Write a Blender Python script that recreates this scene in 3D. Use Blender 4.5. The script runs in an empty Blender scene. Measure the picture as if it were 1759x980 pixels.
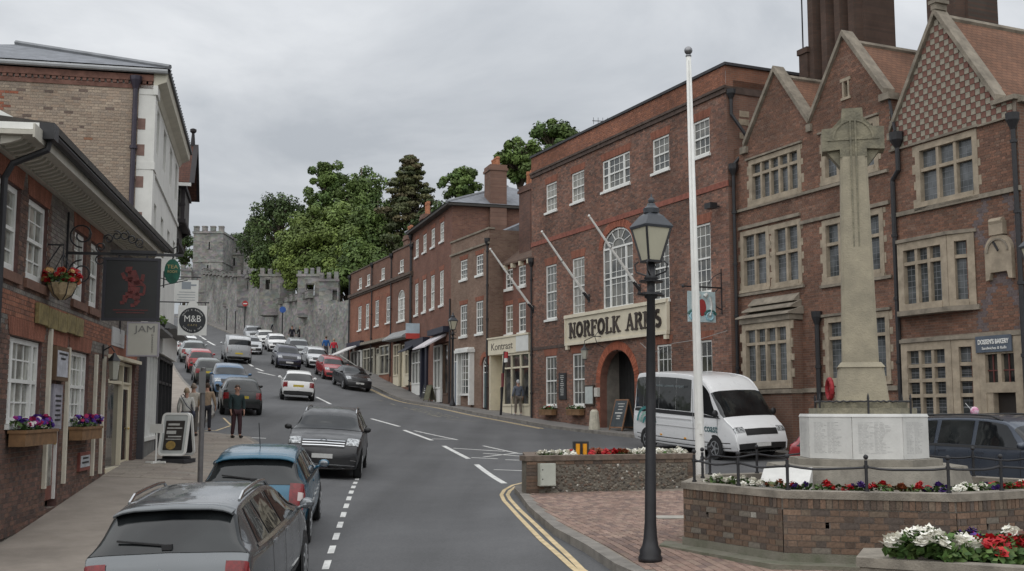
import bpy, bmesh, math, random
import numpy as np
from mathutils import Vector, Matrix, noise as mnoise

SC = bpy.context.scene
COL = SC.collection
R = math.radians
random.seed(7)

# ------------------------------------------------------------------ camera
FPX = 1930.0
PITCH = math.atan(218 / FPX)
EYE = 2.5
cam = bpy.data.cameras.new('camera')
cam.sensor_width = 36.0
cam.lens = 36.0 * FPX / 1759.0
cam.clip_start = 0.1
cam.clip_end = 4000
camo = bpy.data.objects.new('camera', cam)
COL.objects.link(camo)
camo.location = (0, 0, EYE)
camo.rotation_euler = (R(90) + PITCH, 0, 0)
SC.camera = camo

# ------------------------------------------------------------------ sky, sun, exposure
SUN_EL, SUN_AZ = R(52), R(200)
world = bpy.data.worlds.new("World")
SC.world = world
world.use_nodes = True
nt = world.node_tree
nt.nodes.clear()
def wn(t, **k):
    n = nt.nodes.new(t)
    for a, b in k.items():
        setattr(n, a, b)
    return n
wl = nt.links.new
w_out = wn('ShaderNodeOutputWorld')
w_bg = wn('ShaderNodeBackground')
w_bg.inputs['Strength'].default_value = 0.10
sky = wn('ShaderNodeTexSky', sky_type='NISHITA', sun_disc=False)
sky.sun_elevation = SUN_EL
sky.sun_rotation = SUN_AZ
w_tc = wn('ShaderNodeTexCoord')
w_sep = wn('ShaderNodeSeparateXYZ')
wl(w_tc.outputs['Generated'], w_sep.inputs[0])
# cloud deck: direction projected onto a plane overhead, so the cloud stretches towards the horizon
w_add = wn('ShaderNodeMath', operation='ADD'); w_add.inputs[1].default_value = 0.22
w_abs = wn('ShaderNodeMath', operation='ABSOLUTE')
wl(w_sep.outputs['Z'], w_abs.inputs[0]); wl(w_abs.outputs[0], w_add.inputs[0])
w_div = wn('ShaderNodeVectorMath', operation='DIVIDE')
w_cmb = wn('ShaderNodeCombineXYZ')
for i in range(3):
    wl(w_add.outputs[0], w_cmb.inputs[i])
wl(w_tc.outputs['Generated'], w_div.inputs[0]); wl(w_cmb.outputs[0], w_div.inputs[1])
w_n1 = wn('ShaderNodeTexNoise'); w_n1.inputs['Scale'].default_value = 1.5; w_n1.inputs['Detail'].default_value = 7; w_n1.inputs['Roughness'].default_value = 0.55
w_n1.inputs['Distortion'].default_value = 0.4
wl(w_div.outputs[0], w_n1.inputs['Vector'])
w_cr = wn('ShaderNodeValToRGB')
w_cr.color_ramp.elements[0].position = 0.36; w_cr.color_ramp.elements[0].color = (3.65, 3.83, 4.05, 1)
w_cr.color_ramp.elements[1].position = 0.64; w_cr.color_ramp.elements[1].color = (5.8, 5.92, 6.05, 1)
wl(w_n1.outputs['Fac'], w_cr.inputs['Fac'])
# overcast sky grows brighter towards the zenith
w_z = wn('ShaderNodeMapRange'); w_z.inputs['From Min'].default_value = 0.0; w_z.inputs['From Max'].default_value = 1.0
w_z.inputs['To Min'].default_value = 0.95; w_z.inputs['To Max'].default_value = 2.7
wl(w_sep.outputs['Z'], w_z.inputs['Value'])
w_mul = wn('ShaderNodeVectorMath', operation='SCALE')
wl(w_cr.outputs['Color'], w_mul.inputs[0]); wl(w_z.outputs[0], w_mul.inputs['Scale'])
w_mix = wn('ShaderNodeMix', data_type='RGBA'); w_mix.inputs['Factor'].default_value = 0.90
wl(sky.outputs[0], w_mix.inputs['A']); wl(w_mul.outputs[0], w_mix.inputs['B'])
wl(w_mix.outputs['Result'], w_bg.inputs['Color']); wl(w_bg.outputs[0], w_out.inputs[0])

sun = bpy.data.lights.new('sun', 'SUN')
sun.energy = 1.5
sun.angle = R(110)
sun.color = (1.0, 0.97, 0.92)
suno = bpy.data.objects.new('sun', sun)
COL.objects.link(suno)
sd = Vector((math.sin(SUN_AZ) * math.cos(SUN_EL), math.cos(SUN_AZ) * math.cos(SUN_EL), math.sin(SUN_EL)))
suno.rotation_euler = sd.to_track_quat('Z', 'Y').to_euler()
suno.location = (0, 0, 60)
SC.view_settings.view_transform = 'Standard'
SC.view_settings.look = 'None'
SC.view_settings.exposure = 0.0
SC.view_settings.gamma = 1.0
SC.view_settings.use_curve_mapping = False

# ------------------------------------------------------------------ the lie of the land
CTL = np.array([(-3.6, 11.5, 0), (0, 0, -0.25), (-8, 0, -0.1), (8, 0, 0), (0, -20, -0.8),
    (-25, -20, -0.6), (30, -20, -0.4), (-4.07, 18.22, 0.384), (-4.84, 29.63, 0.693), (1.76, 14.6, 0.466),
    (2.36, 15.73, 0.655), (4.02, 13.88, 0.603), (0.519, 25.1, 0.635), (-9.37, 27.12, 1.11), (-7.98, 27.1, 1.28),
    (-9.45, 38.95, 1.56), (-11.2, 47.38, 2.45), (-11.1, 57.73, 3.15), (-19.8, 80.53, 6.06), (-9.91, 71.77, 4.01),
    (0.3, 55.51, 2.24), (4.37, 46.33, 1.69), (-4.89, 70.55, 3.03), (8.8, 23.5, 0.6), (14, 26, 0.8),
    (7.5, 38, 1.35), (14, 15, 0.45), (-13, 90, 6.3), (-30, 120, 10.5), (-45, 150, 14.6),
    (-19, 100, 8), (-70, 200, 20), (20, 200, 22), (30, 90, 8), (-30, 60, 4),
    (-20, 27, 1.4), (30, 40, 1.5), (40, 10, 0.5), (-120, 120, 10), (-90, 40, 2.5),
    (100, 150, 14), (-3.3, 61, 2.74), (0.1, 52, 2.1), (-9.2, 77, 4.2)])
def _phi(r):
    return np.where(r > 1e-9, r * r * np.log(np.maximum(r, 1e-9)), 0)
def _fit(C, lam=25.0):
    n = len(C); P2 = C[:, :2]
    A = np.zeros((n + 3, n + 3))
    A[:n, :n] = _phi(np.linalg.norm(P2[:, None] - P2[None], axis=2)) + lam * np.eye(n)
    A[:n, n] = 1; A[:n, n + 1:] = P2; A[n:, :n] = A[:n, n:].T
    return np.linalg.solve(A, np.r_[C[:, 2], 0, 0, 0])
_W = _fit(CTL)
def GV(x, y):
    x = np.asarray(x, float); y = np.asarray(y, float)
    r = np.sqrt((x[..., None] - CTL[:, 0]) ** 2 + (y[..., None] - CTL[:, 1]) ** 2)
    n = len(CTL)
    return _phi(r) @ _W[:n] + _W[n] + _W[n + 1] * x + _W[n + 2] * y
def G(x, y):
    return float(GV(x, y))
KERB = 0.12

# ------------------------------------------------------------------ materials
MATS = {}
def nodes_of(name):
    m = bpy.data.materials.new(name); m.use_nodes = True
    t = m.node_tree
    return m, t, t.nodes['Principled BSDF'], t.nodes.new, t.links.new
def M(name, col, rough=0.8, var=0.12, scale=2.5, bump=0.0, bscale=30.0, metal=0.0, coat=0.0, spec=0.5, detail=5, col2=None, lo=.35, hi=.65):
    """plain material: base colour with mottling (towards col2, or lighter and darker) and fine relief"""
    if name in MATS:
        return MATS[name]
    m, t, b, N, L = nodes_of(name)
    tc = N('ShaderNodeTexCoord')
    if var or col2:
        n = N('ShaderNodeTexNoise'); n.inputs['Scale'].default_value = scale; n.inputs['Detail'].default_value = detail
        n.inputs['Roughness'].default_value = .65
        L(tc.outputs['Object'], n.inputs['Vector'])
        cr = N('ShaderNodeValToRGB')
        e = cr.color_ramp.elements
        c2 = col2 if col2 else tuple(min(1, c * (1 + var)) for c in col)
        c1 = col if col2 else tuple(c * (1 - var) for c in col)
        e[0].position = lo; e[0].color = (*c1, 1); e[1].position = hi; e[1].color = (*c2, 1)
        L(n.outputs['Fac'], cr.inputs['Fac']); L(cr.outputs['Color'], b.inputs['Base Color'])
    else:
        b.inputs['Base Color'].default_value = (*col, 1)
    b.inputs['Roughness'].default_value = rough; b.inputs['Metallic'].default_value = metal
    b.inputs['Specular IOR Level'].default_value = spec; b.inputs['Coat Weight'].default_value = coat
    b.inputs['Coat Roughness'].default_value = .06
    if bump:
        n2 = N('ShaderNodeTexNoise'); n2.inputs['Scale'].default_value = bscale; n2.inputs['Detail'].default_value = 6
        L(tc.outputs['Object'], n2.inputs['Vector'])
        bp = N('ShaderNodeBump'); bp.inputs['Strength'].default_value = bump; bp.inputs['Distance'].default_value = .02
        L(n2.outputs['Fac'], bp.inputs['Height']); L(bp.outputs['Normal'], b.inputs['Normal'])
    MATS[name] = m
    return m
def M_attr(name, rough=.9, grain=.25, gscale=40, stain=.25, sscale=.6, bump=.3):
    """colour from the face attribute Col (each brick, stone or leaf has its own), with grain and weather stains"""
    if name in MATS:
        return MATS[name]
    m, t, b, N, L = nodes_of(name)
    a = N('ShaderNodeAttribute'); a.attribute_name = 'Col'
    tc = N('ShaderNodeTexCoord')
    n = N('ShaderNodeTexNoise'); n.inputs['Scale'].default_value = gscale; n.inputs['Detail'].default_value = 4
    n2 = N('ShaderNodeTexNoise'); n2.inputs['Scale'].default_value = sscale; n2.inputs['Detail'].default_value = 7; n2.inputs['Roughness'].default_value = .7
    L(tc.outputs['Object'], n.inputs['Vector']); L(tc.outputs['Object'], n2.inputs['Vector'])
    def rng(src, amt):
        r = N('ShaderNodeMapRange'); r.inputs['From Min'].default_value = .3; r.inputs['From Max'].default_value = .7
        r.inputs['To Min'].default_value = 1 - amt; r.inputs['To Max'].default_value = 1 + amt
        L(src, r.inputs['Value']); return r.outputs[0]
    mu = N('ShaderNodeMath'); mu.operation = 'MULTIPLY'
    L(rng(n.outputs['Fac'], grain), mu.inputs[0]); L(rng(n2.outputs['Fac'], stain), mu.inputs[1])
    vs = N('ShaderNodeVectorMath'); vs.operation = 'SCALE'
    L(a.outputs['Color'], vs.inputs[0]); L(mu.outputs[0], vs.inputs['Scale']); L(vs.outputs[0], b.inputs['Base Color'])
    b.inputs['Roughness'].default_value = rough; b.inputs['Specular IOR Level'].default_value = .3
    if bump:
        bp = N('ShaderNodeBump'); bp.inputs['Strength'].default_value = bump; bp.inputs['Distance'].default_value = .01
        L(n.outputs['Fac'], bp.inputs['Height']); L(bp.outputs['Normal'], b.inputs['Normal'])
    MATS[name] = m
    return m
def M_rand(name, pal, rough=.9, grain=.25, gscale=40):
    """one colour of the palette per object (bricks, paving stones laid one by one)"""
    if name in MATS:
        return MATS[name]
    m, t, b, N, L = nodes_of(name)
    oi = N('ShaderNodeObjectInfo')
    cr = N('ShaderNodeValToRGB'); cr.color_ramp.interpolation = 'CONSTANT'
    e = cr.color_ramp.elements
    while len(e) < len(pal):
        e.new(.5)
    for i, c in enumerate(pal):
        e[i].position = i / len(pal); e[i].color = (*c, 1)
    L(oi.outputs['Random'], cr.inputs['Fac'])
    tc = N('ShaderNodeTexCoord')
    n = N('ShaderNodeTexNoise'); n.inputs['Scale'].default_value = gscale; n.inputs['Detail'].default_value = 4
    L(tc.outputs['Object'], n.inputs['Vector'])
    r = N('ShaderNodeMapRange'); r.inputs['From Min'].default_value = .3; r.inputs['From Max'].default_value = .7
    r.inputs['To Min'].default_value = 1 - grain; r.inputs['To Max'].default_value = 1 + grain
    L(n.outputs['Fac'], r.inputs['Value'])
    vs = N('ShaderNodeVectorMath'); vs.operation = 'SCALE'
    L(cr.outputs['Color'], vs.inputs[0]); L(r.outputs[0], vs.inputs['Scale']); L(vs.outputs[0], b.inputs['Base Color'])
    b.inputs['Roughness'].default_value = rough; b.inputs['Specular IOR Level'].default_value = .3
    MATS[name] = m
    return m
def M_glass(name, col, col2, scale=1.2, rough=.08, spec=.6):
    """window glass seen by day: dim room, pale curtains and, for sashes, reflected sky coloured into a glossy, slightly uneven sheet"""
    if name in MATS:
        return MATS[name]
    m, t, b, N, L = nodes_of(name)
    tc = N('ShaderNodeTexCoord')
    n = N('ShaderNodeTexNoise'); n.inputs['Scale'].default_value = scale; n.inputs['Detail'].default_value = 3
    L(tc.outputs['Object'], n.inputs['Vector'])
    cr = N('ShaderNodeValToRGB'); e = cr.color_ramp.elements
    e[0].position = .38; e[0].color = (*col, 1); e[1].position = .62; e[1].color = (*col2, 1)
    L(n.outputs['Fac'], cr.inputs['Fac']); L(cr.outputs['Color'], b.inputs['Base Color'])
    b.inputs['Roughness'].default_value = rough; b.inputs['Specular IOR Level'].default_value = spec
    n2 = N('ShaderNodeTexNoise'); n2.inputs['Scale'].default_value = 1.7
    L(tc.outputs['Object'], n2.inputs['Vector'])
    bp = N('ShaderNodeBump'); bp.inputs['Strength'].default_value = .12; bp.inputs['Distance'].default_value = .05
    L(n2.outputs['Fac'], bp.inputs['Height']); L(bp.outputs['Normal'], b.inputs['Normal'])
    MATS[name] = m
    return m

# ------------------------------------------------------------------ mesh building
ZO = {}      # a building's Empty stands at its own ground height; heights are given as true heights
class MB:
    def __init__(s):
        s.v = []; s.f = []; s.m = []; s.c = []; s.hascol = False
    def face(s, pts, m=0, c=None):
        i = len(s.v); s.v += [tuple(p) for p in pts]; s.f.append(tuple(range(i, i + len(pts)))); s.m.append(m)
        s.c.append(c or (1, 1, 1)); s.hascol |= c is not None
    def box(s, x0, x1, y0, y1, z0, z1, m=0, c=None, skip=''):
        i = len(s.v)
        s.v += [(x0, y0, z0), (x1, y0, z0), (x1, y1, z0), (x0, y1, z0), (x0, y0, z1), (x1, y0, z1), (x1, y1, z1), (x0, y1, z1)]
        fs = {'f': (0, 1, 5, 4), 'r': (1, 2, 6, 5), 'b': (2, 3, 7, 6), 'l': (3, 0, 4, 7), 't': (4, 5, 6, 7), 'd': (3, 2, 1, 0)}
        for k, q in fs.items():
            if k not in skip:
                s.f.append(tuple(i + j for j in q)); s.m.append(m); s.c.append(c or (1, 1, 1))
        s.hascol |= c is not None
    def beam(s, a, b, w, h, m=0, up=(0, 0, 1)):
        """box of width w and height h from a to b"""
        a = Vector(a); b = Vector(b); d = (b - a).normalized(); u = Vector(up)
        r = d.cross(u)
        if r.length < 1e-4:
            r = d.cross(Vector((1, 0, 0)))
        r.normalize(); u = r.cross(d)
        i = len(s.v)
        for p in (a, b):
            for sx, sy in ((-1, -1), (1, -1), (1, 1), (-1, 1)):
                s.v.append(tuple(p + r * (sx * w / 2) + u * (sy * h / 2)))
        for q in ((0, 3, 2, 1), (4, 5, 6, 7), (0, 1, 5, 4), (1, 2, 6, 5), (2, 3, 7, 6), (3, 0, 4, 7)):
            s.f.append(tuple(i + j for j in q)); s.m.append(m); s.c.append((1, 1, 1))
    def tube(s, pts, r, n=8, m=0, cap=True):
        P = [Vector(p) for p in pts]; k = len(P)
        rs = r if isinstance(r, (list, tuple)) else [r] * k
        i0 = len(s.v); ref = None
        for i, p in enumerate(P):
            d = (P[min(i + 1, k - 1)] - P[max(i - 1, 0)]).normalized()
            if ref is None:
                ref = d.cross(Vector((0, 0, 1)))
                if ref.length < .1:
                    ref = d.cross(Vector((1, 0, 0)))
            a = (ref - d * ref.dot(d)).normalized(); ref = a; b = d.cross(a)
            for j in range(n):
                t = 2 * math.pi * j / n
                s.v.append(tuple(p + a * (math.cos(t) * rs[i]) + b * (math.sin(t) * rs[i])))
        for i in range(k - 1):
            for j in range(n):
                q = (i0 + i * n + j, i0 + i * n + (j + 1) % n, i0 + (i + 1) * n + (j + 1) % n, i0 + (i + 1) * n + j)
                s.f.append(q); s.m.append(m); s.c.append((1, 1, 1))
        if cap:
            s.f.append(tuple(i0 + j for j in reversed(range(n)))); s.m.append(m); s.c.append((1, 1, 1))
            s.f.append(tuple(i0 + (k - 1) * n + j for j in range(n))); s.m.append(m); s.c.append((1, 1, 1))
    def lathe(s, prof, c=(0, 0, 0), n=16, m=0, rot=0, sx=1, sy=1):
        i0 = len(s.v); k = len(prof)
        for r, z in prof:
            for j in range(n):
                t = 2 * math.pi * (j + rot) / n
                s.v.append((c[0] + r * sx * math.cos(t), c[1] + r * sy * math.sin(t), c[2] + z))
        for i in range(k - 1):
            for j in range(n):
                s.f.append((i0 + i * n + j, i0 + i * n + (j + 1) % n, i0 + (i + 1) * n + (j + 1) % n, i0 + (i + 1) * n + j)); s.m.append(m); s.c.append((1, 1, 1))
        s.f.append(tuple(i0 + j for j in reversed(range(n)))); s.m.append(m); s.c.append((1, 1, 1))
        s.f.append(tuple(i0 + (k - 1) * n + j for j in range(n))); s.m.append(m); s.c.append((1, 1, 1))
    def prism(s, poly, a0, a1, axis='y', m=0, c=None):
        """polygon swept between a0 and a1 along an axis; polygon is (x,z) for y, (y,z) for x, (x,y) for z"""
        def P(p, a):
            return (p[0], a, p[1]) if axis == 'y' else ((a, p[0], p[1]) if axis == 'x' else (p[0], p[1], a))
        n = len(poly); i = len(s.v)
        s.v += [P(p, a0) for p in poly] + [P(p, a1) for p in poly]
        fl = [tuple(i + j for j in range(n)), tuple(i + n + j for j in reversed(range(n)))]
        fl += [(i + (j + 1) % n, i + j, i + n + j, i + n + (j + 1) % n) for j in range(n)]
        for q in fl:
            s.f.append(q); s.m.append(m); s.c.append(c or (1, 1, 1))
        s.hascol |= c is not None
    def ball(s, c, r, n=8, k=5, m=0, sz=1.0, col=None):
        i0 = len(s.v)
        for i in range(1, k):
            t = math.pi * i / k
            for j in range(n):
                p = 2 * math.pi * j / n
                s.v.append((c[0] + r * math.sin(t) * math.cos(p), c[1] + r * math.sin(t) * math.sin(p), c[2] + r * sz * math.cos(t)))
        a = len(s.v); s.v += [(c[0], c[1], c[2] + r * sz), (c[0], c[1], c[2] - r * sz)]
        fl = []
        for i in range(k - 2):
            for j in range(n):
                fl.append((i0 + i * n + j, i0 + (i + 1) * n + j, i0 + (i + 1) * n + (j + 1) % n, i0 + i * n + (j + 1) % n))
        for j in range(n):
            fl.append((a, i0 + j, i0 + (j + 1) % n)); fl.append((a + 1, i0 + (k - 2) * n + (j + 1) % n, i0 + (k - 2) * n + j))
        for q in fl:
            s.f.append(q); s.m.append(m); s.c.append(col or (1, 1, 1))
        s.hascol |= col is not None
    def arch_ring(s, xc, hw, rise, z, t, y0, y1, n=14, m=0, legs=0):
        """arch band of thickness t round an elliptical head"""
        inn = [(xc + hw * math.cos(a), z + rise * math.sin(a)) for a in [math.pi * i / n for i in range(n + 1)]]
        out = [(xc + (hw + t) * math.cos(a), z + (rise + t) * math.sin(a)) for a in [math.pi * i / n for i in range(n + 1)]]
        for i in range(n):
            s.prism([inn[i], out[i], out[i + 1], inn[i + 1]], y0, y1, m=m)
    def weld(s):
        seen = {}; mp = []; nv = []
        for p in s.v:
            k = (round(p[0], 5), round(p[1], 5), round(p[2], 5))
            if k not in seen:
                seen[k] = len(nv); nv.append(p)
            mp.append(seen[k])
        nf, nm, nc = [], [], []
        for f, m, c in zip(s.f, s.m, s.c):
            g = []
            for i in f:
                if mp[i] not in g:
                    g.append(mp[i])
            if len(g) > 2:
                nf.append(tuple(g)); nm.append(m); nc.append(c)
        s.v, s.f, s.m, s.c = nv, nf, nm, nc
    def build(s, name, mats, parent=None, smooth=False, **props):
        me = bpy.data.meshes.new(name)
        if smooth:
            s.weld()
        zo = ZO.get(parent.name, 0) if parent else 0
        v = [(p[0], p[1], p[2] - zo) for p in s.v] if zo else s.v
        me.from_pydata(v, [], s.f)
        if not isinstance(mats, (list, tuple)):
            mats = [mats]
        for m in mats:
            me.materials.append(m)
        if len(mats) > 1:
            me.polygons.foreach_set('material_index', s.m)
        if smooth:
            me.polygons.foreach_set('use_smooth', [True] * len(s.f))
        if s.hascol:
            at = me.attributes.new('Col', 'FLOAT_COLOR', 'FACE')
            arr = np.ones((len(s.f), 4), np.float32); arr[:, :3] = np.array(s.c, np.float32)
            at.data.foreach_set('color', arr.ravel())
        me.update()
        return place(name, me, parent, **props)
def place(name, me, parent=None, **props):
    o = bpy.data.objects.new(name, me); COL.objects.link(o)
    if parent:
        o.parent = parent
        if parent.name in ZO:
            ZO[o.name] = ZO[parent.name]
    for k, x in props.items():
        o[k] = x
    return o
def thing(name, label, cat, loc=(0, 0, 0), rotz=0.0, group=None, zoff=False):
    o = bpy.data.objects.new(name, None); COL.objects.link(o)
    o.empty_display_size = .3
    o.location = loc; o.rotation_euler = (0, 0, rotz)
    o['label'] = label; o['category'] = cat
    if group:
        o['group'] = group
    if zoff:
        ZO[o.name] = loc[2]
    return o
def tag(o, label, cat, group=None):
    o['label'] = label; o['category'] = cat
    if group:
        o['group'] = group
    return o
def facade(name, label, cat, p, d, zb, group=None):
    """Empty at the foot of a front: +x runs to the viewer's right along the wall, +y into the building"""
    return thing(name, label, cat, (p[0], p[1], zb), math.atan2(d[1], d[0]), group, zoff=True)
_fontcache = {}
def text(name, s, size, mat, parent, loc, rot=(math.pi / 2, 0, 0), ext=.006, width=None, align='CENTER', bold=0.0):
    cu = bpy.data.curves.new(name, 'FONT'); cu.body = s; cu.size = size; cu.extrude = ext; cu.align_x = align; cu.align_y = 'CENTER'; cu.offset = bold
    cu.resolution_u = 3
    tmp = bpy.data.objects.new(name, cu); COL.objects.link(tmp)
    me = bpy.data.meshes.new_from_object(tmp.evaluated_get(bpy.context.evaluated_depsgraph_get()))
    bpy.data.objects.remove(tmp)
    me.materials.clear(); me.materials.append(mat)
    if width:
        xs = [v.co.x for v in me.vertices]
        if xs:
            k = width / (max(xs) - min(xs))
            for v in me.vertices:
                v.co.x *= k
    o = place(name, me, parent)
    zo = ZO.get(parent.name, 0) if parent else 0
    o.location = (loc[0], loc[1], loc[2] - zo); o.rotation_euler = rot
    return o
def pick(pal):
    return random.choice(pal)
def vary(c, a):
    k = 1 + random.uniform(-a, a)
    return (c[0] * k, c[1] * k, c[2] * k)

# ------------------------------------------------------------------ ground, road, pavements
def gridmesh(name, X, Y, Z, mat, kind='structure'):
    ny, nx = X.shape
    v = np.stack([X.ravel(), Y.ravel(), Z.ravel()], 1)
    i = np.arange(nx * ny).reshape(ny, nx)
    f = np.stack([i[:-1, :-1].ravel(), i[:-1, 1:].ravel(), i[1:, 1:].ravel(), i[1:, :-1].ravel()], 1)
    me = bpy.data.meshes.new(name); me.from_pydata(v.tolist(), [], f.tolist()); me.materials.append(mat)
    me.polygons.foreach_set('use_smooth', [True] * len(f)); me.update()
    return place(name, me, None, kind=kind) if kind else place(name, me)
asphalt = M('asphalt', (.105, .106, .109), .85, .16, .35, .6, 90, spec=.35, detail=12, lo=.3, hi=.7)
def wheel_tracks(m):
    t = m.node_tree; N, L = t.nodes.new, t.links.new; b = t.nodes['Principled BSDF']; src = b.inputs['Base Color'].links[0].from_socket
    tc = N('ShaderNodeTexCoord'); mp = N('ShaderNodeMapping'); mp.inputs['Rotation'].default_value = (0, 0, R(-12)); mp.inputs['Scale'].default_value = (.9, .035, 1); L(tc.outputs['Object'], mp.inputs[0])
    n = N('ShaderNodeTexNoise'); n.inputs['Scale'].default_value = 1.0; n.inputs['Detail'].default_value = 4; L(mp.outputs[0], n.inputs['Vector'])
    n2 = N('ShaderNodeTexNoise'); n2.inputs['Scale'].default_value = 26; n2.inputs['Detail'].default_value = 3; L(tc.outputs['Object'], n2.inputs['Vector'])
    r = N('ShaderNodeMapRange'); r.inputs['From Min'].default_value = .32; r.inputs['From Max'].default_value = .68; r.inputs['To Min'].default_value = .84; r.inputs['To Max'].default_value = 1.14; L(n.outputs['Fac'], r.inputs['Value'])
    r2 = N('ShaderNodeMapRange'); r2.inputs['From Min'].default_value = .3; r2.inputs['From Max'].default_value = .7; r2.inputs['To Min'].default_value = .88; r2.inputs['To Max'].default_value = 1.12; L(n2.outputs['Fac'], r2.inputs['Value'])
    mu = N('ShaderNodeMath'); mu.operation = 'MULTIPLY'; L(r.outputs[0], mu.inputs[0]); L(r2.outputs[0], mu.inputs[1])
    vs = N('ShaderNodeVectorMath'); vs.operation = 'SCALE'; L(src, vs.inputs[0]); L(mu.outputs[0], vs.inputs['Scale']); L(vs.outputs[0], b.inputs['Base Color'])
wheel_tracks(asphalt)
earth = M('earth', (.07, .09, .04), .95, .3, .2)
xs = np.concatenate([np.linspace(-900, -130, 12), np.linspace(-120, 100, 56), np.linspace(110, 900, 12)])
ys = np.concatenate([np.linspace(-300, -24, 8), np.linspace(-20, 200, 56), np.linspace(215, 1500, 14)])
X, Y = np.meshgrid(xs, ys)
Z = GV(np.clip(X, -100, 90), np.clip(Y, -20, 200)) - .45
gridmesh('ground', X, Y, Z, earth)
X, Y = np.meshgrid(np.arange(-64, 46, 1.25), np.arange(-16, 186, 1.25))
gridmesh('road', X, Y, GV(X, Y), asphalt)

def resample(P, n):
    P = np.array(P, float); d = np.r_[0, np.cumsum(np.hypot(*np.diff(P, axis=0).T))]
    t = np.linspace(0, d[-1], n)
    return np.stack([np.interp(t, d, P[:, 0]), np.interp(t, d, P[:, 1])], 1)
def refine(P, step=1.0):
    out = []
    for a, b in zip(P[:-1], P[1:]):
        k = max(1, int(math.dist(a, b) / step))
        out += [(a[0] + (b[0] - a[0]) * i / k, a[1] + (b[1] - a[1]) * i / k) for i in range(k)]
    return out + [P[-1]]
def strip(name, A, Bq, m, dz, mat, kind='structure', sub=6):
    """sheet between two polylines with the same number of points, laid on the ground"""
    A2, B2 = [], []
    for i in range(len(A) - 1):
        k = max(1, int(max(math.dist(A[i], A[i + 1]), math.dist(Bq[i], Bq[i + 1])) / 1.0))
        for j in range(k):
            t = j / k
            A2.append((A[i][0] * (1 - t) + A[i + 1][0] * t, A[i][1] * (1 - t) + A[i + 1][1] * t))
            B2.append((Bq[i][0] * (1 - t) + Bq[i + 1][0] * t, Bq[i][1] * (1 - t) + Bq[i + 1][1] * t))
    A2.append(A[-1]); B2.append(Bq[-1])
    A2 = np.array(A2); B2 = np.array(B2)
    T = np.linspace(0, 1, m + 1)[:, None]
    X = A2[None, :, 0] * (1 - T) + B2[None, :, 0] * T
    Y = A2[None, :, 1] * (1 - T) + B2[None, :, 1] * T
    return gridmesh(name, X, Y, GV(X, Y) + dz, mat, kind)
def offset(P, w):
    """polyline moved sideways (to the left of its direction for w>0)"""
    out = []
    for i, p in enumerate(P):
        a = P[max(i - 1, 0)]; b = P[min(i + 1, len(P) - 1)]
        d = Vector((b[0] - a[0], b[1] - a[1])).normalized()
        out.append((p[0] - d.y * w, p[1] + d.x * w))
    return out
kerbm = M('kerb stone', (.20, .185, .165), .9, .25, 3, .4, 60)
def kerbs(P, side, w=.15, h=KERB + .004):
    """row of kerb stones; the first stones that show are stones of their own"""
    P = refine(P, .9); Q = offset(P, w * side)
    me = MB()
    for i in range(len(P) - 1):
        a, b, c, d = P[i], P[i + 1], Q[i + 1], Q[i]
        pts = []
        for p in (a, b, c, d):
            z = G(*p); pts.append((p[0], p[1], z))
        k = .006
        e = Vector((b[0] - a[0], b[1] - a[1])).normalized()
        def sh(p, s):
            return (p[0] + e.x * k * s, p[1] + e.y * k * s, p[2])
        lo = [sh(pts[0], 1), sh(pts[1], -1), sh(pts[2], -1), sh(pts[3], 1)]
        hi = [(p[0], p[1], p[2] + h) for p in lo]; lo = [(p[0], p[1], p[2] - .1) for p in lo]
        me.face(hi); me.face([lo[0], lo[1], hi[1], hi[0]]); me.face([lo[1], lo[2], hi[2], hi[1]]); me.face([lo[2], lo[3], hi[3], hi[2]]); me.face([lo[3], lo[0], hi[0], hi[3]])
    return me
paveL = M('pavement slabs', (.27, .235, .20), .9, .16, 1.2, .3, 50)
paveR = M('pavement tarmac', (.17, .16, .15), .9, .18, .7, .3, 50)
LK = [(-4.9, 3), (-5.3, 12), (-5.9, 20), (-6.5, 27), (-7.3, 33), (-8.3, 37.2), (-9.0, 38.9), (-10.2, 39.5), (-14, 39.6)]
LW = [(-6.6, 3), (-7.6, 12), (-9.3, 20), (-10.2, 27), (-11.0, 33), (-12, 36.5), (-13, 38), (-13.5, 38.6), (-14.2, 39.2)]
strip('pavement', LK, LW, 8, KERB, paveL)
k = kerbs(LK, 1).build('kerb', kerbm, None, kind='structure')
LK2 = [(-16, 41.6), (-12.6, 41.4), (-11.6, 42.2), (-12.1, 46), (-13.8, 52), (-16.2, 58), (-19.2, 66), (-21.8, 73), (-24.3, 80), (-27.2, 88), (-30.2, 96), (-37.5, 118), (-46, 140), (-56, 165)]
LW2 = [(-18, 43.5), (-16, 44), (-15.6, 45), (-15.8, 48), (-17.2, 54), (-19.4, 59), (-22.3, 67), (-24.9, 74), (-27.4, 81), (-30.3, 89), (-33.3, 97), (-40.5, 119), (-49, 141), (-59, 166)]
strip('pavement', LK2, LW2, 4, KERB, paveL)
kerbs(LK2, 1).build('kerb', kerbm, None, kind='structure')
RK = [(16, 14.0), (11.7, 26.9), (6.95, 38.2), (4.75, 42.8), (1.7, 47.8), (-.2, 52.4), (-1.8, 56), (-3.6, 60.8), (-5.7, 65.5), (-8.9, 74.5), (-11.3, 80.5), (-15.2, 89.5), (-19, 98), (-28, 117), (-41.5, 149), (-50, 166)]
RW = [(18.9, 15.2), (13.4, 28), (8.1, 39), (6, 43.5), (4.0, 48.3), (2.2, 53.6), (0.6, 58.5), (-1.0, 62.5), (-3.2, 66), (-6.3, 75.5), (-8.5, 82), (-12, 91), (-16.5, 100), (-25, 119), (-38.5, 151), (-47, 168)]
strip('pavement', RK, RW, 5, KERB, paveR)
kerbs(RK, -1).build('kerb', kerbm, None, kind='structure')
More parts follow.
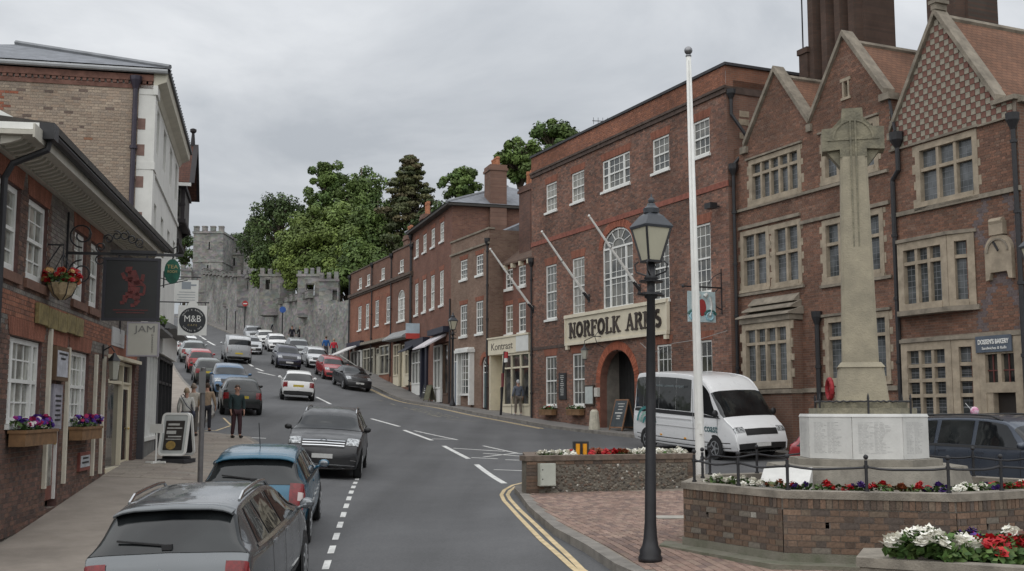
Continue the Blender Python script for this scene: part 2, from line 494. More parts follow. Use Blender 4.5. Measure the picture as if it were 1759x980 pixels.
IF = [(0.05, 26.2), (0.14, 25.05), (.33, 21.78), (.68, 18.26), (1.05, 16.22), (1.31, 14.59), (1.9, 12.6), (3.2, 11), (5.5, 10.2), (9, 10.2), (13, 11.3)]
IB = [(0.3, 27.6), (2.4, 27.6), (4.4, 27.4), (5.2, 25.6), (6.0, 24.2), (6.8, 22.8), (7.6, 21.2), (8.4, 19.6), (9.6, 17.6), (11, 15.5), (13.3, 13)]
isl = strip('traffic_island', IF, IB, 10, KERB, M('sandy mortar', (.22, .185, .15), .95, .2, 3))
kerbs([IB[1], IB[0], (.12, 27)] + IF, 1, .2).build('kerb', kerbm, None, kind='structure')

# footway slabs by the pub, each slab a sheet of its own
slm = M_rand('paving slab', [(.27, .235, .20), (.25, .22, .19), (.29, .255, .215), (.26, .235, .205), (.24, .205, .175)], .9, .18, 18)
pav0 = [o for o in COL.objects if o.name == 'pavement'][0]
rs = random.Random(9)
A2 = resample(LK[2:8], 60); B2 = resample(LW[2:8], 60)
for i in range(14, 59):
    a0, a1, b0, b1 = (Vector(p) for p in (A2[i], A2[i + 1], B2[i], B2[i + 1])); n = max(3, int((b0 - a0).length / .75)); sh = .5 if i % 2 else 0
    ts = [0.06] + [(k + sh) / n for k in range(n + 1) if .1 < (k + sh) / n < .97] + [1.0]
    for t0, t1 in zip(ts[:-1], ts[1:]):
        q = [a0.lerp(b0, t0), a0.lerp(b0, t1), a1.lerp(b1, t1), a1.lerp(b1, t0)]; c = sum(q, Vector((0, 0))) / 4
        m = MB(); hi = []
        for p in q:
            p = c + (p - c) * (1 - .018); hi.append((p.x, p.y, G(p.x, p.y) + KERB + .007))
        m.face(hi)
        for k in range(4):
            u, v = hi[k], hi[(k + 1) % 4]; m.face([(u[0], u[1], u[2] - .015), (v[0], v[1], v[2] - .015), v, u])
        m.build('paving_slab', slm, pav0)
# paving bricks of the island: the 300 nearest one by one, the rest joined
PAVP = [(.225, .152, .122), (.255, .175, .142), (.20, .138, .115), (.245, .178, .142), (.275, .195, .158), (.175, .125, .108)]
pav_r = M_rand('paving brick', PAVP)
pav_a = M_attr('paving bricks', bump=.2)
def inside(p, poly):
    x, y = p; c = False; j = len(poly) - 1
    for i in range(len(poly)):
        xi, yi = poly[i]; xj, yj = poly[j]
        if (yi > y) != (yj > y) and x < (xj - xi) * (y - yi) / (yj - yi) + xi:
            c = not c
        j = i
    return c
ipoly = offset(IF, .22) + IB[::-1]
cen = []
ang = math.atan2(-1, .17)
ux, uy = math.cos(ang), math.sin(ang)
for i in range(-130, 130):
    for j in range(-130, 130):
        a = (i + (.5 if j % 2 else 0)) * .206; b = j * .106
        x = 3 + ux * a - uy * b; y = 19 + uy * a + ux * b
        if x > 5.6 or y < 12.2 or y > 25.2 or not inside((x, y), ipoly) or math.hypot(x - 4.95, y - 16) < 2.55 or y > 24.75 + (x - .3) * .37:
            continue
        cen.append((x, y))
cen.sort(key=lambda p: math.hypot(*p))
pm = MB(); pm.box(-.0985, .0985, -.0485, .0485, -.03, .0, skip='d')
pme = None
cz = GV(np.array([c[0] for c in cen]), np.array([c[1] for c in cen])) + KERB + .008
sm = MB()
rr = random.Random(3)
for i, (x, y) in enumerate(cen):
    z = float(cz[i]) + rr.uniform(-.002, .002)
    if i < 300:
        gx = (G(x + .2, y) - G(x - .2, y)) / .4; gy = (G(x, y + .2) - G(x, y - .2)) / .4
        if pme is None:
            o = pm.build('paving_brick', pav_r, isl); pme = o.data
        else:
            o = place('paving_brick', pme, isl)
        nrm = Vector((-gx, -gy, 1)).normalized(); tx = Vector((ux, uy, gx * ux + gy * uy)).normalized(); ty = nrm.cross(tx)
        o.matrix_local = Matrix(((tx.x, ty.x, nrm.x, x), (tx.y, ty.y, nrm.y, y), (tx.z, ty.z, nrm.z, z), (0, 0, 0, 1)))
    else:
        c = vary(rr.choice(PAVP), .15)
        q = []
        for sx, sy in ((-1, -1), (1, -1), (1, 1), (-1, 1)):
            q.append((x + ux * .0985 * sx - uy * .0485 * sy, y + uy * .0985 * sx + ux * .0485 * sy))
        gx, gy = .02, .045
        top = [(p[0], p[1], z + gx * (p[0] - x) + gy * (p[1] - y)) for p in q]
        bot = [(p[0], p[1], p[2] - .02) for p in top]
        sm.face(top, 0, c)
        for a in range(4):
            sm.face([bot[a], bot[(a + 1) % 4], top[(a + 1) % 4], top[a]], 0, c)
sm.build('paving_brickwork', pav_a, isl, kind='stuff')

# painted markings, 4 mm above the asphalt
CD_ = [[(-1.06, 33.82), (-0.19, 28.69)], [(-2.36, 39.2), (-1.36, 35.4)], [(-4.24, 44.47), (-2.89, 40.97)], [(-6.07, 48.82), (-4.56, 45.88)], [(-7.11, 51.09), (-6.67, 50.03)], [(-10.75, 62.09), (-9.05, 56.36)], [(-17.22, 76.24), (-15.8, 75.05)], [(-17.89, 78.56), (-17.06, 77.2)], [(-19.0, 81.17), (-18.32, 79.51)], [(-34.34, 122.9), (-33.26, 120.18)], [(-32.9, 119.12), (-31.1, 114.12)], [(-30.35, 111.8), (-27.5, 103.93)]]
THIN_ = [[(-3.84, 44.42), (-1.99, 41.38)], [(-2.93, 41.48), (-2.15, 41.58)], [(-1.99, 38.49), (-0.23, 37.63)], [(-1.0, 39.41), (0.22, 36.97)], [(0.22, 36.97), (0.46, 36.97)], [(-1.28, 35.7), (-0.44, 35.4)], [(-0.94, 37.02), (0.43, 36.06)], [(-0.91, 35.91), (0.14, 37.07)], [(-0.21, 35.14), (0.24, 34.99)], [(-0.52, 32.45), (0.35, 32.1)]]
YD_ = [[(-7.82, 65.53), (-7.4, 64.51)], [(-6.67, 61.97), (-6.21, 60.09)], [(-3.82, 53.2), (-3.38, 52.29)], [(-2.99, 51.37), (-1.66, 50.42)]]
SL_ = [[(-11.6, 45.49), (-10.74, 43.22)], [(-10.69, 43.01), (-10.76, 41.19)], [(-10.76, 41.19), (-11.38, 40.68)], [(-10.16, 39.47), (-8.6, 39.63)]]
YO_ = [(0.3, 28.94), (0.02, 28.23), (-0.18, 26.9), (-0.24, 25.63), (-0.17, 24.25), (-0.05, 23.02), (0.13, 21.08), (0.46, 17.72), (0.79, 15.17)]
YI_ = [(0.3, 28.38), (0.09, 27.82), (-0.05, 26.7), (-0.1, 25.68), (-0.04, 24.55), (0.14, 22.46), (0.37, 20.22), (0.65, 17.36), (0.91, 14.96)]
YR_ = [(-8.9, 74.54), (-6.65, 71.84), (-3.49, 61.85), (-1.38, 54.28), (0.39, 48.5)]
wpaint = M('white road paint', (.62, .62, .60), .8, .2, 6, .2, 60)
ypaint = M('yellow road paint', (.56, .44, .26), .8, .2, 5, .2, 60)
yworn = M('worn yellow road paint', (.30, .27, .19), .85, .4, 8, col2=(.12, .12, .11))
def line(mb, pts, w, dz=.006):
    pts = refine([tuple(p) for p in pts], .8); a = offset(pts, w / 2); b = offset(pts, -w / 2)
    for i in range(len(pts) - 1):
        mb.face([(p[0], p[1], G(*p) + dz) for p in (b[i], b[i + 1], a[i + 1], a[i])])
mb = MB()
for s in CD_[:6]:
    line(mb, s, .16)
for s in CD_[6:]:
    line(mb, s, .2)
mb.build('centre_line', wpaint, None, kind='structure')
mb = MB()
for s in THIN_:
    line(mb, s, .10)
mb.build('junction_marking', wpaint, None, kind='structure')
mb = MB()
for (a, b), n in (((-2.45, 14.6), (-4.75, 36.6)), 17),:
    for i in range(n):
        t0, t1 = i / n, (i + .55) / n
        line(mb, [(a[0] + (b[0] - a[0]) * t0, a[1] + (b[1] - a[1]) * t0), (a[0] + (b[0] - a[0]) * t1, a[1] + (b[1] - a[1]) * t1)], .10)
line(mb, SL_[3], .14)
mb.build('parking_bay_line', wpaint, None, kind='structure')
mb = MB()
line(mb, YO_ + [(1.2, 12.9), (2.2, 10.6)], .085); line(mb, YI_ + [(1.35, 12.9), (2.4, 10.8)], .085)
rk = offset(RK, .42)
line(mb, rk[4:10], .10); line(mb, offset(rk, .18)[4:10], .10)
for s in SL_[:3]:
    line(mb, s, .08)
mb.build('double_yellow_line', ypaint, None, kind='structure')
mb = MB()
for s in YD_:
    line(mb, s, .11)
rr = random.Random(11)
bx, by = Vector((-.35, .937)), Vector((-.937, -.35))
for row in range(3):
    for i in range(11):
        p = Vector((-2.6, 52.6)) + bx * (i * .62 + rr.uniform(-.1, .1)) + by * (row * .42 - .1)
        q = p + (bx * .34 if rr.random() < .6 else by * .3)
        line(mb, [tuple(p), tuple(q)], .14)
mb.build('bay_marking', yworn, None, kind='structure')

# ------------------------------------------------------------------ brickwork
def free(x0, x1, z, holes):
    iv = [(x0, x1)]
    for h in holes:
        if h[0] == 'r':
            _, a, b, c, d = h
            if not (c < z < d):
                continue
        else:                       # elliptical head: xc, half width, foot, springing, rise
            _, xc, hw, c, zs, rise = h
            if z <= c or z >= zs + rise:
                continue
            w = hw if z <= zs else hw * math.sqrt(max(0, 1 - ((z - zs) / rise) ** 2))
            a, b = xc - w, xc + w
        n = []
        for p, q in iv:
            if b <= p or a >= q:
                n.append((p, q)); continue
            if a > p:
                n.append((p, a))
            if b < q:
                n.append((b, q))
        iv = n
    return iv
def brickwork(B, x0, x1, z0, z1, holes, colf, mortar, y=0.0, prof=None, nparts=0, key=None, pal=None, palname=None, h=.075, ln=.215, reveal=.12, seed=1, wallname='wall', flemish=True, jam=None, joined='brickwork', tf=None, rot=0.0):
    """courses of bricks standing 8 mm proud of a mortar wall with real openings"""
    rg = random.Random(seed)
    nz = int(round((z1 - z0) / h)); wall = MB(); bricks = []
    e = .005
    for k in range(nz):
        za = z0 + k * h; zb = za + h; zm = za + h / 2
        a, b = (x0, x1) if prof is None else prof(zm)
        if b - a < .05:
            continue
        for p, q in free(a, b, zm, holes):
            if q - p < .01:
                continue
            wall.face([(p, y, za), (q, y, za), (q, y, zb), (p, y, zb)])
            head = (ln - .01) / 2
            per = ln + head + .02 if flemish else ln + .01
            st = -(per / 2) * (k % 2) - 40 * per
            x = st + math.floor((p - st) / per) * per
            while x < q:
                for w in ((ln, head) if flemish else (ln,)):
                    s, t = max(x, p + (.004 if x < p else 0)), min(x + w, q)
                    if t - s > .03:
                        bricks.append((s, t, za + e, zb - e, t - s > ln * .98))
                    x += w + .01
    # jambs of the openings
    for hh in holes:
        if hh[0] == 'r':
            _, a, b, c, d = hh
            wall.face([(a, y, c), (a, y, d), (a, y + reveal, d), (a, y + reveal, c)], 1)
            wall.face([(b, y, d), (b, y, c), (b, y + reveal, c), (b, y + reveal, d)], 1)
            wall.face([(a, y, d), (b, y, d), (b, y + reveal, d), (a, y + reveal, d)], 1)
            wall.face([(b, y, c), (a, y, c), (a, y + reveal, c), (b, y + reveal, c)], 1)
        else:
            _, xc, hw, c, zs, rise = hh
            pt = [(xc - hw, c)] + [(xc - hw * math.cos(math.pi * i / 12), zs + rise * math.sin(math.pi * i / 12)) for i in range(13)] + [(xc + hw, c)]
            for (ax, az), (bx_, bz) in zip(pt[:-1], pt[1:]):
                wall.face([(ax, y, az), (bx_, y, bz), (bx_, y + reveal, bz), (ax, y + reveal, az)], 1)
    def T_(q):
        if tf:
            q.v = [tf(*p) for p in q.v]
        return q
    T_(wall).build(wallname, [mortar, jam or mortar], B)
    parts = []
    if nparts:
        full = [b for b in bricks if b[4]]
        full.sort(key=key or (lambda b: -b[0]))
        parts = full[:nparts]; ps = set(parts); bricks = [b for b in bricks if b not in ps]
    mb = MB()
    for s, t, za, zb, _ in bricks:
        mb.box(s, t, y - .008, y, za, zb, 0, colf((s + t) / 2, (za + zb) / 2, rg), skip='b')
    T_(mb).build(joined, M_attr('bricks'), B, kind='stuff')
    if parts:
        pm = MB(); pm.box(-ln / 2, ln / 2, -.008, .004, -h / 2 + e, h / 2 - e, skip='b')
        mat = M_rand(palname, pal)
        me = None
        zo = ZO.get(B.name, 0)
        for s, t, za, zb, _ in parts:
            if me is None:
                o = pm.build('brick', mat, None); me = o.data; o.parent = B
            else:
                o = place('brick', me, B)
            q = ((s + t) / 2, y + rg.uniform(-.002, .001), (za + zb) / 2)
            q = tf(*q) if tf else q
            o.location = (q[0], q[1], q[2] - zo); o.rotation_euler = (0, 0, rot)
def colours(pal, var=.14, patch=.25, scale=.5, seed=0):
    def f(x, z, rg):
        k = 1 + patch * mnoise.noise((x * scale + seed, z * scale, seed * 1.7))
        c = rg.choice(pal); k *= 1 + rg.uniform(-var, var)
        return (c[0] * k, c[1] * k, c[2] * k)
    return f
P_NA = [(.225, .122, .09), (.195, .105, .08), (.25, .132, .094), (.172, .098, .077), (.215, .135, .106), (.135, .088, .073)]
P_TU = [(.195, .105, .074), (.17, .095, .068), (.215, .115, .08), (.15, .086, .065), (.185, .115, .086)]
P_OR = [(.26, .115, .072), (.235, .105, .068), (.285, .125, .08), (.21, .10, .07)]
P_BR = [(.25, .155, .115), (.21, .125, .095), (.28, .17, .125), (.17, .10, .08), (.24, .13, .095)]
P_GA = [(.345, .275, .215), (.32, .25, .195), (.365, .295, .23), (.30, .235, .185), (.335, .255, .195), (.29, .235, .19)]
P_PU = [(.185, .165, .145), (.165, .15, .135), (.21, .185, .16), (.15, .125, .115)]
P_QU = [(.135, .084, .066), (.11, .07, .058), (.16, .094, .07), (.095, .066, .057)]
m_mort = M('mortar', (.24, .20, .165), .95, .15, 3)
m_mortd = M('dark mortar', (.17, .14, .12), .95, .15, 3)
m_mortg = M('grey mortar', (.34, .30, .26), .95, .15, 3)
m_mortp = M('flint mortar', (.20, .185, .165), .95, .2, 4)
white = M('white paint', (.74, .74, .71), .5, .06, 4)
cream = M('cream paint', (.66, .60, .46), .5, .06, 3)
stone = M('dressed stone', (.335, .28, .21), .9, .22, 3, .4, 50)
stoned = M('weathered stone', (.225, .195, .155), .95, .3, 2.5, .5, 40)
lead = M('lead', (.20, .21, .225), .6, .2, 2)
iron = M('black iron', (.018, .018, .021), .5, .2, 6)
slate = M('slate', (.17, .18, .20), .75, .2, 3, .3, 30)
g_na = M_glass('sash glass', (.06, .065, .065), (.17, .165, .145), 1.3)  # grey base colours in reflected sky along with net curtains
g_dk = M_glass('shop glass', (.012, .014, .016), (.07, .065, .055), 1.6, .06)
g_cu = M_glass('curtained glass', (.16, .16, .14), (.42, .42, .37), 2.2)
g_ld = M_glass('leaded glass', (.05, .056, .058), (.13, .14, .145), 2.5, .12)

wrg = random.Random(77)
g_na2 = M_glass('net curtained glass', (.17, .165, .145), (.30, .29, .25), 2.6)
g_na3 = M_glass('dim room glass', (.025, .028, .03), (.13, .13, .12), .9)
# ------------------------------------------------------------------ windows
def sash(B, x0, x1, z0, z1, cols=3, rows=4, mat=None, glass=None, y=.08, sill=.1, bars=None, split=.5, name='window', fw=.07, head=0.0, mull=()):
    """sliding sash: box frame, meeting rail, glazing bars, one sheet of glass per sash; head>0 gives an arched top"""
    mat = mat or white; glass = glass or wrg.choice([g_na, g_na, g_na2, g_na3])
    f = MB()
    def bar(a, b, c, d, yy=0.0, t=.05):
        f.box(a, b, y - t + yy, y + t * .2 + yy, c, d)
    bar(x0, x0 + fw, z0, z1); bar(x1 - fw, x1, z0, z1); bar(x0 + fw, x1 - fw, z0, z0 + fw * 1.25)
    if not head:
        bar(x0 + fw, x1 - fw, z1 - fw, z1)
    zs = z0 + (z1 - z0) * split
    edges = [x0 + fw] + [m for m in mull] + [x1 - fw]
    for m in mull:
        bar(m - .06, m + .06, z0 + fw, z1 - (0 if head else fw), -.002)
    if split:
        bar(x0 + fw, x1 - fw, zs - .03, zs + .03, -.004)
    cs = cols if isinstance(cols, (list, tuple)) else [cols] * (len(edges) - 1)
    for (a, b), c in zip(zip(edges[:-1], edges[1:]), cs):
        for i in range(1, c):
            x = a + (b - a) * i / c
            f.box(x - .013, x + .013, y - .022, y, z0 + fw, z1)
    for j in range(1, rows):
        z = z0 + (z1 - z0) * j / rows
        if abs(z - zs) > .08 or not split:
            f.box(x0 + fw, x1 - fw, y - .021, y, z - .013, z + .013)
    if sill:
        f.box(x0 - .07, x1 + .07, y - .17, y - .01, z0 - sill, z0 - .001)
    if head:
        xc = (x0 + x1) / 2; hw = (x1 - x0) / 2
        f.arch_ring(xc, hw - fw, head - fw, z1, fw, y - .05, y + .01)
        bar(x0 + fw, x1 - fw, z1 - .04, z1 + .04, -.006)
    o = f.build(name, mat, B)
    gl = MB()
    gl.face([(x0 + .01, y, z0), (x1 - .01, y, z0), (x1 - .01, y, zs if split else z1), (x0 + .01, y, zs if split else z1)])
    gl.build('pane', glass, o)
    gl = MB()
    if split:
        gl.face([(x0 + .01, y - .006, zs), (x1 - .01, y - .006, zs), (x1 - .01, y - .006, z1), (x0 + .01, y - .006, z1)])
    if head:
        xc = (x0 + x1) / 2; hw = (x1 - x0) / 2 - .02
        gl.face([(xc + hw * math.cos(math.pi * i / 14), y - .004, z1 + (head - .02) * math.sin(math.pi * i / 14)) for i in range(15)])
    if gl.v:
        gl.build('pane', glass, o)
    return o
def lintel(B, x0, x1, z, h, mat, ov=.16, y=-.016, name='lintel'):
    """flat arch of rubbed bricks, each voussoir a wedge"""
    m = MB(); n = max(7, int((x1 - x0) / .085)); xc = (x0 + x1) / 2
    for i in range(n):
        def px(t, s):
            w = (x1 - x0) / 2 + (ov * s)
            return xc + (t * 2 - 1) * w
        g = .05 / n
        a, b = i / n + g, (i + 1) / n - g
        c = vary((.245, .10, .066), .18)
        m.prism([(px(a, .3), z), (px(b, .3), z), (px(b, 1), z + h), (px(a, 1), z + h)], y, y + .036, c=c)
    return m.build(name, M_attr('bricks'), B)
def mullioned(B, x0, x1, z0, z1, cols, tr=(), y=.12, fw=.17, mw=.095, name='window', glass=None, quoin=True, rg=random.Random(5), sill=True, tf=None):
    def T_(q):
        if tf:
            q.v = [tf(*p) for p in q.v]
        return q
    """stone window: surround with toothed quoins, mullions, transoms at the given heights, a leaded light in every opening"""
    f = MB()
    f.box(x0, x0 + fw, -.03, y + .1, z0, z1); f.box(x1 - fw, x1, -.03, y + .1, z0, z1)
    f.box(x0 + fw, x1 - fw, -.03, y + .1, z1 - fw, z1); f.box(x0 + fw, x1 - fw, -.05, y + .1, z0, z0 + fw * .8)
    w = (x1 - x0 - 2 * fw)
    xs = [x0 + fw + w * i / cols for i in range(cols + 1)]
    for x in xs[1:-1]:
        f.box(x - mw / 2, x + mw / 2, .0, y + .06, z0 + fw * .8, z1 - fw)
    for t in tr:
        for a, b in zip(xs[:-1], xs[1:]):
            f.box(a + (mw / 2 if a > xs[0] else 0), b - (mw / 2 if b < xs[-1] else 0), .005, y + .05, t - mw / 2, t + mw / 2)
    if sill:
        f.box(x0 - .04, x1 + .04, -.09, .0, z0 - .1, z0 - .001)
    o = T_(f).build(name, stone, B)
    if quoin:
        k = MB(); z = z0; i = 0
        while z < z1 - .1:
            hh = min(rg.uniform(.2, .32), z1 - z)
            if i % 2 == 0:
                k.box(x0 - rg.uniform(.07, .13), x0 - .001, -.018, .03, z + .004, z + hh - .004)
            else:
                k.box(x1 + .001, x1 + rg.uniform(.07, .13), -.018, .03, z + .004, z + hh - .004)
            z += hh; i += 1
        T_(k).build('quoin', stone, o, kind='stuff')
    zz = [z0 + fw * .8] + list(tr) + [z1 - fw]
    me = None
    for a, b in zip(xs[:-1], xs[1:]):
        for c, d in zip(zz[:-1], zz[1:]):
            g = MB(); g.face([(a, y, c), (b, y, c), (b, y, d), (a, y, d)])
            n = max(2, int((b - a) / .13)); m = max(2, int((d - c) / .16))
            for i in range(1, n):
                x = a + (b - a) * i / n; g.face([(x - .006, y - .004, c), (x + .006, y - .004, c), (x + .006, y - .004, d), (x - .006, y - .004, d)], 1)
            for j in range(1, m):
                z = c + (d - c) * j / m; g.face([(a, y - .005, z - .006), (b, y - .005, z - .006), (b, y - .005, z + .006), (a, y - .005, z + .006)], 1)
            T_(g).build('pane', [glass or g_ld, lead], o)
    return o
def downpipe(name, B, x, z0, z1, r=.055, y=-.1, hopper=True):
    m = MB(); m.tube([(x, y, z0), (x, y, z1)], r, 8)
    z = z0 + 1.2
    while z < z1 - .3:
        m.lathe([(r, -.05), (r + .025, -.04), (r + .025, .04), (r, .05)], (x, y, z), 8); z += 1.8
    if hopper:
        m.lathe([(r, -.3), (.16, -.06), (.17, .12), (.14, .12)], (x, y, z1), 8)
    return m.build(name, iron, B)
def body(B, x0, x1, y1, z0, z1, mat, y0=.3, name='rear_wall'):
    m = MB(); m.box(x0, x1, y0, y1, z0, z1); return m.build(name, mat, B)

# ------------------------------------------------------------------ slab lettering (cut-out letters)
def stroke(mb, pts, w, y0, y1, closed=False):
    n = len(pts)
    for i in range(n if closed else n - 1):
        a = Vector(pts[i]); b = Vector(pts[(i + 1) % n]); d = (b - a)
        if d.length < 1e-6:
            continue
        d.normalize(); p = Vector((-d.y, d.x)) * w / 2; e = d * w * .18
        a = a - e; b = b + e
        mb.prism([tuple(a - p), tuple(b - p), tuple(b + p), tuple(a + p)], y0, y1)
def arc(cx, cz, rx, rz, a0, a1, n=12):
    return [(cx + rx * math.cos(R(a0 + (a1 - a0) * i / n)), cz + rz * math.sin(R(a0 + (a1 - a0) * i / n))) for i in range(n + 1)]
GL = {  # width, fat strokes, thin strokes, slab serifs (centre x, height)
    'N': (.86, [[(.18, 0), (.18, 1)]], [[(.68, 0), (.68, 1)]], [(.18, 0), (.15, 1), (.68, 0), (.68, 1)], [[(.16, .95), (.68, .05)]]),
    'O': (.86, [arc(.43, .5, .30, .42, 90, 270), arc(.43, .5, .30, .42, -90, 90)], [], [], []),
    'R': (.86, [[(.2, 0), (.2, 1)], arc(.45, .74, .20, .2, -80, 80)], [[(.2, .94), (.48, .94)], [(.2, .53), (.48, .53)]], [(.2, 0), (.2, 1), (.74, 0)], [[(.46, .52), (.72, .04)]]),
    'F': (.76, [[(.2, 0), (.2, 1)]], [[(.2, .94), (.66, .94)], [(.2, .52), (.52, .52)], [(.66, .94), (.66, .72)], [(.52, .62), (.52, .42)]], [(.2, 0), (.2, 1)], []),
    'L': (.74, [[(.2, 0), (.2, 1)]], [[(.2, .06), (.64, .06)], [(.64, .06), (.64, .32)]], [(.2, 0), (.2, 1)], []),
    'K': (.88, [[(.2, 0), (.2, 1)]], [[(.26, .42), (.66, .96)]], [(.2, 0), (.2, 1), (.68, 1), (.74, 0)], [[(.38, .58), (.72, .04)]]),
    'A': (.88, [], [[(.16, .04), (.42, .98)], [(.26, .32), (.6, .32)]], [(.14, 0), (.74, 0)], [[(.44, .98), (.72, .04)]]),
    'M': (1.04, [[(.84, 0), (.84, 1)]], [[(.18, 0), (.18, 1)], [(.5, .15), (.82, .95)]], [(.18, 0), (.16, 1), (.84, 0), (.86, 1)], [[(.2, .95), (.5, .15)]]),
    'S': (.72, [arc(.36, .73, .2, .2, 60, 270, 10) + arc(.36, .27, .22, .22, 90, -130, 10)], [], [], []),
    ' ': (.55, [], [], [], [])}
def slab_text(name, s, x0, x1, z0, z1, mat, parent, y=0, t=.03):
    tot = sum(GL[c][0] for c in s); k = (x1 - x0) / tot; h = z1 - z0; x = x0
    for c in s:
        w, fat, thin, ser, dia = GL[c]
        if c != ' ':
            mb = MB()
            tr = lambda P: [(x + p[0] * k, z0 + p[1] * h) for p in P]
            for P in fat:
                stroke(mb, tr(P), .19 * k, y - t, y)
            for P in dia:
                stroke(mb, tr(P), .17 * k, y - t - .001, y)
            for P in thin:
                stroke(mb, tr(P), .09 * k, y - t - .002, y)
            for sx, sz in ser:
                zz = z0 + sz * h
                mb.box(x + (sx - .17) * k, x + (sx + .17) * k, y - t - .003, y, zz - (.08 * h if sz else 0), zz + (0 if sz else .08 * h))
            mb.build(name, mat, parent)
        x += w * k

# ------------------------------------------------------------------ brick inn with the arched carriage entrance
NA = facade('brick_inn', 'three storey dark red brick inn with long cream name board over its arched carriageway', 'building', (7.546, 38.6), (.4088, -.9126), 1.7)
L_NA = 16.14
rows3 = [(-14.55, -13.42), (-11.92, -10.72), (-4.99, -3.78), (-2.13, -1.06)]
rows1 = [(-14.6, -13.48), (-11.9, -10.75), (-5.07, -3.9), (-2.25, -1.14)]
rows0 = [(-14.67, -13.52), (-11.94, -10.8), (-4.88, -3.85), (-2.31, -1.18)]
holes = [('r', a, b, 11.74, 13.1) for a, b in rows3] + [('r', -9.07, -6.76, 11.74, 13.08)] + [('r', a, b, 6.72, 9.26) for a, b in rows1] + [('r', a, b, 2.75, 5.06) for a, b in rows0]
holes += [('a', -7.85, 1.25, 6.74, 9.28, .8), ('a', -7.98, 1.42, .5, 3.72, 1.32)]
jam = M('brick jamb', (.20, .095, .07), .9, .2, 3)
brickwork(NA, -L_NA, 0, .65, 13.70, holes, colours(P_NA, .16, .35, .45, 3), m_mort, jam=jam, seed=4, reveal=.3)
brickwork(NA, -L_NA, 0, 13.95, 14.70, [], colours(P_OR, .12, .25, .6, 8), m_mort, seed=5, wallname='parapet', joined='parapet_brickwork', y=-.01)
m = MB(); m.box(-L_NA, .06, -.13, .05, 13.86, 13.95); m.box(-L_NA, .05, -.08, .05, 13.70, 13.86)
m.build('cornice', M('sooty brick', (.085, .06, .05), .95, .3, 4), NA)
m = MB(); m.box(-L_NA, -12.4, -.035, .02, 5.40, 5.54); m.build('string_course', MATS['sooty brick'], NA)
m = MB(); m.box(-L_NA, .03, -.045, .02, 10.36, 10.56); m.build('string_course', M('red band brick', (.24, .085, .06), .9, .25, 6), NA)
m = MB(); m.box(-L_NA - .02, .08, -.09, .35, 14.70, 14.80); m.box(-.30, .08, .351, 9.6, 14.70, 14.80); m.build('coping', M('tarred coping', (.05, .05, .055), .8, .2, 3), NA)
# side wall towards the neighbour, and the rest of the block
m = MB(); m.face([(0, 0, .65), (0, 9.5, .65), (0, 9.5, 13.72), (0, 0, 13.72)], 0); m.face([(-.01, 0, 13.7), (-.01, 9.5, 13.7), (-.01, 9.5, 14.7), (-.01, 0, 14.7)], 1)
def M_brickwall(name, c1, c2, mort, bw=.225, rh=.075, rot=None):
    """brick pattern for walls seen from too far to tell the bricks apart"""
    if name in MATS:
        return MATS[name]
    m_, t, b, N, L = nodes_of(name)
    tc = N('ShaderNodeTexCoord'); sp = N('ShaderNodeSeparateXYZ'); cb = N('ShaderNodeCombineXYZ')
    L(tc.outputs['Object'], sp.inputs[0])
    L(sp.outputs['Y' if rot else 'X'], cb.inputs[0]); L(sp.outputs['Z'], cb.inputs[1])
    br = N('ShaderNodeTexBrick'); br.inputs['Scale'].default_value = 1; br.inputs['Brick Width'].default_value = bw; br.inputs['Row Height'].default_value = rh
    br.inputs['Mortar Size'].default_value = .006; br.inputs['Color1'].default_value = (*c1, 1); br.inputs['Color2'].default_value = (*c2, 1); br.inputs['Mortar'].default_value = (*mort, 1)
    L(cb.outputs[0], br.inputs['Vector'])
    n = N('ShaderNodeTexNoise'); n.inputs['Scale'].default_value = .7; n.inputs['Detail'].default_value = 8; n.inputs['Roughness'].default_value = .7
    L(tc.outputs['Object'], n.inputs['Vector'])
    r = N('ShaderNodeMapRange'); r.inputs['From Min'].default_value = .3; r.inputs['From Max'].default_value = .7; r.inputs['To Min'].default_value = .72; r.inputs['To Max'].default_value = 1.25
    L(n.outputs['Fac'], r.inputs['Value'])
    vs = N('ShaderNodeVectorMath'); vs.operation = 'SCALE'
    L(br.outputs['Color'], vs.inputs[0]); L(r.outputs[0], vs.inputs['Scale']); L(vs.outputs[0], b.inputs['Base Color'])
    b.inputs['Roughness'].default_value = .92; b.inputs['Specular IOR Level'].default_value = .25
    MATS[name] = m_
    return m_
bw_na = M_brickwall('side brick', P_NA[0], P_NA[3], (.2, .17, .14), rot='Y')
bw_or = M_brickwall('side parapet brick', P_OR[0], P_OR[3], (.22, .17, .13), rot='Y')
m.build('side_wall', [bw_na, bw_or], NA)
m = MB(); m.face([(.045, 0, 13.7), (.045, 9.5, 13.7), (.045, 9.5, 13.95), (.045, 0, 13.95)]); m.face([(.03, 0, 10.36), (.03, 3, 10.36), (.03, 3, 10.56), (.03, 0, 10.56)])
m.build('side_cornice', MATS['sooty brick'], NA)
m = MB()
for zz in (10.9, 11.5, 12.1, 12.6, 12.9):
    m.box(.001, .02, .5 + .15 * (zz % .7), .95, zz, zz + .22)
m.build('stone_block', stone, NA, kind='stuff')
m = MB(); m.box(-L_NA + .01, -9.45, .31, 9.5, .6, 14.2); m.box(-6.52, -.01, .31, 9.5, .6, 14.2); m.box(-9.45, -6.52, .31, 9.5, 5.1, 14.2); m.build('rear_wall', bw_na, NA)
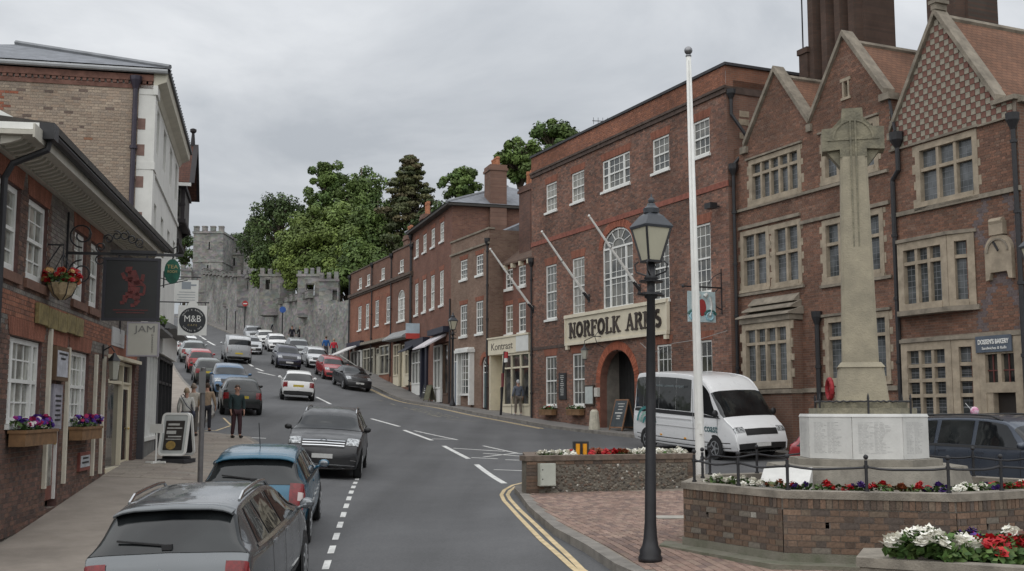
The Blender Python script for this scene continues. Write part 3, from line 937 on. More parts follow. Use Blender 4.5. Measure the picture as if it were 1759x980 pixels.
# carriageway behind the arch
m = MB(); m.box(-9.44, -9.40, .3, 6, 1.0, 5.1); m.box(-6.56, -6.53, .3, 6, 1.0, 5.1); m.box(-9.44, -6.53, .3, 6, 5.04, 5.1)
m.build('passage', M('limewashed brick', (.20, .18, .155), .9, .2, 3), NA)
m = MB()
for i in range(12):
    x = -9.4 + i * .237; m.box(x, x + .22, .9, .96, 1.4, 5.04)
m.build('gate', M('black boards', (.018, .018, .018), .7, .3, 5), NA, kind='stuff')
m = MB(); n = 34
for i in range(n):
    a0, a1 = math.pi * (i + .06) / n, math.pi * (i + .94) / n
    def pt(a, t): return (-7.98 + (1.43 + t) * math.cos(a), 3.72 + (1.33 + t) * math.sin(a))
    m.prism([pt(a0, 0), pt(a0, .34), pt(a1, .34), pt(a1, 0)], -.03, .3, c=vary((.33, .105, .06), .2))
for sx in (-1, 1):
    for k in range(27):
        z = 1.72 + k * .075; a = -7.98 + sx * 1.43; b = a + sx * (.34 if k % 2 else .24)
        m.box(min(a, b), max(a, b), -.028, .28, z, z + .066, c=vary((.27, .10, .065), .2))
m.build('arch_ring', M_attr('bricks'), NA, kind='stuff')
m = MB(); m.box(-6.53, -6.44, .31, .45, 1.7, 3.4); m.box(-9.47, -9.42, .31, .44, 1.7, 3.5); m.build('painted_jamb', white, NA)
for a, b in rows3:
    sash(NA, a, b, 11.76, 13.1, 3, 4); lintel(NA, a, b, 13.11, .3, None)
sash(NA, -9.07, -6.76, 11.76, 13.08, [1, 3, 1], 4, mull=(-8.55, -7.28)); lintel(NA, -9.07, -6.76, 13.09, .3, None)
for a, b in rows1:
    sash(NA, a, b, 6.75, 9.26, 3, 6); lintel(NA, a, b, 9.27, .34, None)
for a, b in rows0:
    sash(NA, a, b, 2.80, 5.06, 3, 4, glass=g_dk if a > -6 else g_na); lintel(NA, a, b, 5.07, .32, None)
sash(NA, -9.1, -6.6, 6.76, 9.28, [1, 3, 1], 5, mull=(-8.5, -7.2), head=.8, sill=.12, name='venetian_window')
m = MB()
for i in range(30):
    a0, a1 = math.pi * (i + .06) / 30, math.pi * (i + .94) / 30
    def pt(a, t): return (-7.85 + (1.26 + t) * math.cos(a), 9.3 + (.8 + t) * math.sin(a))
    m.prism([pt(a0, 0), pt(a0, .32), pt(a1, .32), pt(a1, 0)], -.02, .02, c=vary((.27, .095, .06), .2))
m.build('window_arch', M_attr('bricks'), NA, kind='stuff')
m = MB()
for a in (25, 60, 90, 120, 155):
    m.beam((-7.85 + .45 * math.cos(R(a)), .055, 9.34 + .28 * math.sin(R(a))), (-7.85 + 1.15 * math.cos(R(a)), .055, 9.34 + .72 * math.sin(R(a))), .03, .03, up=(0, 1, 0))
m.arch_ring(-7.85, .45, .28, 9.34, .03, .04, .07)
m.build('fanlight_bars', white, NA)
downpipe('drainpipe', NA, .16, 1.0, 11.0, .06, .12)
downpipe('drainpipe', NA, -L_NA + .1, 2.2, 9.7, .045, -.08)
m = MB(); m.tube([(.12, .12, 13.6), (.12, .12, 12.9), (.35, .5, 12.2), (.35, .7, 11.8), (.16, .14, 11.1)], .06, 8); m.lathe([(.06, -.25), (.16, -.05), (.17, .1)], (.12, .12, 13.7), 8); m.build('rainwater_pipe', iron, NA)
m = MB(); m.tube([(-.55, 0, 9.72), (-.55, -.3, 9.72)], .03, 6); m.box(-.75, -.38, -.5, -.2, 9.62, 9.82); m.build('flood_lamp', iron, NA)
# name board
SB = thing('name_board', 'long cream board with the inn name in dark slab letters over the arch', 'sign', NA.matrix_basis @ Vector((-8.13, -.03, 5.45 - 1.7)), math.atan2(-.9126, .4088))
m = MB(); m.box(-4.18, 4.18, -.10, 0, .10, 1.18); m.build('board', M('cream board', (.62, .56, .43), .55, .08, 2), SB)
m = MB(); m.box(-4.26, 4.26, -.17, 0, 1.18, 1.32); m.box(-4.24, 4.24, -.15, 0, -.02, .10); m.box(-4.26, -4.18, -.14, 0, .10, 1.18); m.box(4.18, 4.26, -.14, 0, .10, 1.18)
m.box(-4.2, -4.0, -.13, 0, -.2, -.02); m.box(4.0, 4.2, -.13, 0, -.2, -.02); m.build('moulding', M('cream moulding', (.66, .60, .47), .5, .06, 3), SB)
slab_text('letter', 'NORFOLK ARMS', -3.85, 3.87, .30, .95, M('dark brown letter', (.045, .032, .025), .6, .2, 6), SB, -.10, .04)
# hanging sign
def loc(Bd, x, y, z):
    """world point of (x, y, true height z) on a building"""
    return Bd.matrix_basis @ Vector((x, y, z - ZO[Bd.name]))
az_na = math.atan2(-.9126, .4088)
HS = thing('hanging_sign', 'pale blue painted sign with red shield hanging from an iron wall bracket', 'sign', loc(NA, -.5, 0, 5.6), az_na)
m = MB(); m.beam((0, 0, 1.22), (0, -1.55, 1.22), .05, .05); m.beam((0, -.015, .3), (0, -.015, 1.9), .05, .03); m.tube([(0, -.02, .45), (0, -.25, .55), (0, -.36, .8), (0, -.3, 1.05), (0, -.16, 1.18)], .018, 6)
m.tube([(0, -.05, 1.75), (0, -.35, 1.6), (0, -.6, 1.3)], .015, 6); m.ball((0, -1.6, 1.22), .06)
m.build('bracket', iron, HS)
m = MB(); m.box(-.025, .025, -1.42, -.3, 0, 1.06); m.build('board', M('pale blue board', (.42, .52, .54), .5, .15, 3), HS)
m = MB(); m.prism([(-.86 + .17 * math.cos(a), .5 + .30 * math.sin(a)) for a in [math.pi * 2 * i / 14 for i in range(14)]], -.034, .034, 'x'); m.build('shield', M('red shield', (.30, .04, .04), .5, .1), HS)
m = MB()
for sgn in (-1, 1):
    c = -.86 + sgn * .33
    m.tube([(.03, c + sgn * .05 * math.cos(t), .55 + .38 * math.sin(t * .5)) for t in np.linspace(-2, 2, 8)], .055, 6)
    m.tube([(.03, -.86 + sgn * .1, .88), (.03, -.86 + sgn * .2, .98)], .08, 6)
m.build('supporter', M('pale grey paint', (.55, .56, .54), .5, .2, 6), HS)
m = MB()
for sgn in (-1, 1):
    c = -.86 + sgn * .33
    m.tube([(.032, c + (.20 - .02 * t) * math.cos(t * 1.2 + 1), .19 + (.17 - .018 * t) * math.sin(t * 1.2 + 1)) for t in np.linspace(0, 6, 14)], .045, 6, m=0)
    m.tube([(.03, c + .24 * math.cos(t), .2 + .2 * math.sin(t)) for t in np.linspace(.3, 2.8, 8)], .05, 6, m=1)
m.build('scroll', [M('sky blue paint', (.28, .48, .55), .5, .1), M('dark green paint', (.02, .10, .09), .5, .2)], HS)
# wall lantern by the arch
WL = thing('wall_lantern', 'black iron lantern on a curled bracket left of the arch', 'lantern', loc(NA, -9.1, 0, 4.7), az_na)
m = MB(); m.tube([(0, 0, .95), (0, -.45, .95), (0, -.9, .75)], .02, 6); m.tube([(0, 0, .5), (0, -.3, .62), (0, -.42, .95), (0, -.25, 1.15), (0, -.1, 1.05)], .015, 6); m.tube([(0, -.9, .75), (0, -.9, .6)], .015, 6)
m.build('bracket', iron, WL)
m = MB(); m.lathe([(.09, -.0), (.16, .36)], (0, -.9, 0), 6); m.build('lamp_glass', M('lamp glass', (.42, .42, .36), .15, .1), WL)
m = MB(); m.lathe([(.19, .36), (.06, .5), (.03, .6)], (0, -.9, 0), 6); m.lathe([(.1, -.03), (.1, .0)], (0, -.9, 0), 6); m.build('lamp_roof', iron, WL)
# notice boards, letter box, window boxes, flagpoles
def wallboard(name, label, cat, Bd, az, x0, x1, z0, z1, fm, im, t=.06, marks=None):
    o = thing(name, label, cat, loc(Bd, (x0 + x1) / 2, 0, z0), az); w = (x1 - x0) / 2; h = z1 - z0
    m = MB(); m.box(-w, w, -t, 0, 0, h); m.build('frame', fm, o)
    m = MB(); m.box(-w + .07, w - .07, -t - .006, -t + .01, .07, h - .07); m.build('panel', im, o)
    if marks:
        r = random.Random(int(x0 * 100)); m = MB(); z = h - .14
        while z > .14:
            if r.random() < .8:
                a = r.uniform(.45, .95) * (w - .13); m.box(-a, a, -t - .012, -t - .004, z, z + .035)
            z -= .085
        m.build('lettering', marks, o, kind='stuff')
    return o
black = M('black board', (.02, .02, .022), .6, .2, 4)
chalk = M('chalk', (.45, .45, .43), .9, .2, 8)
wallboard('menu_board', 'tall black menu board on the inn wall between two sash windows', 'menu board', NA, az_na, -13.2, -12.5, 3.07, 4.25, black, black, marks=chalk)
wallboard('notice_board', 'glazed notice case with dark frame on the inn wall beside the arch', 'notice board', NA, az_na, -10.68, -9.86, 2.8, 3.66, M('dark wood', (.05, .035, .025), .6, .2, 4), M('pale paper', (.48, .52, .50), .5, .1, 5), .09)
m = MB(); m.box(-.15, .15, -.12, 0, 0, .38); m.box(-.13, .13, -.135, -.12, .03, .35)
o = m.build('meter_box', M('pale grey box', (.55, .53, .48), .6, .1, 3)); o.location = loc(NA, -9.55, -.03, 3.15); o.rotation_euler = (0, 0, az_na)
tag(o, 'small pale box fixed to the brick jamb left of the archway', 'box')
def leafy(mb, c, r, n, cols, size=.05, flat=.6, rg=random):
    """clump of leaf-sized faces"""
    for _ in range(n):
        v = Vector((rg.gauss(0, 1), rg.gauss(0, 1), rg.gauss(0, 1))); v.normalize(); v *= r * rg.uniform(.35, 1) ** .6
        p = Vector((c[0] + v.x, c[1] + v.y, c[2] + v.z * flat))
        a = Vector((rg.uniform(-1, 1), rg.uniform(-1, 1), rg.uniform(-.5, .7))).normalized(); b = a.orthogonal().normalized()
        s = size * rg.uniform(.6, 1.3)
        mb.face([p - a * s, p + b * s * .6, p + a * s, p - b * s * .6], 0, vary(rg.choice(cols), .25))
LEAF = [(.05, .10, .025), (.07, .13, .03), (.04, .08, .02), (.09, .14, .04)]
leafm = M_attr('leaves', rough=.6, grain=.1, stain=.15, bump=0)
def petals(mb, c, r, n, cols, size, rg=random, flat=.7):
    for _ in range(n):
        v = Vector((rg.gauss(0, 1), rg.gauss(0, 1), abs(rg.gauss(0, 1)) + .1)).normalized() * r * rg.uniform(.75, 1.1)
        p = Vector(c) + Vector((v.x, v.y, v.z * flat)); nn = v.normalized(); a = nn.orthogonal().normalized(); b = nn.cross(a)
        col = vary(rg.choice(cols), .12); s = size * rg.uniform(.7, 1.2)
        i0 = rg.uniform(0, 6)
        ring = [p + a * s * math.cos(i0 + k * 1.2566) + b * s * math.sin(i0 + k * 1.2566) for k in range(5)]
        mb.face([ring[0], ring[1], ring[2], ring[3], ring[4]], 0, col)
        mb.face([p + nn * s * .35 + (q - p) * .55 for q in ring], 0, vary(col, .08))
flowm = M_attr('petals', rough=.6, grain=.05, stain=.05, bump=0)
RED = [(.42, .015, .02), (.50, .03, .03), (.33, .01, .02)]
WHT = [(.72, .70, .62), (.78, .76, .70), (.66, .64, .54)]
MIX = [(.30, .02, .20), (.10, .04, .30), (.45, .03, .12), (.60, .55, .55), (.08, .03, .22)]
def window_box(label, Bd, az, x0, x1, z, mat, cols, n=26, leaf=80, lab='window box', h=.25, y=-.16):
    o = thing('window_box', label, lab, loc(Bd, (x0 + x1) / 2, 0, z), az); w = (x1 - x0) / 2; rg = random.Random(int(x0 * 77))
    m = MB(); m.box(-w, w, y - .14, y + .1, 0, h); m.box(-w - .02, w + .02, y - .16, y + .12, h - .05, h)
    m.build('box', mat, o)
    f = MB()
    for i in range(7):
        leafy(f, (-w + (i + .5) * w * 2 / 7, y, h + .07), .15, leaf // 7, LEAF, .05, .7, rg)
    f.build('foliage', leafm, o, kind='stuff')
    f = MB()
    for i in range(n):
        petals(f, (rg.uniform(-w, w), y + rg.uniform(-.16, .06), h + rg.uniform(.06, .2)), .04, 3, [rg.choice(cols)], .045, rg)
    f.build('blossom', flowm, o, kind='stuff')
    return o
wood = M('brown wood', (.20, .11, .05), .7, .25, 6)
window_box('wooden window box of dark leaves under the inn window nearest the cream shop', NA, az_na, -14.75, -13.45, 2.38, wood, RED, 4, 120)
window_box('wooden window box of leaves and small white flowers under the inn window nearest the arch', NA, az_na, -12.0, -10.75, 2.38, wood, WHT, 8, 120)
for x, lab in ((-15.95, 'slanting white flagpole over the cream shopfront end of the inn'), (-10.35, 'slanting white flagpole between the two tall windows left of the arched window'), (-6.1, 'slanting white flagpole crossing in front of the arched window')):
    o = thing('flagpole', lab, 'flagpole', loc(NA, x, 0, 7.35), az_na, 'slanting flagpoles on the inn front')
    m = MB(); m.tube([(0, -.02, 0), (0, -1.2, 1.45), (0, -2.2, 2.72)], [.062, .055, .04], 8); m.ball((0, -2.24, 2.77), .055); m.build('pole', white, o)
    m = MB(); m.tube([(0, 0, -.04), (0, -.28, .28)], .07, 8); m.box(-.09, .09, -.03, 0, -.15, .2); m.build('socket', iron, o)
    m = MB(); m.lathe([(.055, -.03), (.055, .03)], (0, -1.3, 1.575), 8); m.build('collar', iron, o)
AE = thing('aerial', 'thin television aerial behind the inn parapet', 'aerial', loc(NA, -11.6, 1.5, 14.3), az_na)
m = MB(); m.tube([(0, 0, 0), (0, 0, 1.0), (-.25, 0, 1.35)], .025, 5); m.build('mast', iron, AE)
m = MB(); m.tube([(-.9, -.1, 1.55), (.5, .1, 1.2)], .02, 5)
for t in (.05, .3, .55, .8):
    c = Vector((-.9 + 1.4 * t, -.1 + .2 * t, 1.55 - .35 * t)); m.tube([c + Vector((0, 0, -.16)), c + Vector((0, 0, .16))], .012, 4)
m.build('boom', iron, AE)
# cable along the wall
m = MB(); pts = [loc(NA, -.1, -.1, 5.3), loc(NA, -1.8, -.12, 5.1), loc(NA, -3.5, -.14, 5.05), loc(NA, -5.0, -.15, 4.75), loc(NA, -5.9, -.12, 5.2)]
m.tube(pts, .012, 5); tag(m.build('cable', M('grey cable', (.35, .34, .32), .6, 0)), 'thin pale cable sagging across the inn wall under the name board', 'cable')

# ------------------------------------------------------------------ walls seen from farther off
def plainwall(B, x0, x1, z0, z1, holes, mat, jamm, y=0.0, reveal=.12, name='wall'):
    zs = {z0, z1}
    for h in holes:
        if h[0] == 'r':
            zs |= {h[3], h[4]}
        else:
            zs |= {h[3], h[4]} | {h[4] + h[5] * math.sin(math.pi / 2 * i / 8) for i in range(1, 9)}
    zs = sorted(z for z in zs if z0 <= z <= z1); m = MB()
    for a, b in zip(zs[:-1], zs[1:]):
        if b - a < 1e-4:
            continue
        for p, q in free(x0, x1, (a + b) / 2, holes):
            m.face([(p, y, a), (q, y, a), (q, y, b), (p, y, b)])
    for hh in holes:
        if hh[0] == 'r':
            _, a, b, c, d = hh; pt = [(a, c), (a, d), (b, d), (b, c), (a, c)]
        else:
            _, xc, hw, c, zs_, rise = hh
            pt = [(xc - hw, c)] + [(xc - hw * math.cos(math.pi * i / 12), zs_ + rise * math.sin(math.pi * i / 12)) for i in range(13)] + [(xc + hw, c)]
        for (ax, az), (bx_, bz) in zip(pt[:-1], pt[1:]):
            m.face([(ax, y, az), (bx_, y, bz), (bx_, y + reveal, bz), (ax, y + reveal, az)], 1)
    return m.build(name, [mat, jamm], B)
def chimney(B, x, y, w, d, z0, z1, mat, pots=3, flutes=0, potc=None, zp=.6, name='chimney'):
    m = MB(); m.box(x - w / 2, x + w / 2, y - d / 2, y + d / 2, z0, z1 - .35)
    m.box(x - w / 2 - .07, x + w / 2 + .07, y - d / 2 - .07, y + d / 2 + .07, z1 - .35, z1 - .2); m.box(x - w / 2 - .02, x + w / 2 + .02, y - d / 2 - .02, y + d / 2 + .02, z1 - .2, z1)
    for i in range(flutes):
        c = x - w / 2 + (i + .5) * w / flutes; k = w / flutes * .36
        m.prism([(c - k, y - d / 2), (c - k * .55, y - d / 2 - k * 1.1), (c + k * .55, y - d / 2 - k * 1.1), (c + k, y - d / 2)], z0 + .8, z1 - .4, 'z'); 
    o = m.build(name, mat, B)
    for i in range(pots):
        p = MB(); p.lathe([(.13, 0), (.11, zp * .75), (.14, zp * .8), (.12, zp)], (x - w / 2 + (i + .5) * w / pots, y, z1), 8)
        p.build('chimney_pot', potc or M('chimney pot', (.36, .15, .08), .9, .25, 4), o)
    return o

# ------------------------------------------------------------------ gabled brick and stone building
TU = facade('gabled_building', 'red brick building with three stone coped gables, the nearest gable chequered', 'building', (7.828, 38.727), (.4088, -.9126), .9)
az_tu = math.atan2(-.9126, .4088)
wins = [(.82, 3.6, 9.55, 11.1, 5, (10.56,)), (4.6, 7.1, 9.6, 11.15, 4, (10.5,)), (.24, 1.84, 6.66, 8.7, 2, (7.72,)), (1.98, 3.5, 6.6, 8.68, 2, (7.70,)), (4.52, 7.2, 6.5, 8.42, 4, (7.65,)), (4.5, 7.3, 3.4, 5.4, 4, (4.75,)), (8.55, 10.76, 8.17, 9.92, 3, (9.2,))]
holes = [('r', a + .05, b - .05, c + .05, d - .05) for a, b, c, d, _, _ in wins] + [('r', 10.70, 11.66, .6, 4.0)]
def diap(x, z):
    return (9.9 < x < 12.1 or x < 0) and 4.6 < z < 8 and (abs(abs(x - 11.3) - abs(((z - 4.9) % 2.4) - 1.2) * .62) < .13)
_cf = colours(P_TU, .15, .3, .5, 21)
def cf_tu(x, z, rg):
    if diap(x, z):
        return vary((.15, .12, .12), .15)
    return _cf(x, z, rg)
brickwork(TU, -.3, 12.06, .6, 9.975, holes, cf_tu, m_mort, nparts=300, key=lambda b: -b[0] + (100 if b[2] < 4.55 or diap((b[0] + b[1]) / 2, b[2] + .035) or (9.0 > b[0] and b[2] < 7.4) else 0), pal=[vary(c, .1) for c in P_TU * 2], palname='red brick', seed=7, jam=stone)
brickwork(TU, -.3, 7.62, 9.975, 11.7, holes, cf_tu, m_mort, seed=8, wallname='upper_wall', joined='upper_brickwork', jam=stone)
def tri(xc, hw, z0, z1):
    return lambda z: (xc - hw * (z1 - z) / (z1 - z0), xc + hw * (z1 - z) / (z1 - z0))
brickwork(TU, .7, 4.1, 11.7, 13.8, [], cf_tu, m_mort, prof=tri(2.4, 1.66, 11.7, 13.85), seed=9, wallname='gable_wall', joined='gable_brickwork', jam=stone)
brickwork(TU, 4.1, 7.55, 11.7, 13.95, [('r', 5.72, 5.9, 12.08, 12.56)], cf_tu, m_mort, prof=tri(5.8, 1.72, 11.7, 14.0), seed=10, wallname='gable_wall', joined='gable_brickwork', jam=stone)
m = MB(); m.face([(7.62, .012, 9.975), (12.04, .012, 9.975), (12.04, .012, 10.5), (11.5, .012, 10.5), (9.55, .012, 13.42), (7.62, .012, 10.5)]); m.build('gable_backing', m_mort, TU)
sq = .165; me_s = {}
mats_sq = [M('chequer flint', (.275, .25, .20), .9, .3, 2.5, .4, 40), M('chequer brick', (.165, .078, .06), .9, .3, 2.5, .3, 40)]
zo = ZO[TU.name]
for j in range(24):
    for i in range(27):
        x = 7.72 + i * sq; z = 10.06 + j * sq
        ok = x < 11.98 if z < 10.5 else abs(x - 9.55) < 1.93 * (13.36 - z) / 2.86
        if not ok:
            continue
        k = (i + j) % 2
        if k not in me_s:
            q = MB(); q.box(-sq / 2 + .006, sq / 2 - .006, -.02, .01, -sq / 2 + .006, sq / 2 - .006, skip='b')
            o = q.build('chequer_stone' if k == 0 else 'chequer_brick', mats_sq[k], None); o.parent = TU; me_s[k] = o.data
        else:
            o = place('chequer_stone' if k == 0 else 'chequer_brick', me_s[k], TU)
        o.location = (x, random.uniform(-.006, .004), z - zo)
# copings, kneelers, finial
m = MB()
def cope(a, b, w=.42, h=.13):
    m.prism([(a[0], a[1]), (b[0], b[1]), (b[0], b[1] + h * 1.5), (a[0], a[1] + h * 1.5)], -.11, .34)
for a, t, b in (((.62, 11.62), (2.4, 13.83), (4.07, 11.64)), ((4.1, 11.66), (5.8, 13.98), (7.5, 11.7)), ((7.66, 10.5), (9.55, 13.42), (11.5, 10.46))):
    cope(a, t); cope(t, b)
m.box(.45, .8, -.12, .3, 11.4, 11.63); m.box(7.3, 7.72, -.12, .3, 11.52, 11.72); m.box(3.98, 4.2, -.1, .3, 11.38, 11.62); m.box(7.58, 7.8, -.12, .3, 10.3, 10.5); m.box(11.35, 12.1, -.12, .3, 10.38, 10.5)
m.box(9.46, 9.64, -.12, .3, 13.55, 13.72); m.box(9.4, 9.7, -.15, .33, 13.72, 13.82)
m.build('coping', stoned, TU)
m = MB()
for x0, x1, z, h in ((0, 7.5, 9.40, .09), (7.6, 12.1, 8.03, .12), (.2, 3.5, 8.76, .11), (3.5, 7.5, 8.46, .11), (0, 3.6, 6.45, .09), (4.4, 7.5, 6.32, .09), (3.42, 7.6, 3.12, .14), (7.7, 12.1, 4.42, .13), (8.5, 10.85, 9.95, .07), (.7, 3.7, 11.12, .06), (4.5, 7.2, 11.17, .06), (4.4, 7.4, 5.42, .08), (7.6, 8.5, 9.95, .06), (10.85, 12.05, 9.93, .05)):
    m.box(x0, x1, -.09, -.009, z, z + h)
m.build('string_course', stoned, TU)
for a, b, c, d, n, tr in wins:
    mullioned(TU, a, b, c, d, n, tr)
m = MB(); m.box(5.66, 5.73, -.03, .1, 12.0, 12.62); m.box(5.9, 5.97, -.03, .1, 12.0, 12.62); m.box(5.58, 6.04, -.04, .1, 12.56, 12.66); m.box(5.6, 6.02, -.05, .1, 11.98, 12.06); o = m.build('slit_window', stone, TU)
m = MB(); m.face([(5.72, .11, 12.0), (5.9, .11, 12.0), (5.9, .11, 12.6), (5.72, .11, 12.6)]); m.build('pane', g_dk, o)
# two shallow bays near the right end: front face and canted side
def cant(p, q):
    L_ = math.dist(p, q); e = ((q[0] - p[0]) / L_, (q[1] - p[1]) / L_); n_ = (-e[1], e[0])
    return L_, (lambda s, y, z: (p[0] + e[0] * s + n_[0] * y, p[1] + e[1] * s + n_[1] * y, z))
for z0, z1, tr, c1 in ((5.3, 7.2, (6.6,), 'bay_window'), (1.2, 4.4, (3.76, 3.36, 2.95, 2.3), 'shop_bay')):
    L1, t1_ = cant((8.02, -.28), (9.84, -.28)); L2, t2_ = cant((9.845, -.28), (10.52, -.02))
    mullioned(TU, 0, L1, z0, z1, 3, tr, fw=.22, name=c1, quoin=False, tf=t1_, sill=False); mullioned(TU, 0, L2, z0, z1, 1, tr, fw=.19, name=c1, quoin=False, tf=t2_, sill=False)
    m = MB(); m.prism([(7.72, 0), (8.02, -.36), (9.88, -.36), (10.6, -.04), (10.6, 0)], z1 + .005, z1 + .1, 'z'); m.build('bay_moulding', stoned, TU); m = MB(); m.prism([(7.72, 0), (8.0, -.38), (9.9, -.38), (10.62, -.06), (10.62, 0)], z0 - .14, z0 - .005, 'z')
    m.build('bay_moulding', stoned, TU); m = MB(); m.prism([(7.74, -.01), (8.015, -.275), (8.015, 0)], z0, z1, 'z'); m.build('bay_side', stoned, TU)
# shop doorway, sign and plaque
m = MB(); m.box(10.53, 10.72, -.06, .3, .8, 4.41); m.box(11.64, 12.07, -.06, .3, .8, 4.41); m.box(10.72, 11.64, -.06, .3, 3.0, 3.26); m.box(10.72, 11.64, -.05, .3, 3.98, 4.41); m.box(11.1, 11.22, -.04, .3, 3.26, 3.98); m.box(10.72, 10.92, -.04, .3, .8, 3.0)
m.build('door_surround', stone, TU)
m = MB(); m.face([(10.72, .06, 3.26), (11.64, .06, 3.26), (11.64, .06, 3.98), (10.72, .06, 3.98)]); m.build('fanlight', g_dk, TU)
m = MB()
for x in (10.9, 11.4):
    m.box(x - .015, x + .015, .03, .055, 3.26, 3.98)
m.box(10.72, 11.64, .029, .054, 3.55, 3.58); m.build('fanlight_bars', M('dull red bars', (.13, .04, .035), .6, .1), TU)
m = MB(); m.box(10.92, 11.64, .14, .2, .8, 3.0); m.build('door', M('dark door', (.02, .015, .012), .6, .2, 4), TU)
BS = thing('shop_sign', 'small slate blue bakery sign with white lettering above the stone doorway', 'sign', loc(TU, 11.05, -.065, 4.03), az_tu)
m = MB(); m.box(-.57, .57, -.04, 0, 0, .42); m.build('board', M('slate blue board', (.085, .105, .135), .6, .15, 3), BS)
text('lettering', "DOSSEN'S BAKERY", .17, white, BS, (0, -.045, .26), width=.98, bold=.004); text('lettering', 'Sandwiches & Rolls', .10, white, BS, (.03, -.045, .10), width=.78)
PL = thing('sundial_plaque', 'carved stone sundial plaque with a dark gnomon on the brick wall', 'sundial', loc(TU, 11.36, -.01, 5.85), az_tu)
m = MB(); m.prism([(-.42, 0), (-.3, .02), (-.26, .2), (.26, .2), (.3, .02), (.42, 0), (.42, .75)] + [(.42 * math.cos(R(a)), .75 + .42 * math.sin(R(a))) for a in range(15, 180, 15)] + [(-.42, .75)], -.12, 0)
m.box(-.22, .22, -.16, 0, 1.15, 1.5); m.tube([(-.2, -.1, 1.5), (.2, -.1, 1.5)], .09, 8); m.build('slab', stone, PL)
m = MB(); m.arch_ring(0, .30, .30, .72, .05, -.15, -.11); m.build('moulding', stoned, PL)
m = MB(); m.beam((-.12, -.13, .98), (.12, -.24, .72), .035, .05); m.build('gnomon', iron, PL)
# ground-floor bay under the first gable with a stone-tiled roof
m = MB(); m.box(.85, 3.4, -.42, 0, .7, 5.4, skip='f'); m.face([(3.405, -.42, .7), (3.405, 0, .7), (3.405, 0, 5.4), (3.405, -.42, 5.4)]); m.build('bay_side', M_brickwall('bay brick', P_TU[0], P_TU[3], (.2, .17, .14), rot='Y'), TU)
L1, t1_ = cant((.85, -.45), (3.4, -.45)); mullioned(TU, 0, L1, 3.36, 5.42, 4, (4.75,), fw=.2, name='bay_window', tf=t1_)
m = MB(); m.box(.85, 3.4, -.47, -.42, .7, 3.25); m.build('bay_base', M_brickwall('bay front brick', P_TU[0], P_TU[3], (.2, .17, .14)), TU)
m = MB(); m.box(.8, 3.46, -.55, 0, 5.43, 5.60); m.build('bay_moulding', stoned, TU); m = MB(); m.box(.82, 3.44, -.53, 0, 3.1, 3.24); m.build('bay_moulding', stoned, TU)
for i in range(3):
    m = MB(); z = 5.61 + i * .22; y0 = -.66 + i * .2; k = .02 + i * .09
    m.prism([(y0, z), (y0 + .02, z + .05), (-.02, z + .26 + (2 - i) * .0), (-.02, z)], .7 + k, 3.55 - k, 'x'); m.build('roof_slab', stoned, TU)
# downpipes
downpipe('drainpipe', TU, 4.27, .9, 5.5, .075, -.12); downpipe('drainpipe', TU, 7.74, .9, 9.0, .07, -.11, False)
m = MB(); m.tube([(7.74, -.11, 9.0), (7.74, -.11, 9.1), (7.98, -.11, 9.35), (7.98, -.11, 10.2)], .07, 8); m.lathe([(.07, -.3), (.2, -.08), (.21, .14), (.18, .14)], (7.98, -.12, 10.3), 8); m.tube([(7.9, -.1, 10.5), (7.62, .0, 11.5)], .045, 6); m.build('rainwater_pipe', iron, TU)
downpipe('drainpipe', TU, 12.0, .9, 9.9, .06, -.1)
# sides, roofs, chimneys
m = MB(); m.face([(12.06, 0, .6), (12.06, 9, .6), (12.06, 9, 10.4), (12.06, 0, 10.4)]); m.face([(7.62, 0, 9.9), (7.62, 8, 9.9), (7.62, 8, 11.7), (7.62, 0, 11.7)]); m.build('side_wall', M_brickwall('gable side brick', P_TU[0], P_TU[3], (.2, .17, .14), rot='Y'), TU)
tile = M_brickwall('clay tiles', (.22, .115, .075), (.17, .095, .065), (.07, .045, .035), .19, .11, rot='Y')
def groof(x0, xc, x1, ze, zr, y0=.3, y1=9, name='roof', mat=None):
    m = MB(); t = .08
    m.prism([(x0, ze), (xc, zr), (xc, zr + t), (x0 - .05, ze + t * .6)], y0, y1); m.prism([(xc, zr), (x1, ze), (x1 + .05, ze + t * .6), (xc, zr + t)], y0, y1)
    o = m.build(name, mat or tile, TU); r = MB(); r.tube([(xc, y0, zr + .06), (xc, y1, zr + .06)], .11, 6); r.build('ridge_tiles', stoned, o); return o
groof(.6, 2.4, 4.1, 11.6, 13.6); groof(4.1, 5.8, 7.6, 11.6, 13.75); groof(7.62, 9.55, 11.6, 10.42, 13.3)
m = MB(); m.box(11.55, 12.2, .02, 9, 10.3, 10.42); m.build('parapet_gutter', stoned, TU)
m = MB(); m.box(-.2, 12.05, .35, 9, .6, 9.9); m.box(-.2, 7.6, .36, 9, 9.9, 11.6); m.build('rear_wall', MATS['gable side brick'], TU)
dkb = M_brickwall('chimney brick', (.10, .062, .048), (.074, .05, .041), (.07, .057, .048))
chimney(TU, 2.75, 3.0, 2.75, 1.3, 11.5, 19.5, dkb, 0, 4); chimney(TU, 7.55, 3.1, 1.55, 1.2, 11.5, 19.0, dkb, 0, 2)
m = MB(); m.box(1.15, 1.6, 2.0, 3.2, 11.6, 15.0); m.box(1.1, 1.65, 1.95, 3.25, 15.0, 15.2); m.build('chimney_shoulder', dkb, TU)
m = MB()
for i in range(5):
    m.box(3.5 + i * .08, 4.3, 1.2, 1.7, 12.0 + i * .2, 12.2 + i * .2)
m.build('stepped_coping', stoned, TU)
m = MB(); m.tube([(0.9, 2.4, 13.4), (.9, 2.4, 20.5)], .028, 5); m.tube([(.9, 2.4, 15.1), (1.15, 2.4, 15.1)], .02, 5); m.build('mast', iron, TU)

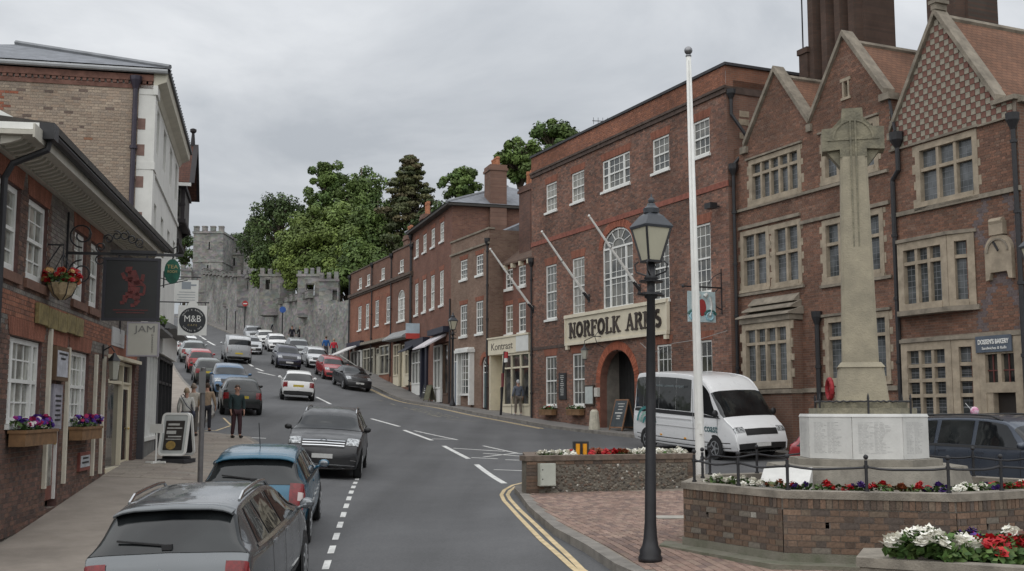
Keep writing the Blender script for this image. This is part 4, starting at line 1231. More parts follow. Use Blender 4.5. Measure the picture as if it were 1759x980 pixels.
# ------------------------------------------------------------------ shopfront helper
def shop(B, x0, x1, z0, z1, mat, cols, tz=None, stall=.5, y=.05, glass=None, name='shop_window', fasc=None, pil=True):
    m = MB(); k = .07
    xs = [x0 + (x1 - x0) * i / cols for i in range(cols + 1)]
    for i, x in enumerate(xs):
        w = .1 if i in (0, cols) else k / 2
        m.box(x - (w if i == cols else (0 if i == 0 else k / 2)), x + (w if i == 0 else (0 if i == cols else k / 2)), y - .10, y + .04, z0 + stall, z1)
    m.box(x0 + .1, x1 - .1, y - .12, y + .03, z1 - .09, z1); m.box(x0 + .1, x1 - .1, y - .13, y + .03, z0 + stall, z0 + stall + .1)
    if tz:
        for a, b in zip(xs[:-1], xs[1:]):
            m.box(a + k, b - k, y - .08, y + .02, tz - .04, tz + .04)
    o = m.build(name, mat, B)
    g = MB(); g.face([(x0, y, z0 + stall), (x1, y, z0 + stall), (x1, y, z1), (x0, y, z1)]); g.build('pane', glass or g_dk, o)
    if stall:
        g = MB(); g.box(x0, x1, y - .09, y + .05, z0, z0 + stall - .005); g.build('stall_riser', fasc or mat, B)
    return o
def door(B, x0, x1, z0, z1, mat, fm=None, y=.1, glass=None, name='door', light=0.0):
    m = MB(); m.box(x0 + .06, x1 - .06, y, y + .05, z0, z1 - light - .05)
    if not glass:
        for (a, b) in ((.12, .46), (.54, .94)):
            for (c, d) in ((.12, .46), (.54, .88)):
                w, h = x1 - x0 - .12, z1 - light - z0
                m.box(x0 + .06 + w * c, x0 + .06 + w * d, y - .015, y, z0 + h * a, z0 + h * b)
    o = m.build(name, mat, B)
    f = MB(); f.box(x0, x0 + .06, y - .05, y + .08, z0, z1); f.box(x1 - .06, x1, y - .05, y + .08, z0, z1); f.box(x0 + .06, x1 - .06, y - .05, y + .08, z1 - .06, z1)
    if light:
        f.box(x0 + .06, x1 - .06, y - .045, y + .07, z1 - light - .05, z1 - light)
    f.build('door_frame', fm or white, B)
    if glass or light:
        g = MB()
        if glass:
            g.face([(x0 + .16, y - .004, z0 + .25), (x1 - .16, y - .004, z0 + .25), (x1 - .16, y - .004, z1 - light - .17), (x0 + .16, y - .004, z1 - light - .17)])
        if light:
            g.face([(x0 + .06, y, z1 - light), (x1 - .06, y, z1 - light), (x1 - .06, y, z1 - .06), (x0 + .06, y, z1 - .06)])
        g.build('pane', glass or g_dk, o)
    h = MB(); h.ball((x1 - .14, y - .04, z0 + 1.0), .03); h.build('handle', M('brass', (.5, .36, .12), .3, .1, metal=1), o)
    return o

# ------------------------------------------------------------------ cream shop with red brick upper floors
KO = facade('cream_shopfront_house', 'narrow red brick house with a cream shopfront next to the inn', 'shop', (1.403, 53.534), (.4254, -.905), 2.4)
az_ko = math.atan2(-.905, .4254)
bw_ko = M_brickwall('dark red brick', (.19, .085, .062), (.15, .07, .055), (.15, .115, .095))
kw = [(-5.8, -4.9), (-4.2, -3.35)]
holes = [('r', a, b, 8.95, 10.0) for a, b in kw] + [('r', a, b, 6.55, 8.1) for a, b in kw]
plainwall(KO, -8, -.2, 1.9, 10.3, holes, bw_ko, jam, y=.8)
for a, b in kw:
    for c, d in ((8.97, 10.0), (6.57, 8.1)):
        sash(KO, a, b, c, d - .01, 2, 4, y=.88, sill=.14); lintel(KO, a, b, d + .01, .22, None, y=.785, ov=.05)
m = MB(); m.prism([(.62, 10.3), (.62, 10.18), (4.5, 13.3), (4.5, 13.42)], -8, -.2, 'x'); m.build('roof', M_brickwall('old clay tiles', (.15, .10, .075), (.12, .085, .07), (.06, .045, .04), .19, .11), KO)
m = MB()
for i in range(8):
    m.box(-7.5 + i * .95, -7.38 + i * .95, .55, .8, 9.98, 10.2)
m.build('eaves_bracket', cream, KO, kind='stuff')
body(KO, -8, -.2, 7, 1.9, 10.2, bw_ko, y0=.95)
m = MB(); m.box(-6.0, -1.15, -.12, .8, 5.46, 6.28); m.box(-6.05, -1.1, -.17, .8, 6.28, 6.36); m.build('fascia', cream, KO)
m = MB(); m.box(-2.55, -1.16, -.14, -.12, 5.5, 6.26); m.build('fascia_panel', M('white panel', (.66, .67, .64), .5, .05), KO)
text('lettering', 'Kontrast', .52, M('grey brown letters', (.10, .085, .07), .6, 0), KO, (-4.3, -.125, 5.85), width=2.6)
shop(KO, -4.35, -1.2, 2.1, 5.44, cream, 3, 4.72, .72)
m = MB(); m.box(-5.98, -5.86, -.05, .8, 2.0, 5.46); m.box(-5.86, -4.35, .7, .8, 2.0, 5.46); m.box(-4.36, -4.3, .05, .7, 2.0, 5.46); m.build('porch_panel', cream, KO)
m = MB(); m.box(-5.6, -4.7, .6, .66, 5.1, 5.4); m.build('porch_lamp', M('warm lamp', (.5, .28, .08), .5, 0), KO)
chimney(KO, -4.4, 1.7, 1.35, .9, 10.5, 14.35, M_brickwall('stack brick', (.16, .085, .065), (.11, .065, .055), (.13, .10, .085)), 3, zp=.85)

# ------------------------------------------------------------------ brown brick house
BR = facade('brown_brick_house', 'brown brick parapet house with a white bow shop window', 'house', (-1.2, 59.073), (.4027, -.9153), 2.9)
bw_br = M_brickwall('brown brick', (.235, .155, .115), (.185, .115, .085), (.21, .18, .15))
bw = [(-4.25, -3.2), (-1.87, -.87)]
holes = [('r', a, b, 9.88, 11.0) for a, b in bw] + [('r', a, b, 6.7, 8.47) for a, b in bw] + [('r', -5.4, -4.65, 2.5, 5.9), ('a', -.6, .42, 2.4, 5.0, .42), ('r', -3.9, -2.3, 2.6, 5.8)]
plainwall(BR, -5.76, 0, 2.2, 12.2, holes, bw_br, jam, reveal=.16)
for a, b in bw:
    for c, d in ((9.9, 11.0), (6.72, 8.47)):
        sash(BR, a, b, c, d - .01, 3, 4, sill=.12); lintel(BR, a, b, d + .01, .24, None)
m = MB(); m.box(-5.76, .05, -.1, .02, 11.42, 11.52); m.box(-5.78, .06, -.07, .3, 12.2, 12.3); m.build('coping', stoned, BR)
m = MB(); m.face([(0, 0, 2.2), (0, 8, 2.2), (0, 8, 12.2), (0, 0, 12.2)]); m.build('side_wall', M_brickwall('brown side brick', (.21, .14, .105), (.15, .09, .07), (.2, .17, .14), rot='Y'), BR)
body(BR, -5.75, -.01, 8, 2.2, 12.0, bw_br, y0=.35)
m = MB(); m.prism([(.5, 12.0), (4, 13.6), (7.5, 12.0)], -5.6, -.3, 'x'); m.build('roof', slate, BR)
# bow window, doors
m = MB(); m.box(-4.1, -3.9, -.28, .05, 2.9, 5.75); m.box(-2.3, -2.1, -.28, .05, 2.9, 5.75); m.box(-4.2, -2.0, -.45, .1, 5.75, 5.92); m.box(-4.1, -2.1, -.36, .1, 5.92, 6.02); m.build('bow_surround', white, BR)
m = MB(); g = MB(); n = 6
bowp = [(-3.9 + 1.6 * i / n, -.02 - .22 * math.sin(math.pi * i / n)) for i in range(n + 1)]
for i, (x, y) in enumerate(bowp):
    m.box(x - .018, x + .018, y - .03, y + .02, 3.55, 5.75)
    if i < n:
        x2, y2 = bowp[i + 1]; g.face([(x, y, 3.5), (x2, y2, 3.5), (x2, y2, 5.75), (x, y, 5.75)])
        for k in range(1, 6):
            z = 3.55 + 2.2 * k / 6; m.beam((x, y - .01, z), (x2, y2 - .01, z), .03, .03)
        m.beam((x, y - .02, 3.47), (x2, y2 - .02, 3.47), .12, .12)
o = m.build('bow_window', white, BR); g.build('pane', g_na, o)
m = MB(); m.box(-3.85, -2.35, -.1, .05, 2.6, 3.4); m.build('stall_riser', bw_br, BR)
teal = M('teal paint', (.05, .085, .09), .5, .15, 3); bluegrey = M('blue grey paint', (.13, .16, .21), .5, .1, 3)
door(BR, -1.0, -.2, 2.75, 4.98, teal, white, .12, light=.35); door(BR, -5.38, -4.67, 2.95, 5.88, bluegrey, white, .12, light=.5)
m = MB(); m.arch_ring(-.6, .43, .43, 5.0, .26, -.02, .02); m.build('door_arch', M('rubbed brick', (.28, .10, .06), .9, .2, 8), BR)
m = MB(); m.arch_ring(-.6, .36, .36, 5.0, .06, .08, .14)
for a in (45, 90, 135):
    m.beam((-.6, .1, 5.0), (-.6 + .36 * math.cos(R(a)), .1, 5.0 + .36 * math.sin(R(a))), .025, .025, up=(0, 1, 0))
o = m.build('fanlight', white, BR); g = MB(); g.face([(-.6 + .4 * math.cos(R(a)), .13, 5.0 + .4 * math.sin(R(a))) for a in range(0, 181, 15)]); g.build('pane', g_dk, o)
downpipe('drainpipe', BR, -.12, 2.6, 11.6, .05, -.08)

# ------------------------------------------------------------------ tall hipped house
TA = facade('tall_hipped_house', 'tall red brick house under a hipped slate roof with a big chimney stack', 'house', (-3.455, 64.198), (.2917, -.9565), 3.4)
bw_ta = M_brickwall('plum brick', (.205, .095, .068), (.16, .075, .058), (.16, .13, .105))
cx = [-9.65, -7.3, -4.95, -2.55]
holes = [('r', c - .5, c + .5, 12.68, 13.85) for c in cx] + [('r', c - .5, c + .5, 8.85, 10.92) for c in cx] + [('r', -4.4, -.6, 2.8, 6.6), ('r', -10.9, -6.0, 3, 6.6)]
plainwall(TA, -11.27, 0, 2.6, 14.4, holes, bw_ta, jam, reveal=.2)
for c in cx:
    sash(TA, c - .5, c + .5, 12.7, 13.84, 3, 4, glass=g_cu, sill=.12); sash(TA, c - .5, c + .5, 8.87, 10.91, 3, 4, glass=g_cu, sill=.14)
    lintel(TA, c - .5, c + .5, 13.86, .25, None); lintel(TA, c - .5, c + .5, 10.93, .28, None)
m = MB(); m.face([(0, 0, 2.6), (0, 9, 2.6), (0, 9, 14.4), (0, 0, 14.4)]); m.build('side_wall', M_brickwall('plum side brick', (.20, .10, .07), (.14, .07, .055), (.17, .135, .11), rot='Y'), TA)
m = MB(); m.box(-11.4, .35, -.4, 9.2, 14.4, 14.55); m.build('eaves', M('dark eaves', (.05, .045, .04), .7, .1), TA)
m = MB(); a = (-11.45, -.45, 14.56); b = (.4, -.45, 14.56); c = (.4, 9.3, 14.56); d = (-11.45, 9.3, 14.56); e = (-7.6, 4.4, 16.5); f = (-3.6, 4.4, 16.5)
m.face([a, b, f, e]); m.face([b, c, f]); m.face([c, d, e, f]); m.face([d, a, e]); m.build('roof', slate, TA)
body(TA, -11.2, -.01, 9, 2.6, 14.3, bw_ta, y0=.4)
m = MB()
for p, q in ((b, f), (a, e), (e, f)):
    m.tube([p, q], .09, 6)
m.build('ridge_tiles', lead, TA)
ch = M_brickwall('chimney plum brick', (.20, .115, .085), (.15, .085, .065), (.16, .13, .11))
chimney(TA, -.35, 2.7, 1.3, 1.0, 13, 16.95, ch, 4, zp=.5); chimney(TA, -10.6, .9, 1.0, .8, 14.2, 15.7, ch, 2, zp=.9)
navy = M('navy paint', (.012, .014, .03), .5, .1)
shop(TA, -10.8, -7.9, 3.6, 6.5, white, 3, 5.7, .7, glass=g_dk); m = MB(); m.box(-11.2, -5.6, -.45, .1, 6.6, 7.15); m.prism([(-.9, 6.5), (0, 7.1), (0, 7.0), (-.9, 6.42)], -11.1, -8.6, 'x'); m.build('shop_canopy', navy, TA)
m = MB(); m.box(-7.9, -7.5, -.12, .1, 3.3, 6.6); m.box(-6.5, -6.0, -.12, .1, 3.2, 6.6); m.build('pilaster', navy, TA)
door(TA, -7.5, -6.5, 3.4, 6.4, white, navy, .15, glass=g_dk, light=.4)
shop(TA, -4.4, -2.6, 3.1, 6.5, white, 2, 5.6, .8); shop(TA, -1.9, -.6, 3.0, 6.5, M('brown shop paint', (.09, .05, .03), .6, .2), 1, None, .5)
door(TA, -2.6, -1.9, 3.1, 6.3, M('brown door', (.08, .045, .03), .6, .2), white, .3, light=.5)
m = MB(); m.prism([(-1.3, 6.25), (-1.3, 6.33), (-.02, 7.1), (-.02, 6.95)], -4.6, -1.2, 'x'); m.build('awning', M('pale awning', (.55, .52, .54), .8, .1, 5), TA)
m = MB(); m.box(-4.6, -.5, -.4, .05, 7.12, 7.45); m.build('fascia', navy, TA)
downpipe('drainpipe', TA, -11.2, 3.4, 14.3, .06, -.1); downpipe('drainpipe', TA, -.15, 3.0, 9, .05, -.08, False)
az_ta = math.atan2(-.9565, .2917)
TL = thing('agents_sign', 'small projecting estate agent board, pale blue above red, over the navy shopfront', 'sign', loc(TA, -8.4, 0, 7.2), az_ta)
m = MB(); m.box(-.03, .03, -.95, -.05, .35, 1.0); m.build('board', M('pale blue sign', (.45, .55, .62), .5, .1), TL)
m = MB(); m.box(-.032, .032, -.95, -.05, 0, .35); m.build('red_panel', M('red sign', (.5, .06, .05), .5, .1), TL)

# ------------------------------------------------------------------ lower parapet row
def lowhouse(name, label, x0, x1, top, mid, zc, pal, shopf, bigw=None):
    Bd = facade(name, label, 'house', (-6.574, 74.423), (.3754, -.9269), 4.6)
    holes = [('r', c - .48, c + .48, 12.1, 13.0) for c in top] + [('r', c - .5, c + .5, 8.85, 10.75) for c in mid]
    if bigw:
        holes.append(('a', bigw, .85, 8.7, 10.3, .6))
    holes.append(('r', x0 + .4, x1 - .4, 4.2, 7.6))
    plainwall(Bd, x0, x1, 4.0, 11.75, [h for h in holes if h[4] < 11.5], pal[0], jam, reveal=.16); plainwall(Bd, x0, x1, 11.75, zc, [h for h in holes if h[3] > 11.5], pal[1], jam, reveal=.16, name='attic_wall')
    for c in top:
        sash(Bd, c - .48, c + .48, 12.12, 12.99, 2, 2, sill=.08, glass=g_cu)
    for c in mid:
        sash(Bd, c - .5, c + .5, 8.87, 10.74, 2, 4, sill=.1); lintel(Bd, c - .5, c + .5, 10.76, .25, None)
    if bigw:
        sash(Bd, bigw - .85, bigw + .85, 8.75, 10.3, [1, 2, 1], 3, mull=(bigw - .45, bigw + .45), head=.6)
    m = MB(); m.box(x0, x1, -.22, .02, 11.7, 11.88); m.box(x0, x1, -.12, .02, 11.58, 11.7); m.box(x0, x1, -.07, .3, zc, zc + .1); m.build('cornice', M('sooty cornice', (.10, .075, .06), .9, .3, 3), Bd)
    body(Bd, x0 + .02, x1 - .02, 8, 4.0, zc - .3, pal[1], y0=.4)
    return Bd
bwo = M_brickwall('orange red brick', (.275, .115, .072), (.22, .09, .06), (.2, .15, .115)); bwo2 = M_brickwall('brown red brick', (.20, .10, .07), (.155, .08, .06), (.16, .13, .105))
LA = lowhouse('orange_brick_terrace', 'orange brick terrace of low parapet shops next to the castle wall', -17.4, -5.0, [-14.2, -11.7, -7.6], [-14.2, -11.9, -9.1, -6.1], 13.6, (bwo, bwo2), None)
shop(LA, -16.9, -13.6, 4.9, 7.3, white, 3, None, .5); shop(LA, -12.9, -9.8, 4.7, 7.3, M('stone paint', (.42, .40, .33), .6, .1), 3, 6.6, .6, fasc=bwo); shop(LA, -8.2, -5.6, 4.5, 7.3, M('stone paint', (.42, .40, .33), .6, .1), 2, 6.6, .7, fasc=bwo)
door(LA, -13.5, -12.95, 4.9, 7.2, navy, white, .15); door(LA, -9.6, -8.6, 4.6, 7.2, M('stone paint', (.42, .40, .33), .6, .1), M('stone paint', (.42, .40, .33), .6, .1), .15, light=.4)
m = MB(); m.box(-17.2, -12.8, -.3, .05, 7.6, 8.0); m.build('fascia', navy, LA); m = MB(); m.box(-12.7, -5.2, -.35, .05, 7.6, 7.8); m.build('fascia', stoned, LA)
m = MB(); m.prism([(-1.7, 6.95), (-1.7, 7.02), (-.25, 7.7), (-.25, 7.58)], -17.0, -14.0, 'x'); m.build('awning', M('white awning', (.62, .61, .60), .8, .08, 5), LA)
m = MB(); m.beam((-14.1, -1.65, 6.98), (-14.1, -.1, 6.0), .05, .05); m.beam((-16.9, -1.65, 6.98), (-16.9, -.1, 6.0), .05, .05); m.build('awning_arm', white, LA)
downpipe('drainpipe', LA, -17.3, 5, 13.4, .06, -.1); downpipe('drainpipe', LA, -10.4, 5, 13.6, .05, -.09); downpipe('drainpipe', LA, -5.1, 5, 13.6, .05, -.09)
LB = lowhouse('red_brick_corner_shop', 'low red brick shop with an arched first floor window beside the tall hipped house', -5.0, 0.0, [-2.8], [], 13.75, (bwo2, bwo2), None, -2.8)
az_lo = math.atan2(-.9269, .3754)
shop(LB, -4.5, -3.1, 4.3, 7.2, cream, 2, 6.4, .7); shop(LB, -1.7, -.4, 4.3, 7.2, cream, 2, 6.4, .7); door(LB, -2.9, -1.9, 4.2, 7.1, cream, cream, .15, light=.4)
m = MB(); m.prism([(-.75, 7.45), (-.75, 7.55), (-.02, 8.05), (-.02, 7.4)], -4.9, -.1, 'x'); m.build('shop_canopy', M('lead grey canopy', (.26, .27, .27), .6, .2, 3), LB)
chimney(LB, -3.3, .75, 1.0, .7, 13.3, 14.8, ch, 2, zp=.7)
downpipe('drainpipe', LB, -.2, 4.5, 13.6, .05, -.09)
for k_ in (LA, LB):
    m = MB(); m.tube([(-1 if k_ is LB else -6, 1.5, 13.3), (-1 if k_ is LB else -6, 1.5, 16.2)], .03, 5); m.build('aerial_mast', iron, k_)

# ------------------------------------------------------------------ left side: the pub
D_L = (-.1609, .987)
az_l = math.atan2(D_L[1], D_L[0])
PU = facade('pub', 'two storey grey flint and brick pub with a deep white eave and tall sash windows', 'pub', (-9.609, 28.991), D_L, .9)
up = [(-13.0, -11.75), (-11.3, -10.0), (-7.95, -6.85), (-6.45, -5.45)]
lo = [(-12.0, -10.0), (-7.9, -6.15)]
holes = [('r', a, b, 4.64, 5.98) for a, b in up] + [('r', a, b, 2.3, 3.68) for a, b in lo] + [('r', -9.35, -8.45, .8, 3.0), ('r', -4.05, -.55, 1.05, 3.7)]
def cf_pu(x, z, rg):
    near = any(a - .12 < x < b + .30 and c - .2 < z < d + .1 for _, a, b, c, d in holes)
    if 3.98 < z < 4.38:
        return vary(rg.choice(P_OR), .2)
    if z < 3.75 or (near and z < 6.05):
        return vary(rg.choice(P_QU + ([P_NA[3]] if z < 3.75 else [])), .15)
    return vary(rg.choice(P_PU), .12)
brickwork(PU, -14.6, -.02, .6, 6.42, holes, cf_pu, m_mortp, nparts=300, key=lambda b: b[0] if (b[0] > -12.5 and 1.6 < b[2] < 3.9) else 99, pal=P_QU + [P_QU[0], P_QU[2], P_NA[3]], palname='pub brick', seed=31, reveal=.16, jam=M('purple brick jamb', (.12, .065, .058), .9, .25, 8))
for a, b in up:
    sash(PU, a, b, 4.66, 5.97, 3, 4, y=.11, glass=g_cu, sill=0, fw=.09); lintel(PU, a, b, 5.985, .30, None)
m = MB()
for a, b in up:
    m.box(a - .1, b + .1, -.06, .1, 4.48, 4.63)
m.build('window_sill', M('brown brick sill', (.16, .085, .06), .9, .2, 6), PU, kind='stuff')
for a, b in lo:
    w = b - a; sash(PU, a, b, 2.32, 3.67, [1, 3, 1], 4, y=.11, glass=g_cu, mull=(a + .38, b - .38), sill=.08, fw=.08); lintel(PU, a, b, 3.69, .28, None, ov=.2)
lintel(PU, -9.6, -8.2, 3.69, .28, None, ov=.1); lintel(PU, -4.1, -.5, 3.71, .27, None, ov=.1)
door(PU, -9.35, -8.45, .95, 2.98, M('red brown door', (.16, .05, .035), .5, .15, 4), white, .08, glass=g_cu)
# shop door and window at the far end
door(PU, -2.0, -.6, 1.1, 3.68, cream, cream, .12, glass=g_dk, light=.45); shop(PU, -4.05, -2.0, 1.0, 3.69, cream, 1, 3.2, .15, y=.12)
m = MB(); m.box(-4.2, -.45, -.14, .0, 3.70, 3.78); m.build('door_head', cream, PU)
# eave: soffit, brackets, fascia, gutter, roof
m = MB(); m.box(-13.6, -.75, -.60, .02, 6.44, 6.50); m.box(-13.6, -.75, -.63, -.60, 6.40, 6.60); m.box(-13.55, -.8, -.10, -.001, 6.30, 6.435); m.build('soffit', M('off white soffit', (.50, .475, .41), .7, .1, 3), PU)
br = None
for i in range(54):
    x = -13.45 + i * .238
    if br is None:
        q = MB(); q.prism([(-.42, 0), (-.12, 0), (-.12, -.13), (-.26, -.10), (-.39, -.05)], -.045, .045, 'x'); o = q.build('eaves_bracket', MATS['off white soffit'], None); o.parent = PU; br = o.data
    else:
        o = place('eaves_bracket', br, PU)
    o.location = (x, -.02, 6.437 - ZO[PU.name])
m = MB()
m.tube([(-13.1, -.70, 6.58), (-.9, -.70, 6.58)], .07, 8); m.tube([(-13.0, -.70, 6.55), (-13.02, -.67, 6.35), (-13.05, -.2, 6.12), (-13.05, -.1, 5.9), (-13.05, -.1, 1)], .05, 8); m.box(-13.18, -12.9, -.79, -.58, 6.48, 6.72); m.build('gutter', iron, PU)
m = MB(); m.prism([(-.78, 6.62), (-.78, 6.73), (4, 7.25), (4, 7.1)], -13.15, -.02, 'x'); m.build('roof', M('dark roof tiles', (.055, .05, .045), .9, .3, 5), PU)
m = MB(); m.box(-13.16, -13.02, -.58, .3, 6.62, 6.72); m.prism([(-.60, 6.73), (-.2, 6.80), (.6, 7.2), (.6, 6.5), (-.60, 6.5)], -13.12, -13.0, 'x'); m.build('verge_board', white, PU)
body(PU, -14.6, -.03, 6, .6, 6.6, m_mortp, y0=.3)
m = MB()
for x in (-9.6, -8.15, -5.6, -4.75):
    m.box(x - .06, x + .06, -.07, -.01, 1.2, 3.7 if x > -9 else 3.95)
m.build('white_post', M('cream strip', (.62, .58, .48), .6, .1, 3), PU, kind='stuff')
FB = thing('weathered_board', 'row of weathered olive boards fixed on the pub wall under the basket', 'board', loc(PU, -8.9, -.02, 3.95), az_l)
bm = MB(); bm.box(-.32, .32, -.06, 0, 0, .34); me = None
for i in range(5):
    if me is None:
        o = bm.build('plank', M('olive boards', (.21, .165, .07), .8, .3, 7, .3, 30), None); o.parent = FB; me = o.data
    else:
        o = place('plank', me, FB)
    o.location = (-1.4 + i * .70, 0, random.uniform(-.03, .03)); o.scale = (1.05, 1, 1)
window_box('timber window box of purple and magenta flowers under the pub window nearest the camera', PU, az_l, -12.0, -9.95, 1.98, wood, MIX, 60, 160)
window_box('timber window box of purple and magenta flowers between the door panel and the wall lantern', PU, az_l, -7.95, -6.1, 1.98, wood, MIX, 55, 150)
wallboard('poster_case', 'brown glazed poster case with three pale posters on the pub wall', 'notice board', PU, az_l, -9.45, -8.5, 3.06, 3.66, M('brown frame', (.11, .065, .035), .6, .2, 4), M('pale poster', (.45, .46, .5), .5, .25, 6), .12, marks=black)
wallboard('poster', 'large grey poster hanging in front of the red brown door of the pub', 'poster', PU, az_l, -9.25, -8.55, 2.2, 3.0, M('grey poster', (.28, .27, .31), .6, .2, 5), M('grey sheet', (.32, .31, .35), .6, .3, 6), .05, marks=black)
wallboard('blank_sign', 'small blank pale grey sign on the pub wall above the cream door', 'sign', PU, az_l, -3.9, -2.4, 4.0, 4.42, M('pale grey sign', (.45, .45, .45), .6, .06), M('pale sign face', (.48, .48, .47), .6, .06), .03)
wallboard('small_notice', 'small red framed notice low on the pub wall under the flowers', 'notice board', PU, az_l, -6.9, -5.9, 1.35, 1.72, M('red brown frame', (.20, .06, .045), .6, .2), M('notice paper', (.42, .44, .46), .6, .2, 8), .06, marks=black)
WL2 = thing('wall_lantern', 'small black lantern on the pub wall beside the cream shop door', 'lantern', loc(PU, -4.85, -.02, 3.2), az_l)
m = MB(); m.tube([(0, 0, .62), (0, -.16, .72), (0, -.24, .6)], .018, 6); m.box(-.04, .04, -.02, 0, .45, .75); m.lathe([(.15, .4), (.06, .52), (.02, .58)], (0, -.24, 0), 6); m.lathe([(.08, -.02), (.09, 0)], (0, -.24, 0), 6); m.build('bracket', iron, WL2)
m = MB(); m.lathe([(.08, 0), (.125, .4)], (0, -.24, 0), 6); m.build('lamp_glass', MATS['lamp glass'], WL2)
# hanging basket
HB = thing('hanging_basket', 'hanging basket of red and orange flowers on the grey pub wall', 'hanging basket', loc(PU, -10.0, -.28, 4.42), az_l)
m = MB(); m.lathe([(.05, 0), (.16, .08), (.23, .22), (.24, .28)], (0, 0, 0), 12); m.build('basket', M('coir basket', (.40, .31, .19), .9, .25, 12), HB)
m = MB()
for a in range(4):
    t = a * math.pi / 2; m.tube([(.24 * math.cos(t), .24 * math.sin(t), .28), (0, 0, .8)], .008, 4)
m.tube([(0, 0, .8), (0, 0, .95), (0, .26, .95)], .015, 5); m.tube([(0, .26, .6), (0, .05, .95)], .012, 5)
for a in range(5):
    t = a * 1.2566; m.tube([(.05 * math.cos(t), .05 * math.sin(t), .0), (.17 * math.cos(t), .17 * math.sin(t), .08), (.245 * math.cos(t), .245 * math.sin(t), .28)], .01, 4)
m.build('chain', iron, HB)
m = MB(); leafy(m, (0, 0, .34), .3, 150, LEAF, .05, .5); m.build('foliage', leafm, HB, kind='stuff')
m = MB(); rg = random.Random(5)
for i in range(34):
    t = rg.uniform(0, 6.28); petals(m, (.28 * math.cos(t) * rg.uniform(.4, 1.1), .28 * math.sin(t), .36 + rg.uniform(-.05, .14)), .04, 4, [rg.choice(RED + [(.55, .16, .08), (.5, .3, .12)])], .05, rg)
m.build('blossom', flowm, HB, kind='stuff')

# hanging pub sign on its scrolled bracket
PS = thing('pub_sign', 'large black pub sign with a dark red rampant lion on a scrolled iron bracket', 'sign', loc(PU, -8.6, 0, 4.18), az_l)
m = MB(); m.beam((0, 0, 1.24), (0, -2.1, 1.24), .05, .05); m.beam((0, -.02, .55), (0, -.02, 2.0), .05, .03)
def scroll(c, r, t0, turns, sgn=1):
    return [(0, c[0] + r * (1 - .62 * k / 18) * math.cos(t0 + sgn * turns * 2 * math.pi * k / 18), c[1] + r * (1 - .62 * k / 18) * math.sin(t0 + sgn * turns * 2 * math.pi * k / 18)) for k in range(19)]
m.tube(scroll((-.28, 1.58), .24, -1.6, 1.3), .016, 5); m.tube(scroll((-.28, .88), .24, 1.6, 1.3, -1), .016, 5); m.tube(scroll((-.62, 1.36), .1, -1.6, 1.2), .014, 5); m.tube(scroll((-.62, 1.12), .1, 1.6, 1.2, -1), .014, 5)
for k in range(5):
    m.tube(scroll((-.75 - k * .14, 1.52 + .08 * math.sin(k)), .09, k, 1.2), .012, 4)
m.build('bracket', iron, PS)
m = MB(); m.box(-.03, .03, -1.66, -.72, .03, 1.14); m.build('board', M('black sign', (.012, .013, .014), .45, .2, 3), PS)
m = MB(); m.box(-.045, .045, -1.70, -.68, -.0, .05); m.box(-.045, .045, -1.70, -.68, 1.12, 1.17); m.box(-.045, .045, -1.70, -1.65, .05, 1.12); m.box(-.045, .045, -.73, -.68, .05, 1.12); m.build('frame', M('sign frame', (.02, .02, .028), .5, .1), PS)
m = MB(); m.beam((0, -.95, 1.17), (0, -.95, 1.24), .03, .03); m.beam((0, -1.45, 1.17), (0, -1.45, 1.24), .03, .03); m.box(-.05, .05, -1.62, -.8, 1.25, 1.31); m.build('hanger', iron, PS)
lion = MB()
def limb(pts, w):
    P = [(-1.66 + .94 * a, .03 + 1.1 * b) for a, b in pts]
    for (a, b), (c, d), w0, w1 in zip(P[:-1], P[1:], w[:-1], w[1:]):
        v = Vector((c - a, d - b)).normalized(); n_ = Vector((-v.y, v.x))
        lion.prism([(a - n_.x * w0, b - n_.y * w0), (c - n_.x * w1, d - n_.y * w1), (c + n_.x * w1, d + n_.y * w1), (a + n_.x * w0, b + n_.y * w0)], -.038, .038, 'x')
limb([(.46, .42), (.44, .55), (.47, .70)], [.10, .11, .10]); limb([(.47, .70), (.50, .82)], [.10, .07]); limb([(.50, .82), (.62, .84)], [.075, .045])
limb([(.48, .66), (.62, .68), (.68, .78)], [.05, .035, .03]); limb([(.45, .6), (.30, .64), (.28, .76)], [.045, .035, .03]); limb([(.46, .42), (.60, .40), (.62, .28), (.70, .27)], [.075, .05, .035, .03]); limb([(.44, .42), (.36, .33), (.42, .24), (.50, .23)], [.08, .05, .035, .03])
limb([(.40, .42), (.26, .42), (.24, .56), (.31, .60)], [.03, .022, .02, .035])
lion.build('lion', M('dark red lion', (.115, .018, .016), .5, .3, 8), PS)
def xtext(name, s, size, mat, parent, y, z, x=-.036, width=None, bold=0):
    """text on a board that stands out from the wall, read from down the street"""
    return text(name, s, size, mat, parent, (x, y, z), (math.pi / 2, 0, -math.pi / 2), width=width, bold=bold)
for i, w in enumerate((.5, .62)):
    m = MB(); m.box(-.036, -.03, -1.19 - w / 2, -1.19 + w / 2, .14 + .05 * i, .155 + .05 * i); m.build('faded_lettering', MATS['dark red lion'], PS)
def board_sign(name, label, Bd, x, z, s0, s1, h, mat, arm=True, cat='sign', t=.03):
    o = thing(name, label, cat, loc(Bd, x, 0, z), Bd.rotation_euler[2])
    m = MB(); m.box(-t, t, -s1, -s0, 0, h); m.build('board', mat, o)
    if arm:
        m = MB(); m.tube([(0, 0, h + .09), (0, -s1 - .05, h + .09)], .018, 6); m.beam((0, -.015, h - .25), (0, -.015, h + .25), .05, .03); m.tube([(0, -s0 - .05, h), (0, -s0 - .05, h + .09)], .01, 4); m.tube([(0, -s1 + .05, h), (0, -s1 + .05, h + .09)], .01, 4); m.build('bracket', iron, o)
    return o
